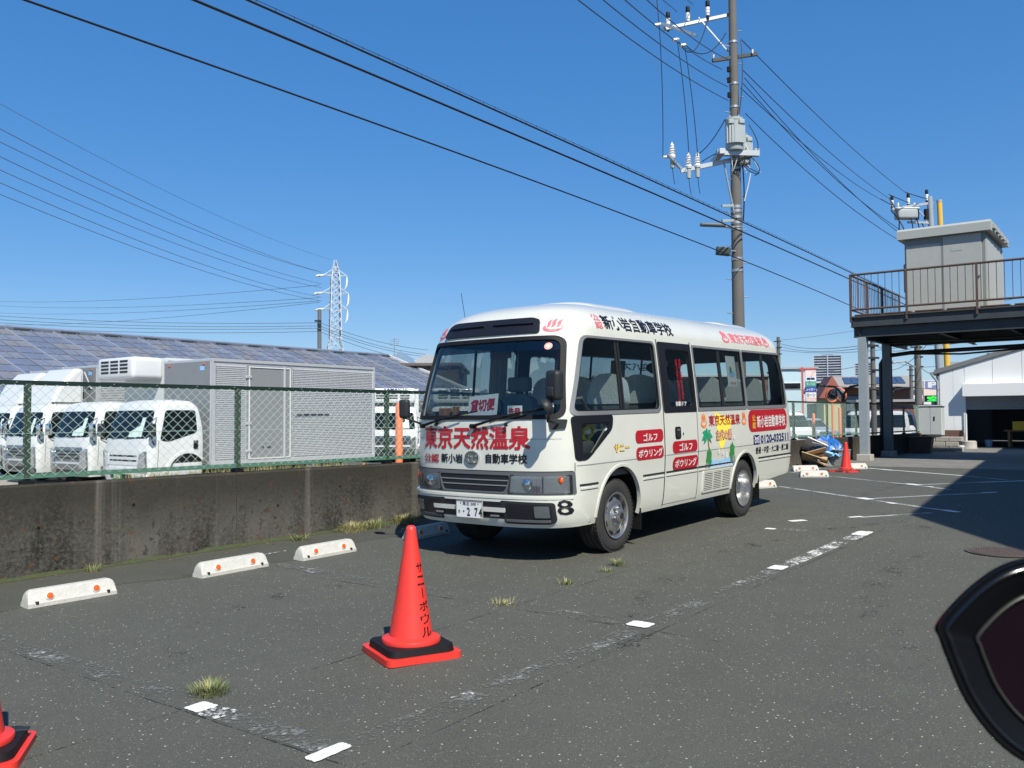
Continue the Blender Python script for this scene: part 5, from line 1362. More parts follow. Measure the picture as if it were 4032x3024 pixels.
for y in (.55, -.55, -1.7, -2.8): MB().bar((PX + .026, y, zc - .11), (PX + .026, y, zc + .11), .10, .012).build('stiffener', beam_steel, pf)
# columns
def column(x, y, ztop, w, mat, foot=True):
    g = gzl(x); m = MB()
    m.bar((x, y, g + .05), (x, y, ztop), w, .012, up=(1, 0, 0)); m.bar((x - w / 2, y, g + .05), (x - w / 2, y, ztop), w * 1.02, .014, up=(1, 0, 0)); m.bar((x + w / 2, y, g + .05), (x + w / 2, y, ztop), w * 1.02, .014, up=(1, 0, 0))
    m.bar((x, y - w / 2 + .01, g + .05), (x, y - w / 2 + .01, ztop), .012, w, up=(1, 0, 0)); m.bar((x, y + w / 2 - .01, g + .05), (x, y + w / 2 - .01, ztop), .012, w, up=(1, 0, 0))
    o = m.build('column', mat, pf)
    if foot: MB().box((x, y, g + .07), (w + .14, w + .16, .20), bev=.015).build('footing', concrete_pale, o)
    return o
column(PX + .12, Y1 - .27, zg - .13, .21, column_steel); column(20.95, 1.40, zg - .13, .22, pm('column_paint_shade_copy', (.13, .15, .155), .6, .1, var=.25, scale=3, dirt=.3))  # second column gets a darkened copy of the paint, standing for deck shade
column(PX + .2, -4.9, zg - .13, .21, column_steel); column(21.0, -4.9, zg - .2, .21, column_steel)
# railing: posts, rails and each baluster
rz1, rz0 = 5.165, 4.22
def rail(a, b, r=.03): return MB().cyl(a, b, r, n=8).build('rail', rust_steel, pf, 40)
rail((PX, Y1, rz1), (PX, Y0, rz1)); rail((PX, Y1, rz0), (PX, Y0, rz0), .028); rail((PX, Y1, rz1), (XB, Y1, rz1), .028); rail((PX, Y1, rz0), (XB, Y1, rz0), .025)
for y in (1.57, .146, -1.51, -3.1, -4.7): MB().bar((PX, y, zc), (PX, y, rz1), .05, .05).build('railing_post', rust_steel, pf)
for x in (19.6, 21.2, 23.25): MB().bar((x, Y1, DZ0), (x, Y1, rz1), .05, .05).build('railing_post', rust_steel, pf)
bal = MB().cyl((0, 0, rz0), (0, 0, rz1), .009, n=5).build('baluster', rust_steel, pf); bal.location = (PX, Y1 - .2, 0)
y = Y1 - .2 - .175
while y > Y0:
    o = bal.copy(); COL.objects.link(o); o.location = (PX, y, 0); y -= .175
x = PX + .15
while x < XB:
    o = bal.copy(); COL.objects.link(o); o.location = (x, Y1, 0); x += .16
# pipes and cables under the deck
MB().tube([(21.1, 1.62, .1), (21.1, 1.62, 2.9), (21.12, 1.5, 3.12), (21.2, .8, 3.2), (21.4, -3.8, 3.3)], .06, 8).build('conduit', cable_black, pf, 50)
MB().tube([(21.3, 1.4, 3.2), (21.5, -.5, 3.12), (21.6, -4, 3.3)], .03, 6).tube([(20, 1, 3.5), (20.2, -1, 3.42), (20.3, -4, 3.5)], .02, 6).build('cable', cable_black, pf, 50)
# cubicle
cu = thing('transformer_cubicle', 'pale grey steel transformer cubicle with sloping roof on the platform', 'cabinet', lot(0, 0, 0), YAW)
cub_mat = pm('cubicle_grey', (.39, .40, .365), .5, var=.06, scale=3, dirt=.08); cub_dark = pm('cubicle_frame_grey', (.22, .235, .225), .5, var=.08)
a = lotx(1957, 668, 19.3); b = lotx(2131, 660, 19.3)
cy0, cy1 = b.y, a.y; cx0, cx1 = 19.3, 22.1; cz0, cz1 = DZ0 + .03, lotx(2050, 505, 19.3).z
MB().box(((cx0 + cx1) / 2, (cy0 + cy1) / 2, (cz0 + cz1) / 2), (cx1 - cx0, cy1 - cy0, cz1 - cz0)).build('body', cub_dark, cu)
wy = cy1 - cy0
for f0, f1, zt in ((.02, .46, .22), (.49, .96, .06)):
    d = MB().box((cx0 - .014, cy1 - wy * (f0 + f1) / 2, (cz0 + .05 + cz1 - zt) / 2), (.028, wy * (f1 - f0), cz1 - zt - cz0 - .05), bev=.006).build('door', cub_mat, cu)
    if f0 > .3:
        MB().box((cx0 - .031, cy1 - wy * .66, cz1 - .42), (.006, wy * .14, .12)).build('name_plate', cub_mat, d)
        MB().cyl((cx0 - .03, cy1 - wy * .93, cz0 + .95), (cx0 - .07, cy1 - wy * .93, cz0 + .95), .03, n=10).build('door_handle', steel, d, 40)
MB().box((cx0 - .01, cy1 - wy * .475, (cz0 + cz1) / 2), (.03, wy * .025, cz1 - cz0)).build('door_post', cub_dark, cu)
MB().box(((cx0 + cx1) / 2, cy0 - .012, (cz0 + cz1) / 2 - .05), (cx1 - cx0 - .1, .024, cz1 - cz0 - .2)).build('side_panel', cub_mat, cu)
m = MB(); e = .16; RT_ = cz1 + .02
prof = [(cx0 - e, RT_ - .06), (cx0 - e, RT_ + .16), (cx0 - e + .1, RT_ + .23), (cx1 + e, RT_ + .08), (cx1 + e, RT_ - .06)]
m.prism(prof, wy + 2 * e, Matrix(((1, 0, 0, 0), (0, 0, 1, cy0 - e), (0, 1, 0, 0), (0, 0, 0, 1)))); o = m.build('roof', cub_mat, cu); fix_normals(o.data)
for k in range(5): MB().box((cx0 + .3 + k * .5, cy0 - e - .03, RT_ + .08 - k * .02), (.4, .06, .12)).build('roof_rib', cub_mat, cu)
MB().box((cx0 + .5, cy1 + .06, cz0 + 1.1), (.35, .12, .8), bev=.02).build('side_box', cub_dark, cu)
# ================================================================ white workshop with roller shutter
SX = 29.2; g0 = gzl(SX)
sh = thing('workshop_shed', 'white panel workshop with a grey roller shutter half open at right', 'workshop', lot(0, 0, 0), YAW)
pan = pm('white_wall_panel', (.80, .82, .81), .55, var=.03, scale=2)
yl = 1.63; ridge = -7.0
def eave(y): return 2.93 + (yl - y) * .285
ds = .72; shz0, shz1, ssz = 1.56, 2.0, 2.36   # shutter bottom, slats top, box top
oy = .80                                       # left jamb
m = MB(); th = .12
m.box((SX + th / 2, (yl + oy) / 2, (g0 + eave(yl)) / 2), (th, yl - oy, eave(yl) - g0)); 
wl = m.build('wall', pan, sh)
def wallpoly(y0, y1, z0f, name='wall_panel', proud=.0):
    m = MB(); vs = [(SX - proud, y0, z0f), (SX - proud, y1, z0f), (SX - proud, y1, eave(y1) - .01), (SX - proud, y0, eave(y0) - .01)]
    vs += [(x + th, y, z) for x, y, z in vs]; m.add(vs, [(0, 1, 2, 3), (7, 6, 5, 4), (0, 4, 5, 1), (1, 5, 6, 2), (2, 6, 7, 3), (3, 7, 4, 0)])
    o = m.build(name, pan, sh); fix_normals(o.data); return o
ys = [yl, 1.18, .805]; 
for a_, b_ in zip(ys[:-1], ys[1:]): wallpoly(b_ + .006, a_ - .006, g0, proud=.012)
ys = [.80, -.12, -1.05, -1.98, -2.9, -3.9, -4.9, -5.9, -6.9]
for a_, b_ in zip(ys[:-1], ys[1:]): wallpoly(b_ + .006, a_ - .006, 2.36, proud=.012)
sb = MB().box((SX - .18, (oy - 6.2) / 2 + .02, (shz1 + ssz) / 2 + .08), (.38, oy + 6.2, ssz - shz1 + .10), bev=.01).build('shutter_box', pan, sh)
m = MB(); n = 0; z = shz0
while z < shz1:
    sl_ = MB().bar((SX - .02, oy - .03, z + .025), (SX - .02, -6.2, z + .025), .02, .055).build('shutter_slat', pm('shutter_grey', (.28, .285, .28), .5, .3, var=.1) if n == 0 else MATS['shutter_grey'], sh); z += .062; n += 1
MB().bar((SX - .02, oy, g0), (SX - .02, oy, 2.3), .07, .10, up=(1, 0, 0)).build('door_jamb', pan, sh)
# side walls, back, roof, floor things inside
MB().box((SX + 5, yl - .06, (g0 + eave(yl)) / 2), (9.9, .12, eave(yl) - g0)).build('side_wall', pan, sh)
MB().box((SX + 10, -2.5, 2.2), (.12, 8.2, 4.0)).build('back_wall', pm('shed_shade_dark', (.05, .05, .05), .9, var=.2), sh)  # near-black colour stands for the shade inside the shed
m = MB(); vs = [(x, y, eave(y) + o) for o in (.0, .16) for x, y in ((SX - .07, yl + .18), (SX + 10.2, yl + .18), (SX + 10.2, -7.2), (SX - .07, -7.2))]
m.add(vs, [(3, 2, 1, 0), (4, 5, 6, 7), (0, 1, 5, 4), (1, 2, 6, 5), (2, 3, 7, 6), (3, 0, 4, 7)]); o = m.build('roof', pm('grey_roof_sheet', (.22, .225, .225), .6, .2, var=.12), sh); fix_normals(o.data)
MB().bar((SX - .10, yl + .26, eave(yl) - .02), (SX + 10, yl + .26, eave(yl) - .02), .12, .10).build('gutter', column_steel, sh)
MB().tube([(SX - .2, yl + .22, eave(yl) - .08), (SX - .12, yl + .06, 2.6), (SX - .12, yl + .05, .7), (SX - .16, yl + .08, .5), (SX - .14, yl + .06, g0)], .045, 8).build('downpipe', column_steel, sh, 50)
MB().box((SX - .005, -7.05, 1.5), (.14, 1.6, 3.4)).build('wall', pan, sh)
MB().box((SX + 5, yl - .16, (g0 + eave(yl)) / 2 - .1), (9.7, .06, eave(yl) - g0 - .2)).build('added_shade_lining', MATS['shed_shade_dark'], sh)  # dark sheet added over the white wall so the inside reads as shade
m = MB(); vs = [(x, y, eave(y) - .06) for x, y in ((SX + .2, yl - .1), (SX + 10, yl - .1), (SX + 10, -7), (SX + .2, -7))]; m.add(vs, [(0, 1, 2, 3)]); m.build('added_shade_ceiling', MATS['shed_shade_dark'], sh)  # dark sheet added under the roof, shade put into its colour
MB().box((SX + 5, -2.7, g0 + .012), (9.6, 8.4, .012)).build('shed_floor', MATS['shed_shade_dark'], sh)  # floor in the same painted shade
def item(name, label, cat, x, y, z=None, rz=0, group=None): return thing(name, label, cat, lot(x, y, z), YAW + rz, group)
wood = pm('bench_wood', (.34, .22, .11), .7, var=.25, scale=6)
t = item('workbench', 'wooden workbench standing inside the dark workshop', 'bench', SX + 1.6, -1.2)
MB().box((0, 0, .62), (.6, 1.9, .05)).build('bench_top', wood, t)
for y in (-.8, .8): MB().box((0, y, .3), (.5, .08, .6)).build('leg', wood, t)
t = item('crate', 'yellow plastic crate on the bench inside the workshop', 'crate', SX + 1.5, -.75, gzl(SX) + .65)
MB().box((0, 0, .02), (.3, .42, .04)).build('crate_bottom', yellow_vinyl, t)
for s in (-1, 1):
    MB().box((s * .15, 0, .16), (.02, .44, .30)).build('crate_side', yellow_vinyl, t); MB().box((0, s * .215, .16), (.28, .02, .30)).build('crate_side', yellow_vinyl, t)
t = item('bucket', 'blue bucket on the workshop floor beside the bench', 'bucket', SX + 1.2, .25)
MB().lathe([(.0, .0), (.11, .0), (.14, .28), (.145, .28), (.145, .26)], 16).build('pail', blue_vinyl, t, 40)
t = item('parked_van', 'dark van in the shade inside the workshop', 'van', SX + 4.5, -2.4, None, .2)
rbox((0, 0, .8), (3.2, 1.6, 1.3), .15).build('van_body', grey_wall, t, 45)
for s in (-.55, .55): MB().cyl((-1.62, s, .75), (-1.58, s, .75), .10, n=12).build('headlight', refl, t)
# clutter by the workshop
t = item('door_panel', 'brown steel panel with a handle leaning on the white wall', 'panel', SX - .16, 1.22)
brown_steel = pm('brown_panel_paint', (.20, .11, .085), .55, var=.15, scale=5)
m = MB(); m.prism(rpoly([(-.42, 0), (.42, 0), (.42, .55), (.36, .66), (-.36, .66), (-.42, .55)], .03), .03, Matrix.Rotation(-.12, 4, 'Y') @ Matrix(((0, 0, 1, 0), (1, 0, 0, 0), (0, 1, 0, 0), (0, 0, 0, 1)))); m.build('panel', brown_steel, t)
MB().tube([(-.06, .0, .22), (-.10, .0, .26), (-.12, .0, .36), (-.10, .0, .42)], .012, 6).build('handle', black_rubber, t, 40)
t = item('pole_stand', 'round concrete pole base beside the shutter door', 'pole base', SX - .35, .62)
MB().lathe([(0, .28), (.19, .28), (.23, .25), (.24, .03), (.26, .0)], 22).build('base', concrete_pale, t, 40)
MB().cyl((0, .10, .27), (0, .10, 1.25), .035, n=8).build('post', white_vinyl, t, 40)
t = item('pipe_bundle', 'blue and white plastic pipe lying at the workshop wall', 'pipe', SX - .5, 1.15)
MB().cyl((0, -.45, .06), (0, .42, .06), .06, n=10).build('pipe', white_vinyl, t, 40); MB().cyl((-.005, -.15, .06), (-.005, .25, .06), .064, n=10).build('pipe_band', blue_vinyl, t, 40)
MB().cyl((.18, .3, .045), (.18, .75, .045), .045, n=8).build('pipe', white_vinyl, t, 40)
t = item('rubble_pile', 'small pile of stones and scrap left of the workshop corner', 'rubble', SX - 1.3, 1.0)
for k in range(7): 
    x, y = random.uniform(-.35, .25), random.uniform(-.35, .35); s_ = random.uniform(.06, .14); rbox((x, y, s_ * .4), (s_, s_ * 1.3, s_ * .8), .3).build('stone', concrete_pale if k % 3 else wood, t, 40)
# grey electric cabinet on a block plinth, planter
t = item('electric_cabinet', 'light grey outdoor electric cabinet standing on a concrete block plinth', 'cabinet', 25.35, 1.02)
for i in range(3):
    for j in range(4):
        MB().box((-.16 + .33 * 0 + .0, 0, 0), (.01, .01, .01)) if False else None
        MB().box((.0, -.62 + j * .40 + (.1 if i % 2 else 0), .10 + i * .16), (.36, .385, .15), bev=.012).build('concrete_block', concrete_pale, t)
MB().box((0, .12, 1.02), (.42, .72, .95), bev=.015).build('cabinet_body', pm('cabinet_grey', (.50, .53, .52), .5, var=.05), t)
for s in (-1, 1): MB().box((-.218, .12 + s * .178, 1.02), (.016, .34, .90), bev=.004).build('cabinet_door', MATS['cabinet_grey'], t)
MB().box((-.232, .12 - .13, 1.1), (.02, .04, .14), bev=.004).build('door_lock', dark_plastic, t)
MB().box((0, .12, 1.515), (.50, .80, .04), bev=.01).build('cabinet_hood', MATS['cabinet_grey'], t)
t = item('planter', 'large brown plastic planter in the shade under the platform', 'planter', 23.7, 1.10)
bp2 = pm('brown_plastic', (.14, .075, .05), .6, var=.15)
m = MB(); n = 4
vs = [(x * .8, y * .8, 0) for x, y in ((-.2, -.33), (.2, -.33), (.2, .33), (-.2, .33))] + [(x, y, .5) for x, y in ((-.2, -.33), (.2, -.33), (.2, .33), (-.2, .33))]
m.add(vs, [(3, 2, 1, 0), (0, 1, 5, 4), (1, 2, 6, 5), (2, 3, 7, 6), (3, 0, 4, 7)]); m.build('pot', bp2, t); MB().box((0, -.0, .51), (.46, .72, .05), bev=.01).build('pot_rim', bp2, t); MB().box((0, 0, .512), (.36, .60, .052)).build('soil', black_rubber, t)
# ---- scrap heap with blue tarpaulin behind the bus
t = item('plastic_box', 'grey lidded plastic box in front of the scrap heap', 'box', 15.35, 1.13)
gp = pm('grey_plastic_box', (.23, .24, .23), .6, var=.06)
m = MB(); vs = [(x * .93, y * .93, 0) for x, y in ((-.19, -.2), (.19, -.2), (.19, .2), (-.19, .2))] + [(x, y, .36) for x, y in ((-.19, -.2), (.19, -.2), (.19, .2), (-.19, .2))]
m.add(vs, [(3, 2, 1, 0), (4, 5, 6, 7), (0, 1, 5, 4), (1, 2, 6, 5), (2, 3, 7, 6), (3, 0, 4, 7)]); m.build('tub', gp, t); MB().box((0, 0, .375), (.41, .43, .035), bev=.01).build('lid', gp, t); MB().box((-.20, 0, .34), (.02, .06, .07)).build('latch', dark_plastic, t)
def crumple(nx, ny, sx, sy, hf, amp, seed):
    random.seed(seed); m = MB(); vs = []
    ph = [(random.uniform(3, 13) * random.choice((-1, 1)), random.uniform(3, 13), random.uniform(0, 6), random.uniform(.4, 1)) for _ in range(8)]
    for i in range(nx + 1):
        for j in range(ny + 1):
            u, v = i / nx, j / ny; z = hf(u, v) + amp * sum(w * (1 - 2 * abs(math.sin(a * u + b * v + c))) for a, b, c, w in ph) / 4
            ed = min(u, v, 1 - u, 1 - v); jt = .045 if ed < .05 else .03
            vs.append(((u - .5) * sx + random.uniform(-jt, jt), (v - .5) * sy + random.uniform(-jt, jt), max(.02, z + random.uniform(-.02, .02))))
    for i in range(nx):
        for j in range(ny):
            a, b, c, d = i * (ny + 1) + j, (i + 1) * (ny + 1) + j, (i + 1) * (ny + 1) + j + 1, i * (ny + 1) + j + 1
            m.f += [(a, b, c), (a, c, d)] if (i + j) % 2 else [(a, b, d), (b, c, d)]; m.mi += [0, 0]
    m.v = vs; return m
tarp_mat = pm('blue_tarpaulin', (.018, .13, .42), .45, var=.25, scale=6, coat=.1)
tarp_pale = pm('pale_blue_sheet', (.20, .48, .80), .45, var=.1)
grey_sheet = pm('grey_blue_sheet', (.16, .19, .20), .7, var=.25, scale=8)
hz_ = gzl(16)
sp = unlot(on_ground(1770, 1000))
t = item('tarpaulin', 'crumpled bright blue tarpaulin thrown over the scrap heap', 'tarpaulin', 15.35, 1.45)
crumple(18, 12, 1.0, .56, lambda u, v: .44 + .30 * math.sin(math.pi * u) ** .7 * math.sin(math.pi * v) ** .5, .15, 3).build('sheet', tarp_mat, t, 40)
o = crumple(10, 8, .45, .4, lambda u, v: .36 - .1 * (1 - u), .08, 5).build('folded_corner', tarp_pale, t, 25); o.location = (-.1, -.2, .02)
t = item('scrap_heap', 'heap of grey sheeting, plywood and broken furniture behind the bus', 'scrap heap', 15.35, 1.55)
o = crumple(24, 14, 1.7, .60, lambda u, v: .28 * math.sin(math.pi * u) ** .6 * math.sin(math.pi * v) ** .6, .12, 8).build('sheeting', grey_sheet, t, 30); o.location = (.1, -.02, -.02)
ply = pm('plywood', (.48, .34, .20), .7, var=.2, scale=5, dirt=.3, dirtcol=(.12, .05, .03))
def board(c, d, rx, ry, rz, mat, name='board'):
    m = MB(); m.box((0, 0, 0), d, M=Matrix.Translation(c) @ Matrix.Rotation(rz, 4, 'Z') @ Matrix.Rotation(ry, 4, 'Y') @ Matrix.Rotation(rx, 4, 'X')); return m.build(name, mat, t)
board((-.75, -.05, .17), (.45, .6, .02), .35, .45, .35, ply); board((-.62, -.05, .32), (.4, .55, .018), -.3, .35, .1, ply)
board((-.42, .05, .48), (.5, .5, .02), .5, .5, .7, white_vinyl); board((-.3, -.02, .52), (.55, .35, .10), .2, .2, .4, grey_vinyl, 'drawer'); board((-.65, .05, .3), (.6, .04, .04), .2, .7, .3, dark_plastic, 'bar'); board((-.2, .08, .45), (.5, .35, .02), .9, .2, .2, grey_wall)
for k in range(16):
    x, y = random.uniform(-.85, .7), random.uniform(-.28, .22); z = .10 + .35 * max(0, 1 - abs(x) - abs(y) * .6)
    board((x, y, z), (random.uniform(.2, .6), random.uniform(.03, .3), random.uniform(.012, .05)), random.uniform(-.7, .7), random.uniform(-.7, .7), random.uniform(0, 3), random.choice((ply, grey_sheet, grey_vinyl, dark_plastic, grey_wall, tarp_pale)), random.choice(('board', 'scrap_piece', 'lath')))
# ---- right hand wall shading building out of frame
H = 6.5; SV = Vector((.5, .76))
bd = thing('bowling_hall', 'plain pale hall whose shadow falls across the right of the lot', 'building', lot(0, 0, 0), YAW)
c1, c2, c3 = Vector((5.45, -2.86)), Vector((23.5, -1.04)), Vector((3.37, -4.26))
off = SV * H
A, B_, C_ = c1 - off, c2 + (c2 - c1) * .42 - off, c3 + (c3 - c1) * .25 - off
poly = [A, C_, C_ + Vector((1.5, -9)), B_ + Vector((0, -12)), B_]
m = MB(); m.prism([tuple(p) for p in poly], H, Matrix.Translation((0, 0, .0))); o = m.build('wall', pm('hall_render', (.45, .45, .43), .8, var=.08), bd); fix_normals(o.data)
m = MB(); m.prism([tuple(p * 1.0) for p in poly], .3, Matrix.Translation((0, 0, H + .002))); o = m.build('roof_parapet', grey_wall, bd); fix_normals(o.data)
for k in range(6):
    p = A + (B_ - A) * (.1 + .15 * k); MB().box((p.x, p.y + .02, 2.2), (1.4, .1, 1.2)).build('window', glass_dark, bd)
# ================================================================ streetscape beyond the fence, right
def poster(t, name, w, h, x, z, mat, d=.03, y=0): return MB().box((x, y - d / 2, z), (w, d, h)).build(name, mat, t)
def facing(name, label, cat, u, Y, vtop, wpx, depth, wallm, roof=None, base=YARD):
    c = at(u, vtop, Y); w_ = (at(u + wpx / 2, vtop, Y) - at(u - wpx / 2, vtop, Y)).length; h_ = c.z - base
    t = thing(name, label, cat, (c.x, c.y, base), -math.atan2(c.x, c.y) * .6); MB().box((0, depth / 2, h_ / 2), (w_, depth, h_)).build('wall', wallm, t); return t, w_, h_
pale_blue = pm('pale_blue_wall', (.46, .60, .64), .7, var=.06)
t, w_, h_ = facing('blue_building', 'pale blue three storey building with small windows behind the bus tail', 'building', 1722, 110, 797, 78, 12, pale_blue)
MB().box((0, 6, h_ + .1), (w_ + .5, 12.5, .22)).build('roof', grey_wall, t)
for z in (h_ - 2.1, h_ - 5.6):
    for x in (-.8, 2.2):
        wn_ = poster(t, 'window', 2.3, .85, x + .1, z, white_vinyl, .08); MB().box((x + .1, -.09, z), (2.1, .06, .68)).build('pane', glass_dark, wn_)
bs = poster(t, 'blue_sign', 5.2, 2.4, .4, h_ - 9.0, navy_vinyl, .2)
text_on('lettering', 'INABA', (-1.7, h_ - 8.75, 2.2, h_ - 8.05), lambda u, v, o: Vector((u, -.21 - o, v)), .01, white_vinyl, bs, bold=.03); text_on('lettering', 'BOX', (-1.5, h_ - 10.0, 2.2, h_ - 8.95), lambda u, v, o: Vector((u, -.21 - o, v)), .01, white_vinyl, bs, bold=.05)
# pylon sign
c = at(1748, 800, 78); s0 = thing('roadside_sign', 'tall white and red roadside sign with green and blue panels', 'sign', (c.x, c.y, YARD), -.2)
sw = (at(1757, 800, 78) - at(1735, 800, 78)).length; hz = c.z - YARD
red_frame = pm('red_sign_frame', (.50, .10, .07), .5, var=.1)
for x in (-sw / 2 - .12, ): MB().bar((x, .2, 0), (x, .2, hz + .3), .16, .16).build('post', red_frame, s0)
MB().bar((-sw / 2 - .4, .2, hz + .15), (sw / 2 + .2, .2, hz + .15), .12, .12).bar((-sw / 2, .25, hz - 1.8), (sw / 2, .25, hz), .08, .08).build('frame', red_frame, s0)
ph = (c.z - at(1748, 872, 78).z)
rows_ = [(.0, .18, (.80, .62, .58), None, None), (.18, .33, (.75, .74, .72), '塗装', navy_vinyl), (.33, .49, (.06, .33, .22), 'キズ・ヘコミ', white_vinyl), (.49, .66, (.04, .08, .35), 'レッカー', white_vinyl), (.66, .83, (.74, .72, .70), 'ローン', navy_vinyl), (.83, 1.0, (.80, .45, .42), '無料', white_vinyl)]
for i, (a_, b_, col, tx, tm) in enumerate(rows_):
    p = MB().box((.1, 0, hz - ph * (a_ + b_) / 2), (sw, .25, ph * (b_ - a_) - .02)).build('sign_panel', flat('sign_panel_%d' % i, col), s0)
    if tx: text_on('lettering', tx, (-sw * .40 + .1, hz - ph * b_ + ph * .04, sw * .40 + .1, hz - ph * a_ - ph * .035), lambda u, v, o: Vector((u, -.13 - o, v)), .01, tm, p, bold=.03)
# towers
tower_white = pm('tower_white', (.42, .45, .50), .7, var=.04); tower_grey = pm('tower_shade', (.13, .15, .18), .6, var=.08)  # second tone is the tower paint darkened, standing for shade behind the balconies
def tower(u0, u1, vtop, Y, label, floors):
    a_, b_ = at(u0, vtop, Y), at(u1, vtop, Y); c = (a_ + b_) / 2; w_ = (b_ - a_).length; h_ = c.z - YARD
    t = thing('apartment_tower', label, 'tower', (c.x, c.y, YARD), -.35)
    MB().box((0, 0, h_ / 2), (w_ * .88, w_ * .8, h_)).build('core', tower_grey, t)
    fh = h_ / floors
    for k in range(floors):
        for s in (-1, 1):
            MB().box((s * w_ * .235, 0, fh * (k + .30)), (w_ * .46, w_ * .9, fh * .34)).build('balcony', tower_white, t)
    for s in (-1, 0, 1): MB().box((s * w_ * .46, -w_ * .44, h_ / 2), (w_ * .035, w_ * .06, h_)).build('pier', tower_white, t)
    MB().box((0, 0, h_ + fh * .3), (w_ * .4, w_ * .4, fh * 1.0)).build('roof_house', tower_grey, t); MB().box((0, 0, h_ + .3), (w_ * .94, w_ * .9, fh * .25)).build('parapet', tower_white, t)
tower(1757, 1818, 771, 520, 'tall white apartment tower with rows of balconies on the skyline', 24)
tower(1846, 1891, 787, 620, 'shorter white apartment tower partly behind the steel column', 22)
# brown house with solar panels
Yh = 100; cl = pm('brown_cladding', (.17, .085, .055), .75, var=.15, scale=6)
a_, b_ = at(1812, 835, Yh), at(1962, 835, Yh); c = (a_ + b_) / 2; w_ = (b_ - a_).length; hh = c.z - YARD
t = thing('brown_house', 'two storey brown clad house with solar panels on its roof', 'house', (c.x, c.y, YARD), -.25)
MB().box((0, 4, hh / 2), (w_, 8, hh)).build('wall', cl, t)
m = MB(); vs = [(-w_ / 2 - .9, -1.2, hh - .1), (w_ / 2 + .9, -1.2, hh - .1), (w_ / 2 + .3, 4, hh + 1.35), (-w_ / 2 - .3, 4, hh + 1.35), (w_ / 2 + .9, 9.2, hh - .1), (-w_ / 2 - .9, 9.2, hh - .1)]
m.add(vs, [(0, 1, 2, 3), (3, 2, 4, 5), (0, 3, 5), (1, 4, 2), (5, 4, 1, 0)]); rf2 = m.build('roof', pm('tan_roof', (.30, .28, .25), .7, var=.1), t)
for k in range(8):
    x = -w_ / 2 + .9 + k * (w_ - 1.8) / 7.4
    if k in (3,): continue
    m = MB(); q = lambda s, xx: Vector((xx, -1.2 + 5.2 * s, hh - .1 + 1.45 * s + .08)); xw = (w_ - 1.8) / 8.2
    m.add([q(.25, x), q(.25, x + xw), q(.85, x + xw), q(.85, x)], [(0, 1, 2, 3)]); m.build('solar_panel', pm('solar_cell', (.06, .09, .16), .15, .2, var=.2) if k == 0 else MATS['solar_cell'], rf2)
for x, z, ww, wh in ((-w_ * .27, hh - 1.9, 1.6, 1.7), (w_ * .03, hh - 1.5, .8, 1.0), (-w_ * .3, hh - 4.6, 1.4, .8), (w_ * .3, hh - 4.6, 1.3, .8)):
    o = MB().box((x, -.05, z), (ww + .2, .1, wh + .2)).build('window', dark_plastic, t); MB().box((x, -.11, z), (ww, .04, wh)).build('pane', glass_side if False else pm('house_glass', (.16, .20, .24), .1, var=.3) if 'house_glass' not in MATS else MATS['house_glass'], o)
MB().box((0, -.6, hh - 2.95), (w_ + .5, 1.4, .18)).build('eaves_band', dark_plastic, t)
t, w_, h_ = facing('tiled_house', 'low house with red tiled roof and yellow wall left of the brown house', 'house', 1797, 92, 860, 34, 6, pm('yellow_wall', (.50, .44, .22), .8, var=.08))
m = MB(); m.prism([(-w_ / 2 - .5, h_), (w_ / 2 + .5, h_), (0, h_ + 2.3)], 7, Matrix(((1, 0, 0, 0), (0, 0, -1, 6.5), (0, 1, 0, 0), (0, 0, 0, 1)))); o = m.build('roof', pm('red_tile', (.30, .09, .06), .7, var=.2, scale=6), t); fix_normals(o.data)
t, w_, h_ = facing('low_house', 'dark low house between the pale blue building and the tiled house', 'house', 1772, 98, 848, 28, 6, pm('dark_house_wall', (.12, .10, .09), .8, var=.2)); MB().box((0, 3, h_ + .15), (w_ + .8, 7, .3)).build('roof', grey_wall, t)
t, w_, h_ = facing('red_shed', 'low rust red shed with a tin roof below the brown house', 'shed', 1925, 80, 868, 130, 6, pm('rust_red_wall', (.22, .09, .065), .8, var=.25)); MB().box((0, 3, h_ + .1), (w_ + .6, 7, .22)).build('roof', pm('tin_roof', (.36, .36, .36), .5, .3, var=.15), t)
t, w_, h_ = facing('white_house', 'plain white house right of the brown house behind the poles', 'house', 2005, 115, 842, 70, 8, white_wall); MB().box((0, 4, h_ + .2), (w_ + .8, 9, .4)).build('roof', grey_wall, t)
for x in (-1.2, 1.2): MB().box((x, -.04, h_ - 2), (1.2, .1, 1.1)).build('window', glass_dark, t)
# grey factory behind the workshop
Yf = 62; a_ = at(2047, 790, Yf); fl = thing('factory', 'pale grey two storey factory with dark windows behind the workshop', 'factory', (a_.x, a_.y, YARD), R(-28))
fh_ = a_.z - YARD; fac = pm('factory_wall', (.42, .45, .46), .75, var=.08, scale=2)
MB().box((15, 6, fh_ / 2), (30, 12, fh_)).build('wall', fac, fl); MB().box((15, 6, fh_ + .12), (30.4, 12.4, .26)).build('roof', grey_wall, fl)
for k in range(9):
    o = MB().box((1.6 + k * 2.1, -.04, fh_ - 2.0 if k % 4 != 3 else fh_ - 1.7), (1.35, .1, 1.3)).build('window', glass_dark, fl); MB().box((1.6 + k * 2.1, -.10, fh_ - 2.0), (.07, .04, 1.3)).build('mullion', white_vinyl, o)
for k in range(4): MB().cyl((3 + k * 4.5, -.12, 0), (3 + k * 4.5, -.12, fh_), .08, n=8).build('downpipe', column_steel, fl)
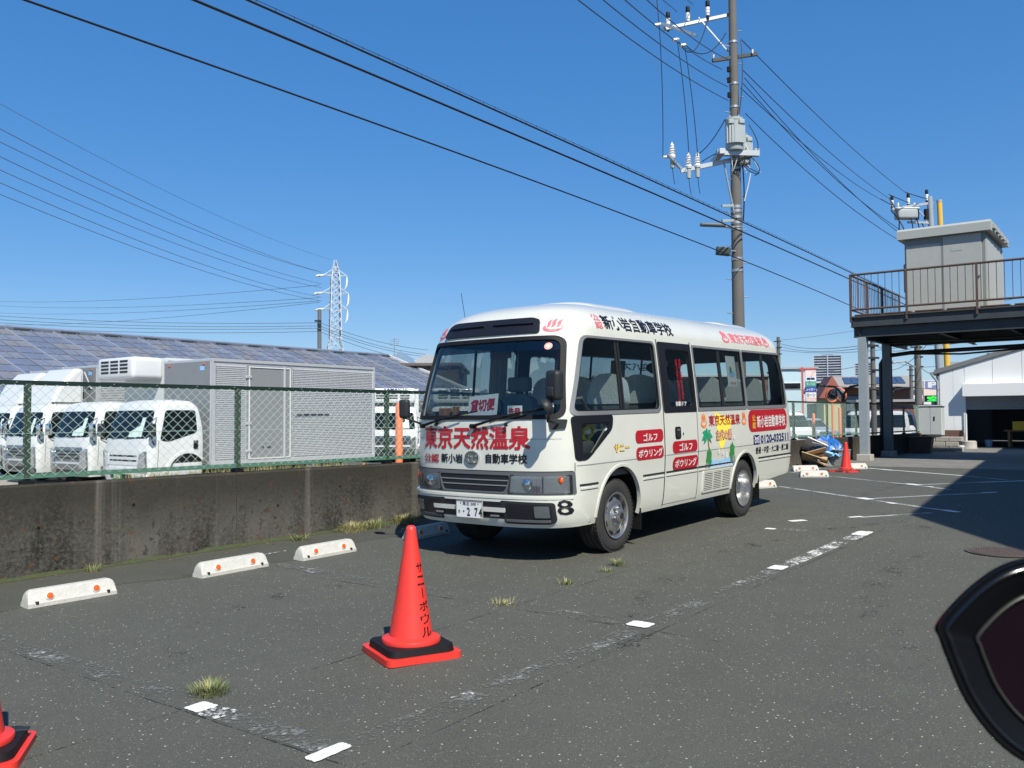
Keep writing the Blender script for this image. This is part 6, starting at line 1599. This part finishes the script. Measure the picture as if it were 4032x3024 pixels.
# parking sign P and green vacancy sign
c = at(2016, 850, 52); s1 = thing('parking_sign', 'parking tower sign with a white P and green lit vacancy character', 'sign', (c.x, c.y, YARD), -.3)
hz = at(2013, 822, 52).z - YARD; sw = 1.05; zb = at(2013, 868, 52).z - YARD
MB().box((0, .15, (hz + zb) / 2), (sw, .3, hz - zb), bev=.02).build('sign_box', flat('sign_cream', (.74, .60, .52)), s1)
MB().bar((0, .2, 0), (0, .2, zb), .16, .16).build('post', column_steel, s1)
hs = hz - zb; pz = MB().box((.03, -.008, hz - hs * .20), (sw * .85, .016, hs * .36)).build('blue_panel', flat('parking_blue', (.16, .22, .50)), s1)
text_on('lettering', 'P', (-.28, hz - hs * .34, .28, hz - hs * .06), lambda u, v, o: Vector((u, -.017 - o, v)), .006, white_vinyl, pz, bold=.05)
pk = MB().box((0, -.012, zb + hs * .15), (sw * .9, .02, hs * .30)).build('display', black_vinyl, s1)
m_, nt_, b_ = newmat('green_led'); b_.inputs['Base Color'].default_value = (.02, .3, .03, 1); b_.inputs['Emission Color'].default_value = (.03, 1, .08, 1); b_.inputs['Emission Strength'].default_value = 1.1
text_on('lettering', '空', (-.33, zb + hs * .03, .33, zb + hs * .27), lambda u, v, o: Vector((u, -.024 - o, v)), .005, m_, pk, bold=.03)
# parked cars behind the fence
CARW = ([.22, .4, .75, .9, 1.05, 1.4, 1.47, 1.5], [.78, .84, .86, .84, .78, .66, .58, .40])
CAR = Shell(*CARW, [.22, .5, .75, .88, 1.05, 1.4, 1.47, 1.5], [.04, .0, .08, .85, 1.15, 1.55, 1.7, 1.95], [.22, .5, .9, 1.05, 1.4, 1.5], [4.25, 4.3, 4.2, 4.1, 3.7, 3.3], pa=.4, qa=.3)
VAN = Shell([.22, .4, .9, 1.1, 1.6, 1.78, 1.85, 1.88], [.72, .78, .80, .80, .74, .70, .62, .4], [.22, .5, .9, 1.05, 1.7, 1.85, 1.88], [.03, .0, .05, .22, .60, .8, 1.0], [.22, .6, 1.7, 1.88], [3.4, 3.42, 3.35, 3.1], pa=.35, qa=.15)
def car(p, rz, label, mat, kind='car'):
    t = thing('parked_car' if kind == 'car' else 'parked_van', label, kind, p, rz, 'vehicles parked beyond the fence at right')
    S_ = CAR if kind == 'car' else VAN; zs = S_.t[0]; zz = sorted(set(list(zs) + [.3, .6, 1.0, 1.2, 1.3]))
    zz = [z for z in zz if z <= max(zs)]
    bd_ = S_.mesh(zz).build('body', mat, t, 30); L = S_.x1(.5); zt = max(zs)
    fr, n1, n2 = S_.front(), S_.side(-1), S_.side(1)
    if kind == 'car':
        patch('windscreen', [rpoly([(-.66, .95), (.66, .95), (.56, 1.38), (-.56, 1.38)], .06)], fr, .008, .004, glass_dark, bd_, grid=.15); sw_ = [(1.35, .93), (3.5, .95), (3.2, 1.37), (1.75, 1.37)]
    else:
        patch('windscreen', [rpoly([(-.68, 1.06), (.68, 1.06), (.62, 1.68), (-.62, 1.68)], .06)], fr, .008, .004, glass_dark, bd_, grid=.15); sw_ = [(.55, 1.08), (3.0, 1.08), (3.0, 1.68), (.85, 1.68)]
    for mp in (n1, n2): patch('side_window', [rpoly(sw_, .06)], mp, .008, .004, glass_dark, bd_, grid=.3)
    patch('grille', [rrect(-.45, .48, .45, .66, .05)], fr, .01, .006, black_vinyl, bd_, grid=.2); patch('bumper', [rrect(-.6, .26, .6, .40, .05)], fr, .03, .03, dark_plastic, bd_, grid=.2)
    for s in (-1, 1):
        patch('headlight', [rrect(min(s * .5, s * .72), .56, max(s * .5, s * .72), .72, .04)], fr, .014, .01, refl, bd_, grid=.1)
        for x in (.72, L - .8): truck_wheel(x, s * (.80 if kind == 'car' else .74), t, .30, s)
    return t
silver_car = pm('silver_car_paint', (.52, .54, .55), .3, .5, var=.04, coat=.4); dark_car = pm('dark_car_paint', (.04, .045, .05), .3, var=.05, coat=.5)
def cpos(u, v, Y): p = at(u, v, Y); return (p.x, p.y, YARD + .004)
car(cpos(1828, 900, 42), .45, 'white off-road car with dark grille behind the fence, left of the steel column', truck_white, 'van')
car(cpos(1738, 900, 46), R(115), 'white van parked behind the bus tail beyond the fence', truck_white, 'van')
car(cpos(1785, 900, 56), R(100), 'silver car parked farther back beside the roadside sign', silver_car)
car(cpos(1905, 900, 58), R(80), 'white car seen between the two steel columns', truck_white)
car(cpos(1948, 900, 50), R(75), 'white van facing the camera left of the electric cabinet', truck_white, 'van')
# convex traffic mirror on a post
c = at(1800, 853, 33); t = thing('traffic_mirror', 'round orange rimmed convex traffic mirror on a post beyond the fence', 'traffic mirror', (c.x, c.y, YARD), 0)
orange_pole = MATS['orange_bollard_paint']; hz = c.z - YARD
MB().cyl((0, .1, 0), (0, .1, hz - .1), .045, n=10).build('post', orange_pole, t, 40)
for sx, an in ((-.02, .25), (.22, -.9)):
    M = Matrix.Translation((sx, 0, hz)) @ Matrix.Rotation(an, 4, 'Z') @ Matrix.Rotation(math.pi / 2 + .28, 4, 'X')
    f_ = MB().lathe([(.25, -.05), (.285, -.04), (.29, .0), (.28, .03), (.26, .035), (.26, .0)], 28, M).build('mirror_rim', orange_pole, t, 40)
    MB().lathe([(.26, .0), (.20, .03), (.13, .046), (.06, .053), (0, .055)], 28, M).build('mirror_face', mir_glass, f_, 60)
    MB().lathe([(.0, -.06), (.25, -.05)], 20, M).build('mirror_back', orange_pole, f_, 40)
# barbed top arms on the far fence: Y shaped posts
for u, lab in ((1822, 'Y shaped dark steel post left of the steel column at the fence'), (1922, 'Y shaped dark steel post between the two steel columns at the fence')):
    p = unlot(at(u, 930, 26.5 if u < 1900 else 30)); t = item('fence_arm_post', lab, 'post', p.x, p.y, 0.1, 0, 'Y shaped posts along the fence')
    ht = 1.9; MB().cyl((0, 0, 0), (0, 0, ht), .05, n=10).build('post', beam_steel, t, 40)
    for s in (-1, 1): MB().tube([(0, 0, ht - .05), (0, s * .10, ht + .10), (0, s * .22, ht + .22), (0, s * .7, ht + .28)], .035, 7).build('arm', beam_steel, t, 40)
    MB().cyl((0, .7, ht + .28), (4.5, .7, ht + .30), .008, n=5).cyl((0, -.7, ht + .28), (4.5, -.7, ht + .30), .008, n=5).build('barbed_wire', cable_black, t)
for i, (u, lab) in enumerate(((1757, 'orange bollard beyond the fence right of the bus tail'), (1814, 'orange bollard beyond the fence below the traffic mirror'))):
    p = at(u, 880, 31 + i); bollard((p.x, p.y, YARD), 1.75 + .2 * i, lab)
# ================================================================ power poles and lines
def step_bolts(t, r, z0, z1, dz=.45):
    k = 0; z = z0
    while z < z1:
        a = (0 if k % 2 else math.pi) + .3; rr = r(z)
        MB().cyl((math.cos(a) * rr * .8, math.sin(a) * rr * .8, z), (math.cos(a) * (rr + .16), math.sin(a) * (rr + .16), z + .01), .012, n=5).build('step_bolt', steel, t); z += dz; k += 1
def band(t, z, r, h=.05, mat=None): return MB().lathe([(r + .001, z - h / 2), (r + .012, z - h / 2), (r + .012, z + h / 2), (r + .001, z + h / 2)], 18).build('steel_band', mat or steel, t, 40)
def insulator(t, p, s=1.0, dark=True, name='insulator', up=Vector((0, 0, 1))):
    p = Vector(p); q = up.normalized().to_track_quat('Z', 'Y').to_matrix().to_4x4(); M = Matrix.Translation(p) @ q @ Matrix.Scale(s, 4)
    o = MB().lathe([(.02, 0), (.05, .0), (.055, .05), (.04, .06), (.06, .07), (.06, .14), (.045, .15), (.06, .16), (.058, .22), (.04, .23)], 12, M).build(name, porcelain, t, 40)
    if dark: MB().lathe([(.05, .23), (.056, .24), (.056, .38), (.04, .40), (0, .40)], 12, M).build('insulator_cap', black_rubber, o, 40); MB().lathe([(.02, -.12), (.04, -.10), (.05, .0)], 10, M).build('insulator_pin', dark_plastic, o, 40)
    return o
YP = 22.0
p0 = at(1597, 712, YP)
pole = thing('utility_pole', 'tall concrete utility pole with transformers behind the bus', 'utility pole', (p0.x, p0.y, YARD)); pole.rotation_euler = (0, R(-.25), 0)
ztop = 12.6
def pr(z): return .175 - .0065 * z
MB().lathe([(pr(0), 0), (pr(3), 3), (pr(6), 6), (pr(9), 9), (pr(ztop), ztop), (.0, ztop + .02)], 28).build('pole_shaft', pole_mat, pole, 40)
step_bolts(pole, pr, 4.2, 11.6, .42)
def zv(v): return at(1595, v, YP).z - YARD
def lx_(u, v): return at(u, v, YP) - Vector((p0.x, p0.y, YARD))
for v in (92, 182, 232, 285, 342, 365, 448, 457, 470, 482, 560, 585): band(pole, zv(v), pr(zv(v)), .05 if v < 400 else .07)
for v in (492, 497): band(pole, zv(v), pr(zv(v)), .03)
# top cross arm, running out towards the left
L1 = lx_(1447, 42); R1 = lx_(1600, 3)
dirv = Vector((-1.0, -.12, 0))
def arm(a, b, w=.075, name='cross_arm', mat=steel): return MB().bar(a, b, w, w).build(name, mat, pole)
za = zv(28); LA = 1.75
arm((.12, 0.14, za + .05), (-LA, -.05, za - .42)); MB().bar((-.85, .02, za - .1), (-.1, .1, za - .95), .03, .03).build('arm_brace', steel, pole)
arm((-LA - .05, -.10, za - .30), (-LA + .72, -.55, za - .80), .06)
for x, z in ((-.62, -.05), (-1.12, -.19), (-1.62, -.33)): insulator(pole, (x, .03, za + z), .95)
for i, (x, z) in enumerate(((-1.86, -.40), (-1.42, -.78), (-1.24, -.92))): insulator(pole, (x, -.30, za + z), .7, False, 'strain_insulator', Vector((-1, -.1, -.25)))
# low voltage arms
zb = zv(122); arm((-.55, -.1, zb - .14), (.62, .1, zb + .10), .08, mat=beam_steel)
for x in (-.5, .48): insulator(pole, (x, 0, zb + .02 + x * .1), .45, False)
for v in (155, 178, 210): 
    z = zv(v); MB().cyl((-.16, -.16, z - .06), (-.16, -.16, z + .06), .05, n=8).build('spool_insulator', black_rubber, pole, 40)
# transformers
def transformer(c, r, h, label=None):
    c = Vector(c); M = Matrix.Translation(c)
    o = MB().lathe([(0, 0), (r * .96, 0), (r, .03), (r, h - .08), (r * 1.05, h - .07), (r * 1.05, h - .02), (r * .95, h), (0, h + .02)], 26, M).build('transformer', trafo_grey, pole, 40)
    for k in range(7):
        a = -2.4 + k * .26; MB().bar(c + Vector((math.cos(a) * (r + .04), math.sin(a) * (r + .04), h * .18)), c + Vector((math.cos(a) * (r + .04), math.sin(a) * (r + .04), h * .72)), .03, .09).build('cooling_fin', trafo_grey, o)
    for s in (-1, 1): MB().box(c + Vector((s * r * .6, -r * .85, h * .82)), (.14, .16, .12), bev=.02).build('terminal_box', trafo_grey, o)
    for s in (-.5, .5): MB().cyl(c + Vector((s * r, 0, h)), c + Vector((s * r, 0, h + .10)), .02, n=6).build('lifting_lug', trafo_grey, o)
    return o
zt = zv(335)
transformer((-.10, -.34, zt), .215, .80); transformer((.27, .28, zt - .16), .19, .70)
MB().bar((-.45, -.55, zt - .05), (-.45, .5, zt - .05), .13, .13).bar((-.55, -.38, zt - .05), (.5, -.30, zt - .06), .13, .13).build('transformer_bracket', steel, pole)
MB().box((.50, -.1, zt + .05), (.14, .14, .14), bev=.02).build('junction_box', trafo_grey, pole)
ze = zv(347)
MB().bar((.1, -.12, ze + .03), (-1.42, -.25, ze - .32), .085, .10).build('cross_arm', steel, pole); MB().bar((-1.35, -.2, ze - .30), (-1.75, -.4, ze + .05), .06, .06).build('cross_arm', steel, pole)
MB().bar((-.35, -.2, ze - .05), (-.08, -.1, ze - 1.35), .035, .035).build('arm_brace', steel, pole)
for x, dz in ((-1.62, .10), (-1.22, -.16), (-1.00, -.14)):
    o = MB().lathe([(.07, -.10), (.085, -.05), (.06, 0), (.085, .03), (.05, .06), (.085, .09), (.045, .12), (.08, .15), (.04, .18), (.055, .22), (.02, .27), (.0, .32)], 14, Matrix.Translation((x, -.25, ze + dz))).build('cutout_fuse', porcelain, pole, 40)
    MB().cyl((x, -.25, ze + dz - .34), (x, -.25, ze + dz - .10), .055, n=10).build('fuse_tube', trafo_grey, o, 40)
    MB().tube([(x, -.25, ze + dz - .34), (x + .02, -.25, ze + dz - .55), (x + .05, -.25, ze + dz - .75)], .008, 5).build('fuse_tail', cable_black, o)
insulator(pole, (-1.85, -.3, ze + .02), .6, False, 'strain_insulator', Vector((1, 0, 0)))
# street light, junction case, cable dead ends
zl = zv(494); MB().tube([(-.1, -.1, zl), (-.32, -.18, zl + .02), (-.42, -.2, zl + .03)], .035, 8).build('lamp_bracket', steel, pole, 40)
m = rbox((0, 0, 0), (.62, .17, .075), .35, Matrix.Translation((-.64, -.22, zl + .05)) @ Matrix.Rotation(.05, 4, 'Y')); m.build('street_lamp_head', grey_plastic, pole, 45)
zj = zv(546); rbox((0, 0, 0), (.34, .16, .20), .12, Matrix.Translation((-.40, -.22, zj)) @ Matrix.Rotation(.12, 4, 'Y')).build('splice_case', pm('green_black_case', (.028, .038, .034), .5, var=.1), pole, 40)
MB().bar((-.05, -.1, zj + .02), (-.3, -.2, zj + .03), .04, .03).build('case_bracket', steel, pole)
for v in (446, 478): z = zv(v); MB().bar((-.1, -.1, z), (-.42, -.25, z - .04), .05, .06).build('cable_clamp', trafo_grey, pole)
# loose leads around the transformers
def lead(pts, r=.012, mat=cable_black): return MB().tube(pts, r, 5).build('lead', mat, pole, 60)
def bez(a, b, sag, n=10, side=(0, 0)):
    a = Vector(a); b = Vector(b); return [a.lerp(b, t) + Vector((side[0], side[1], -sag)) * (4 * t * (1 - t)) for t in [i / n for i in range(n + 1)]]
for x, z0_, x1, z1_ in ((-1.90, za - .45, -1.86, ze + .02), (-1.46, za - .85, -1.22, ze + .12), (-1.28, za - .98, -1.0, ze - .0)): lead(bez((x, -.32, z0_), (x1, -.3, z1_), 0, 6, (.03, 0)), .010)
lead(bez((-1.42, -.3, za - .85), (-.62, -.1, za - .1), .55)); lead(bez((-1.24, -.3, za - .95), (-.2, -.1, za - .55), .35)); lead(bez((-1.9, -.3, za - .45), (-2.05, -.5, za + 1.0), -.05))
lead(bez((-1.05, -.25, ze + .05), (-.33, -.36, zt + .78), .12)); lead(bez((-.9, -.25, ze - .1), (-.2, -.3, ze + .2), -.05)); lead(bez((.05, -.2, zt + .9), (.15, -.18, zv(92)), .0, 8, (.06, -.02)), .014)
for k in range(9): lead(bez((random.uniform(-.3, .3), -.3, zt + random.uniform(.0, .7)), (random.uniform(-.2, .6), -.15, zt - random.uniform(.1, .6)), random.uniform(.05, .3), 8, (random.uniform(-.15, .3), -.1)), .011, cable_black if k % 3 else white_vinyl)
lead([(.30, -.25, zt - .42), (.24, -.28, zt - .34), (.16, -.25, zt - .40), (.2, -.26, zt - .52), (.32, -.25, zt - .48), (.26, -.2, zt - .8), (.16, -.17, zt - 1.2)], .014, white_vinyl)
lead(bez((.14, -.14, zt - .3), (.13, -.13, zv(480)), 0, 6, (.03, 0)), .018)
# ---- overhead lines (each one a thing)
def wire(pts, r, label, mat=cable_black, group='overhead power lines', name='power_line', n=5, spiral=False):
    pts = [Vector(p) for p in pts]; o = MB().tube(pts, r, n).build(name, mat, None, 60); tag(o, label, 'cable', group)
    if spiral:
        m = MB(); up = Vector((0, 0, 1)); L = 0; prev = pts[0]; acc = []
        for p in pts: acc.append((L + (p - prev).length, p)); L += (p - prev).length; prev = p
        m.tube([p + up * .045 for p in pts], .004, 4)
        k = 0.2
        while k < L:
            for (l0, a), (l1, b) in zip(acc[:-1], acc[1:]):
                if l0 <= k <= l1:
                    q = a.lerp(b, (k - l0) / max(l1 - l0, 1e-6)); m.cyl(q, q + up * .055, .006, n=3); break
            k += .28
        m.build('hanger_loops', mat, o)
    return o
def plane_wire(uvs, y, xs, r, label, **kw):      # a line hanging in the vertical plane lot y = const: parabola through surveyed points
    P_ = [loty(u, v, y) for u, v in uvs]; co = np.polyfit([p.x for p in P_], [p.z for p in P_], 2)
    pts = [lot(x, y, float(np.polyval(co, x))) for x in np.linspace(xs[0], xs[1], 60)]
    return wire(pts, r, label, **kw)
pl = unlot(p0); py = pl.y - .22
xe = pl.x
plane_wire([(75, 0), (800, 272), (1555, 540), (1835, 660)], py, (-9, 32), .0125, 'lowest thick black cable crossing the sky to the splice case')
plane_wire([(440, 0), (1000, 255), (1580, 486), (1835, 604)], py, (-9, 32), .017, 'middle thick black cable crossing the sky to the utility pole')
plane_wire([(545, 0), (1000, 213), (1555, 455), (1835, 588)], py - .06, (-9, 32), .015, 'topmost thick cable with small hanger loops crossing the sky', spiral=True)
for (u0, v0, u1, v1, lab) in ((1198, 0, 1573, 217, 'thin wire reaching the pole below the small cross arm, lowest of four'), (1255, 0, 1573, 188, 'thin wire reaching the pole, second lowest of four'), (1305, 0, 1560, 150, 'thin wire reaching the small cross arm, second highest of four'), (1355, 0, 1572, 128, 'thin wire reaching the small cross arm, highest of four')):
    a = at(u0, v0 - 40, 12); b = at(u1, v1, 21.8); wire(bez(a, b, .12, 14), .009, lab)
for i, (u0, v0, lab) in enumerate(((1462, 25, 'high voltage wire over the left insulator of the top arm'), (1497, 10, 'high voltage wire over the middle insulator of the top arm'), (1530, -2, 'high voltage wire over the right insulator of the top arm'))):
    b = at(u0, v0, 22.1); b2 = at(u0 - 90, v0 - 75, 13); wire([b2, b], .009, lab)
# second pole with switch gear above the cubicle
Y2 = 44.0; q0 = at(2010, 520, Y2)
sp2 = thing('switch_pole', 'pale steel pole with oil switch and insulators above the cubicle', 'utility pole', (q0.x, q0.y, YARD))
def s2(u, v): 
    p = at(u, v, Y2); return (p.x - q0.x, 0, p.z - YARD)
sp2.rotation_euler = (0, 0, 0)
z2t = s2(2010, 425)[2]; bx2 = at(2036, 860, Y2).x - q0.x
MB().cyl((bx2 * 1.05, 0, 0), (0, 0, z2t), .20, .135, n=20).build('pole_shaft', column_steel, sp2, 40)
MB().bar(s2(1925, 452), s2(2015, 438), .12, .12).build('cross_arm', steel, sp2); MB().bar(s2(1960, 480), s2(2012, 482), .10, .10).build('cross_arm', steel, sp2); MB().bar(s2(1985, 455), s2(2008, 480), .05, .05).build('arm_brace', steel, sp2)
rbox(Vector(s2(1957, 463)), (1.0, .55, .50), .2).build('oil_switch', trafo_grey, sp2, 45)
MB().box(Vector(s2(1957, 452)), (1.1, .6, .08), bev=.02).build('switch_lid', white_vinyl, sp2)
for u, v in ((1927, 446), (1962, 441), (2002, 433)): insulator(sp2, s2(u, v), 1.35)
for u in (1940, 1975): insulator(sp2, s2(u, 446), .8, False)
for u in (1992, 2013): MB().cyl(s2(u - 12, 452), s2(u - 12, 474), .12, n=10).build('cable_head', black_rubber, sp2, 40); insulator(sp2, s2(u - 12, 480), .8, False)
for u0, v0, u1, v1 in ((1921, 428, 1940, 505), (1925, 455, 1955, 520), (1960, 452, 1965, 545), (1990, 480, 1993, 545), (1975, 462, 1977, 540)): MB().tube(bez(s2(u0, v0), s2(u1, v1), .1, 6, (.1, -.3)), .03, 5).build('lead', cable_black, sp2)
yp = thing('yellow_pole', 'short yellow pole top behind the grey switch pole', 'pole', at(2031, 520, 46)); yp.location.z = YARD
MB().cyl((at(2052, 860, 46).x - yp.location.x, 0, 0), (0, 0, at(2031, 437, 46).z - YARD), .16, .13, n=14).build('pole_shaft', pm('yellow_pole_paint', (.68, .40, .05), .55, var=.1), yp, 40); MB().cyl((0, 0, at(2031, 437, 46).z - YARD), (0, 0, at(2031, 432, 46).z - YARD), .14, n=14).build('pole_cap', trafo_grey, yp, 40)
for u0, v0, u1, v1, sag, lab in ((1601, 85, 1955, 415, .2, 'high line from the tall pole to the switch pole, uppermost'), (1603, 150, 1920, 428, .22, 'high line from the tall pole to the switch pole, second'), (1600, 190, 1905, 432, .25, 'line from the tall pole to the switch pole, third'), (1608, 168, 1945, 505, .25, 'lower line from the tall pole to the cubicle, fourth'), (1605, 180, 1950, 500, .3, 'lower line from the tall pole to the cubicle, fifth'), (1610, 245, 1952, 525, .25, 'lowest line from the tall pole to the cubicle')):
    a = at(u0, v0, 22.2); b = at(u1, v1, 43 if v1 < 460 else 30); wire(bez(a, b, sag, 16), .012 if v1 < 460 else .010, lab)
for u0, v0, u1, v1, lab in ((1955, 415, 2005, 430, 'short jumper line to the right insulator of the switch pole'), (1920, 420, 1965, 438, 'short jumper line to the middle insulator of the switch pole'), (1903, 430, 1930, 444, 'short jumper line to the left insulator of the switch pole')):
    wire(bez(at(u0, v0, 43), at(u1, v1, 44), .02, 6), .02, lab)
# ---- lattice pylon on the left
Yt = 135.0; tq = at(724, 760, Yt)
py_ = thing('lattice_pylon', 'pale steel lattice transmission pylon behind the panelled hall', 'pylon', (tq.x, tq.y, YARD), .35)
py_mat = pm('pale_pylon_steel', (.50, .55, .58), .5, .2, var=.1)
Ht = at(723, 562, Yt).z - YARD
wv = lambda v: (at(742, v, Yt) - at(704, v, Yt)).length
prof = [(0, 2.6), (at(723, 758, Yt).z - YARD, 1.15), (at(723, 734, Yt).z - YARD, .84), (at(723, 660, Yt).z - YARD, .74), (at(723, 604, Yt).z - YARD, .62), (at(723, 588, Yt).z - YARD, .5), (at(723, 575, Yt).z - YARD, .3), (Ht, .12)]
def hwid(z): return float(np.interp(z, [a for a, b in prof], [b for a, b in prof]))
for sx in (-1, 1):
    for sy in (-1, 1):
        m = MB(); zz = [a for a, b in prof]
        for a, b in zip(zz[:-1], zz[1:]): m.bar((sx * hwid(a), sy * hwid(a), a), (sx * hwid(b), sy * hwid(b), b), .13, .13)
        m.build('leg', py_mat, py_)
zs_ = [at(723, 758, Yt).z - YARD]; 
while zs_[-1] < Ht - 1.9: zs_.append(zs_[-1] + max(.9, hwid(zs_[-1]) * 1.7))
zs_ = [0, 3, 6] + [z for z in zs_ if z > 7]
for a, b in zip(zs_[:-1], zs_[1:]):
    for k in range(4):
        c = [(-1, -1), (1, -1), (1, 1), (-1, 1)]; (x0, y0), (x1, y1) = c[k], c[(k + 1) % 4]
        m = MB(); m.bar((x0 * hwid(a), y0 * hwid(a), a), (x1 * hwid(b), y1 * hwid(b), b), .085, .085); m.bar((x1 * hwid(a), y1 * hwid(a), a), (x0 * hwid(b), y0 * hwid(b), b), .085, .085); m.bar((x0 * hwid(b), y0 * hwid(b), b), (x1 * hwid(b), y1 * hwid(b), b), .085, .085); m.build('bracing', py_mat, py_)
for v, lw in ((602, 1.75), (640, 2.0), (675, 1.85)):
    z = at(723, v - 6, Yt).z - YARD
    for s in (-1, 1):
        m = MB(); h_ = hwid(z); m.bar((s * h_, -h_, z), (s * lw, 0, z + .1), .12, .12); m.bar((s * h_, h_, z), (s * lw, 0, z + .1), .12, .12); m.bar((s * h_, 0, z + .9), (s * lw, 0, z + .1), .10, .10); ar = m.build('cross_arm', py_mat, py_)
        if s < 0: MB().tube([(s * lw, 0, z + .05), (s * lw - .6, -.3, z - .12), (s * lw - 1.3, -.6, z - .25)], [.12, .22, .12], 8).build('insulator_string', porcelain, ar, 50)
        else: MB().tube([(s * lw, 0, z + .05), (s * lw, 0, z - .7), (s * lw - .05, 0, z - 1.5), (s * lw - .3, 0, z - 2.0)], [.06, .16, .16, .06], 8).build('insulator_string', porcelain, ar, 50)
for i, (va, vb, ya) in enumerate(((220, 553, 60), (275, 578, 62), (305, 578, 66), (337, 603, 62), (367, 612, 66), (395, 632, 62), (421, 640, 66))):
    ub = 695 if i else 716; wire(bez(at(-40, va - 18, ya), at(ub, vb + (10 if i else 8), Yt - 1), 1.1, 18), .028 if i else .018, ('earth wire from the pylon tip to the upper left', 'transmission line to the top left pylon arm, upper', 'transmission line to the top left pylon arm, lower', 'transmission line to the middle pylon arm, upper', 'transmission line to the middle pylon arm, lower', 'transmission line to the bottom pylon arm, upper', 'transmission line to the bottom pylon arm, lower')[i], grey_cable, 'transmission lines left of the pylon')
for i, (va, vb) in enumerate(((648, 618), (656, 645), (700, 655), (672, 652))): wire(bez(at(-60, va, 300), at(690, vb - 2, Yt + 2), 1.5, 12), .035, ('faint far line meeting the pylon from the left, highest', 'faint far line meeting the pylon from the left, second', 'faint far line meeting the pylon from the left, third', 'faint far line meeting the pylon from the left, lowest')[i], grey_cable, 'transmission lines left of the pylon')
# left background pole
q = at(690, 760, 70); bpole = thing('wooden_pole', 'slim brown pole left of the pylon behind the panelled hall', 'utility pole', (q.x, q.y, YARD)); hb = at(689, 668, 70).z - YARD
MB().cyl((0, 0, 0), (0, 0, hb), .20, .15, n=12).build('pole_shaft', pole_mat, bpole, 40); 
for v in (697, 704, 709, 716): MB().box((.0 if v > 700 else -.1, -.1, at(0, v, 70).z - YARD), (.5 if v < 700 else .28, .2, .12)).build('pole_fitting', dark_plastic, bpole)
for i, (va, vb, vc) in enumerate(((698, 697, 742), (703, 704, 752), (707, 709, 757), (713, 716, 768))):
    wire(bez(at(-40, va - 18 + i * 3, 75), at(688, vb, 70), .3, 12) + bez(at(691, vb, 70), at(925, vc + 14, 78), .35, 12), .02, ('far wire along the brown pole, uppermost', 'far wire along the brown pole, second', 'far wire along the brown pole, third', 'far wire along the brown pole, lowest')[i], grey_cable, 'lines along the brown pole')
# aerials
def aerial(u, vb, vt, Y, label, tines=True):
    a = at(u, vb, Y); t = thing('aerial', label, 'aerial', (a.x, a.y, a.z)); h = at(u, vt, Y).z - a.z
    MB().cyl((0, 0, 0), (0, 0, h), .035, n=6).build('mast', steel, t)
    if tines:
        for k in range(4): MB().cyl((-.35, 0, h - .1 - k * .14), (.35, 0, h - .1 - k * .14), .015, n=4).build('element', steel, t)
aerial(852, 775, 730, 64, 'thin roof aerial behind the panelled hall'); 
bus_whip = MB().tube([(.9, .78, 2.32), (.83, .80, 2.75)], .004, 4).build('whip_aerial', cable_black, bus)
# distant right street poles and wires
def spole(u, vb, vt, Y, r, label, lamp=False, fit=3):
    a = at(u, 900, Y); t = thing('street_pole', label, 'utility pole', (a.x, a.y, YARD), 0, 'poles along the far street'); h = at(u, vt, Y).z - YARD
    MB().cyl((0, 0, 0), (0, 0, h), r, r * .75, n=12).build('pole_shaft', pole_mat, t, 40)
    for k in range(fit): MB().box((.1 * (k - 1), -.1, h - .4 - k * .55), (.62 - .16 * k, .12, .09)).build('cross_arm', dark_plastic, t)
    if lamp: MB().tube([(0, 0, h - 1.6), (-.8, -.2, h - 1.2), (-1.5, -.3, h - 1.25)], .05, 6).build('lamp_arm', column_steel, t); rbox((-1.7, -.3, h - 1.28), (.6, .2, .1), .3).build('lamp_head', column_steel, t, 40)
    return at(u, vt, Y)
spole(1888, 0, 728, 40, .13, 'slim grey pole between the two steel columns')
spole(1985, 0, 735, 50, .22, 'thick grey pole with a street lamp right of the columns', True)
spole(1970, 0, 790, 85, .2, 'distant dark pole left of the thick grey pole')
spole(1684, 0, 728, 78, .2, 'distant pole just above the bus tail')
spole(1803, 0, 815, 120, .2, 'tiny far pole between the towers')
for i, (u0, v0, u1, v1, Ya, Yb) in enumerate(((1684, 742, 1890, 742, 78, 42), (1684, 748, 1890, 748, 78, 42), (1684, 756, 1985, 745, 78, 50), (1700, 800, 1880, 785, 90, 60), (1888, 745, 1985, 742, 40, 50), (1920, 800, 2010, 735, 60, 40), (1985, 745, 2212, 700, 50, 45), (1985, 790, 2050, 800, 50, 45), (1910, 770, 2035, 790, 70, 45), (1684, 735, 2212, 640, 78, 60))):
    wire(bez(at(u0, v0, Ya), at(u1, v1, Yb), .35, 12), .016 if i < 8 else .012, 'thin grey wire strung between the distant street poles', grey_cable, 'wires over the far street')
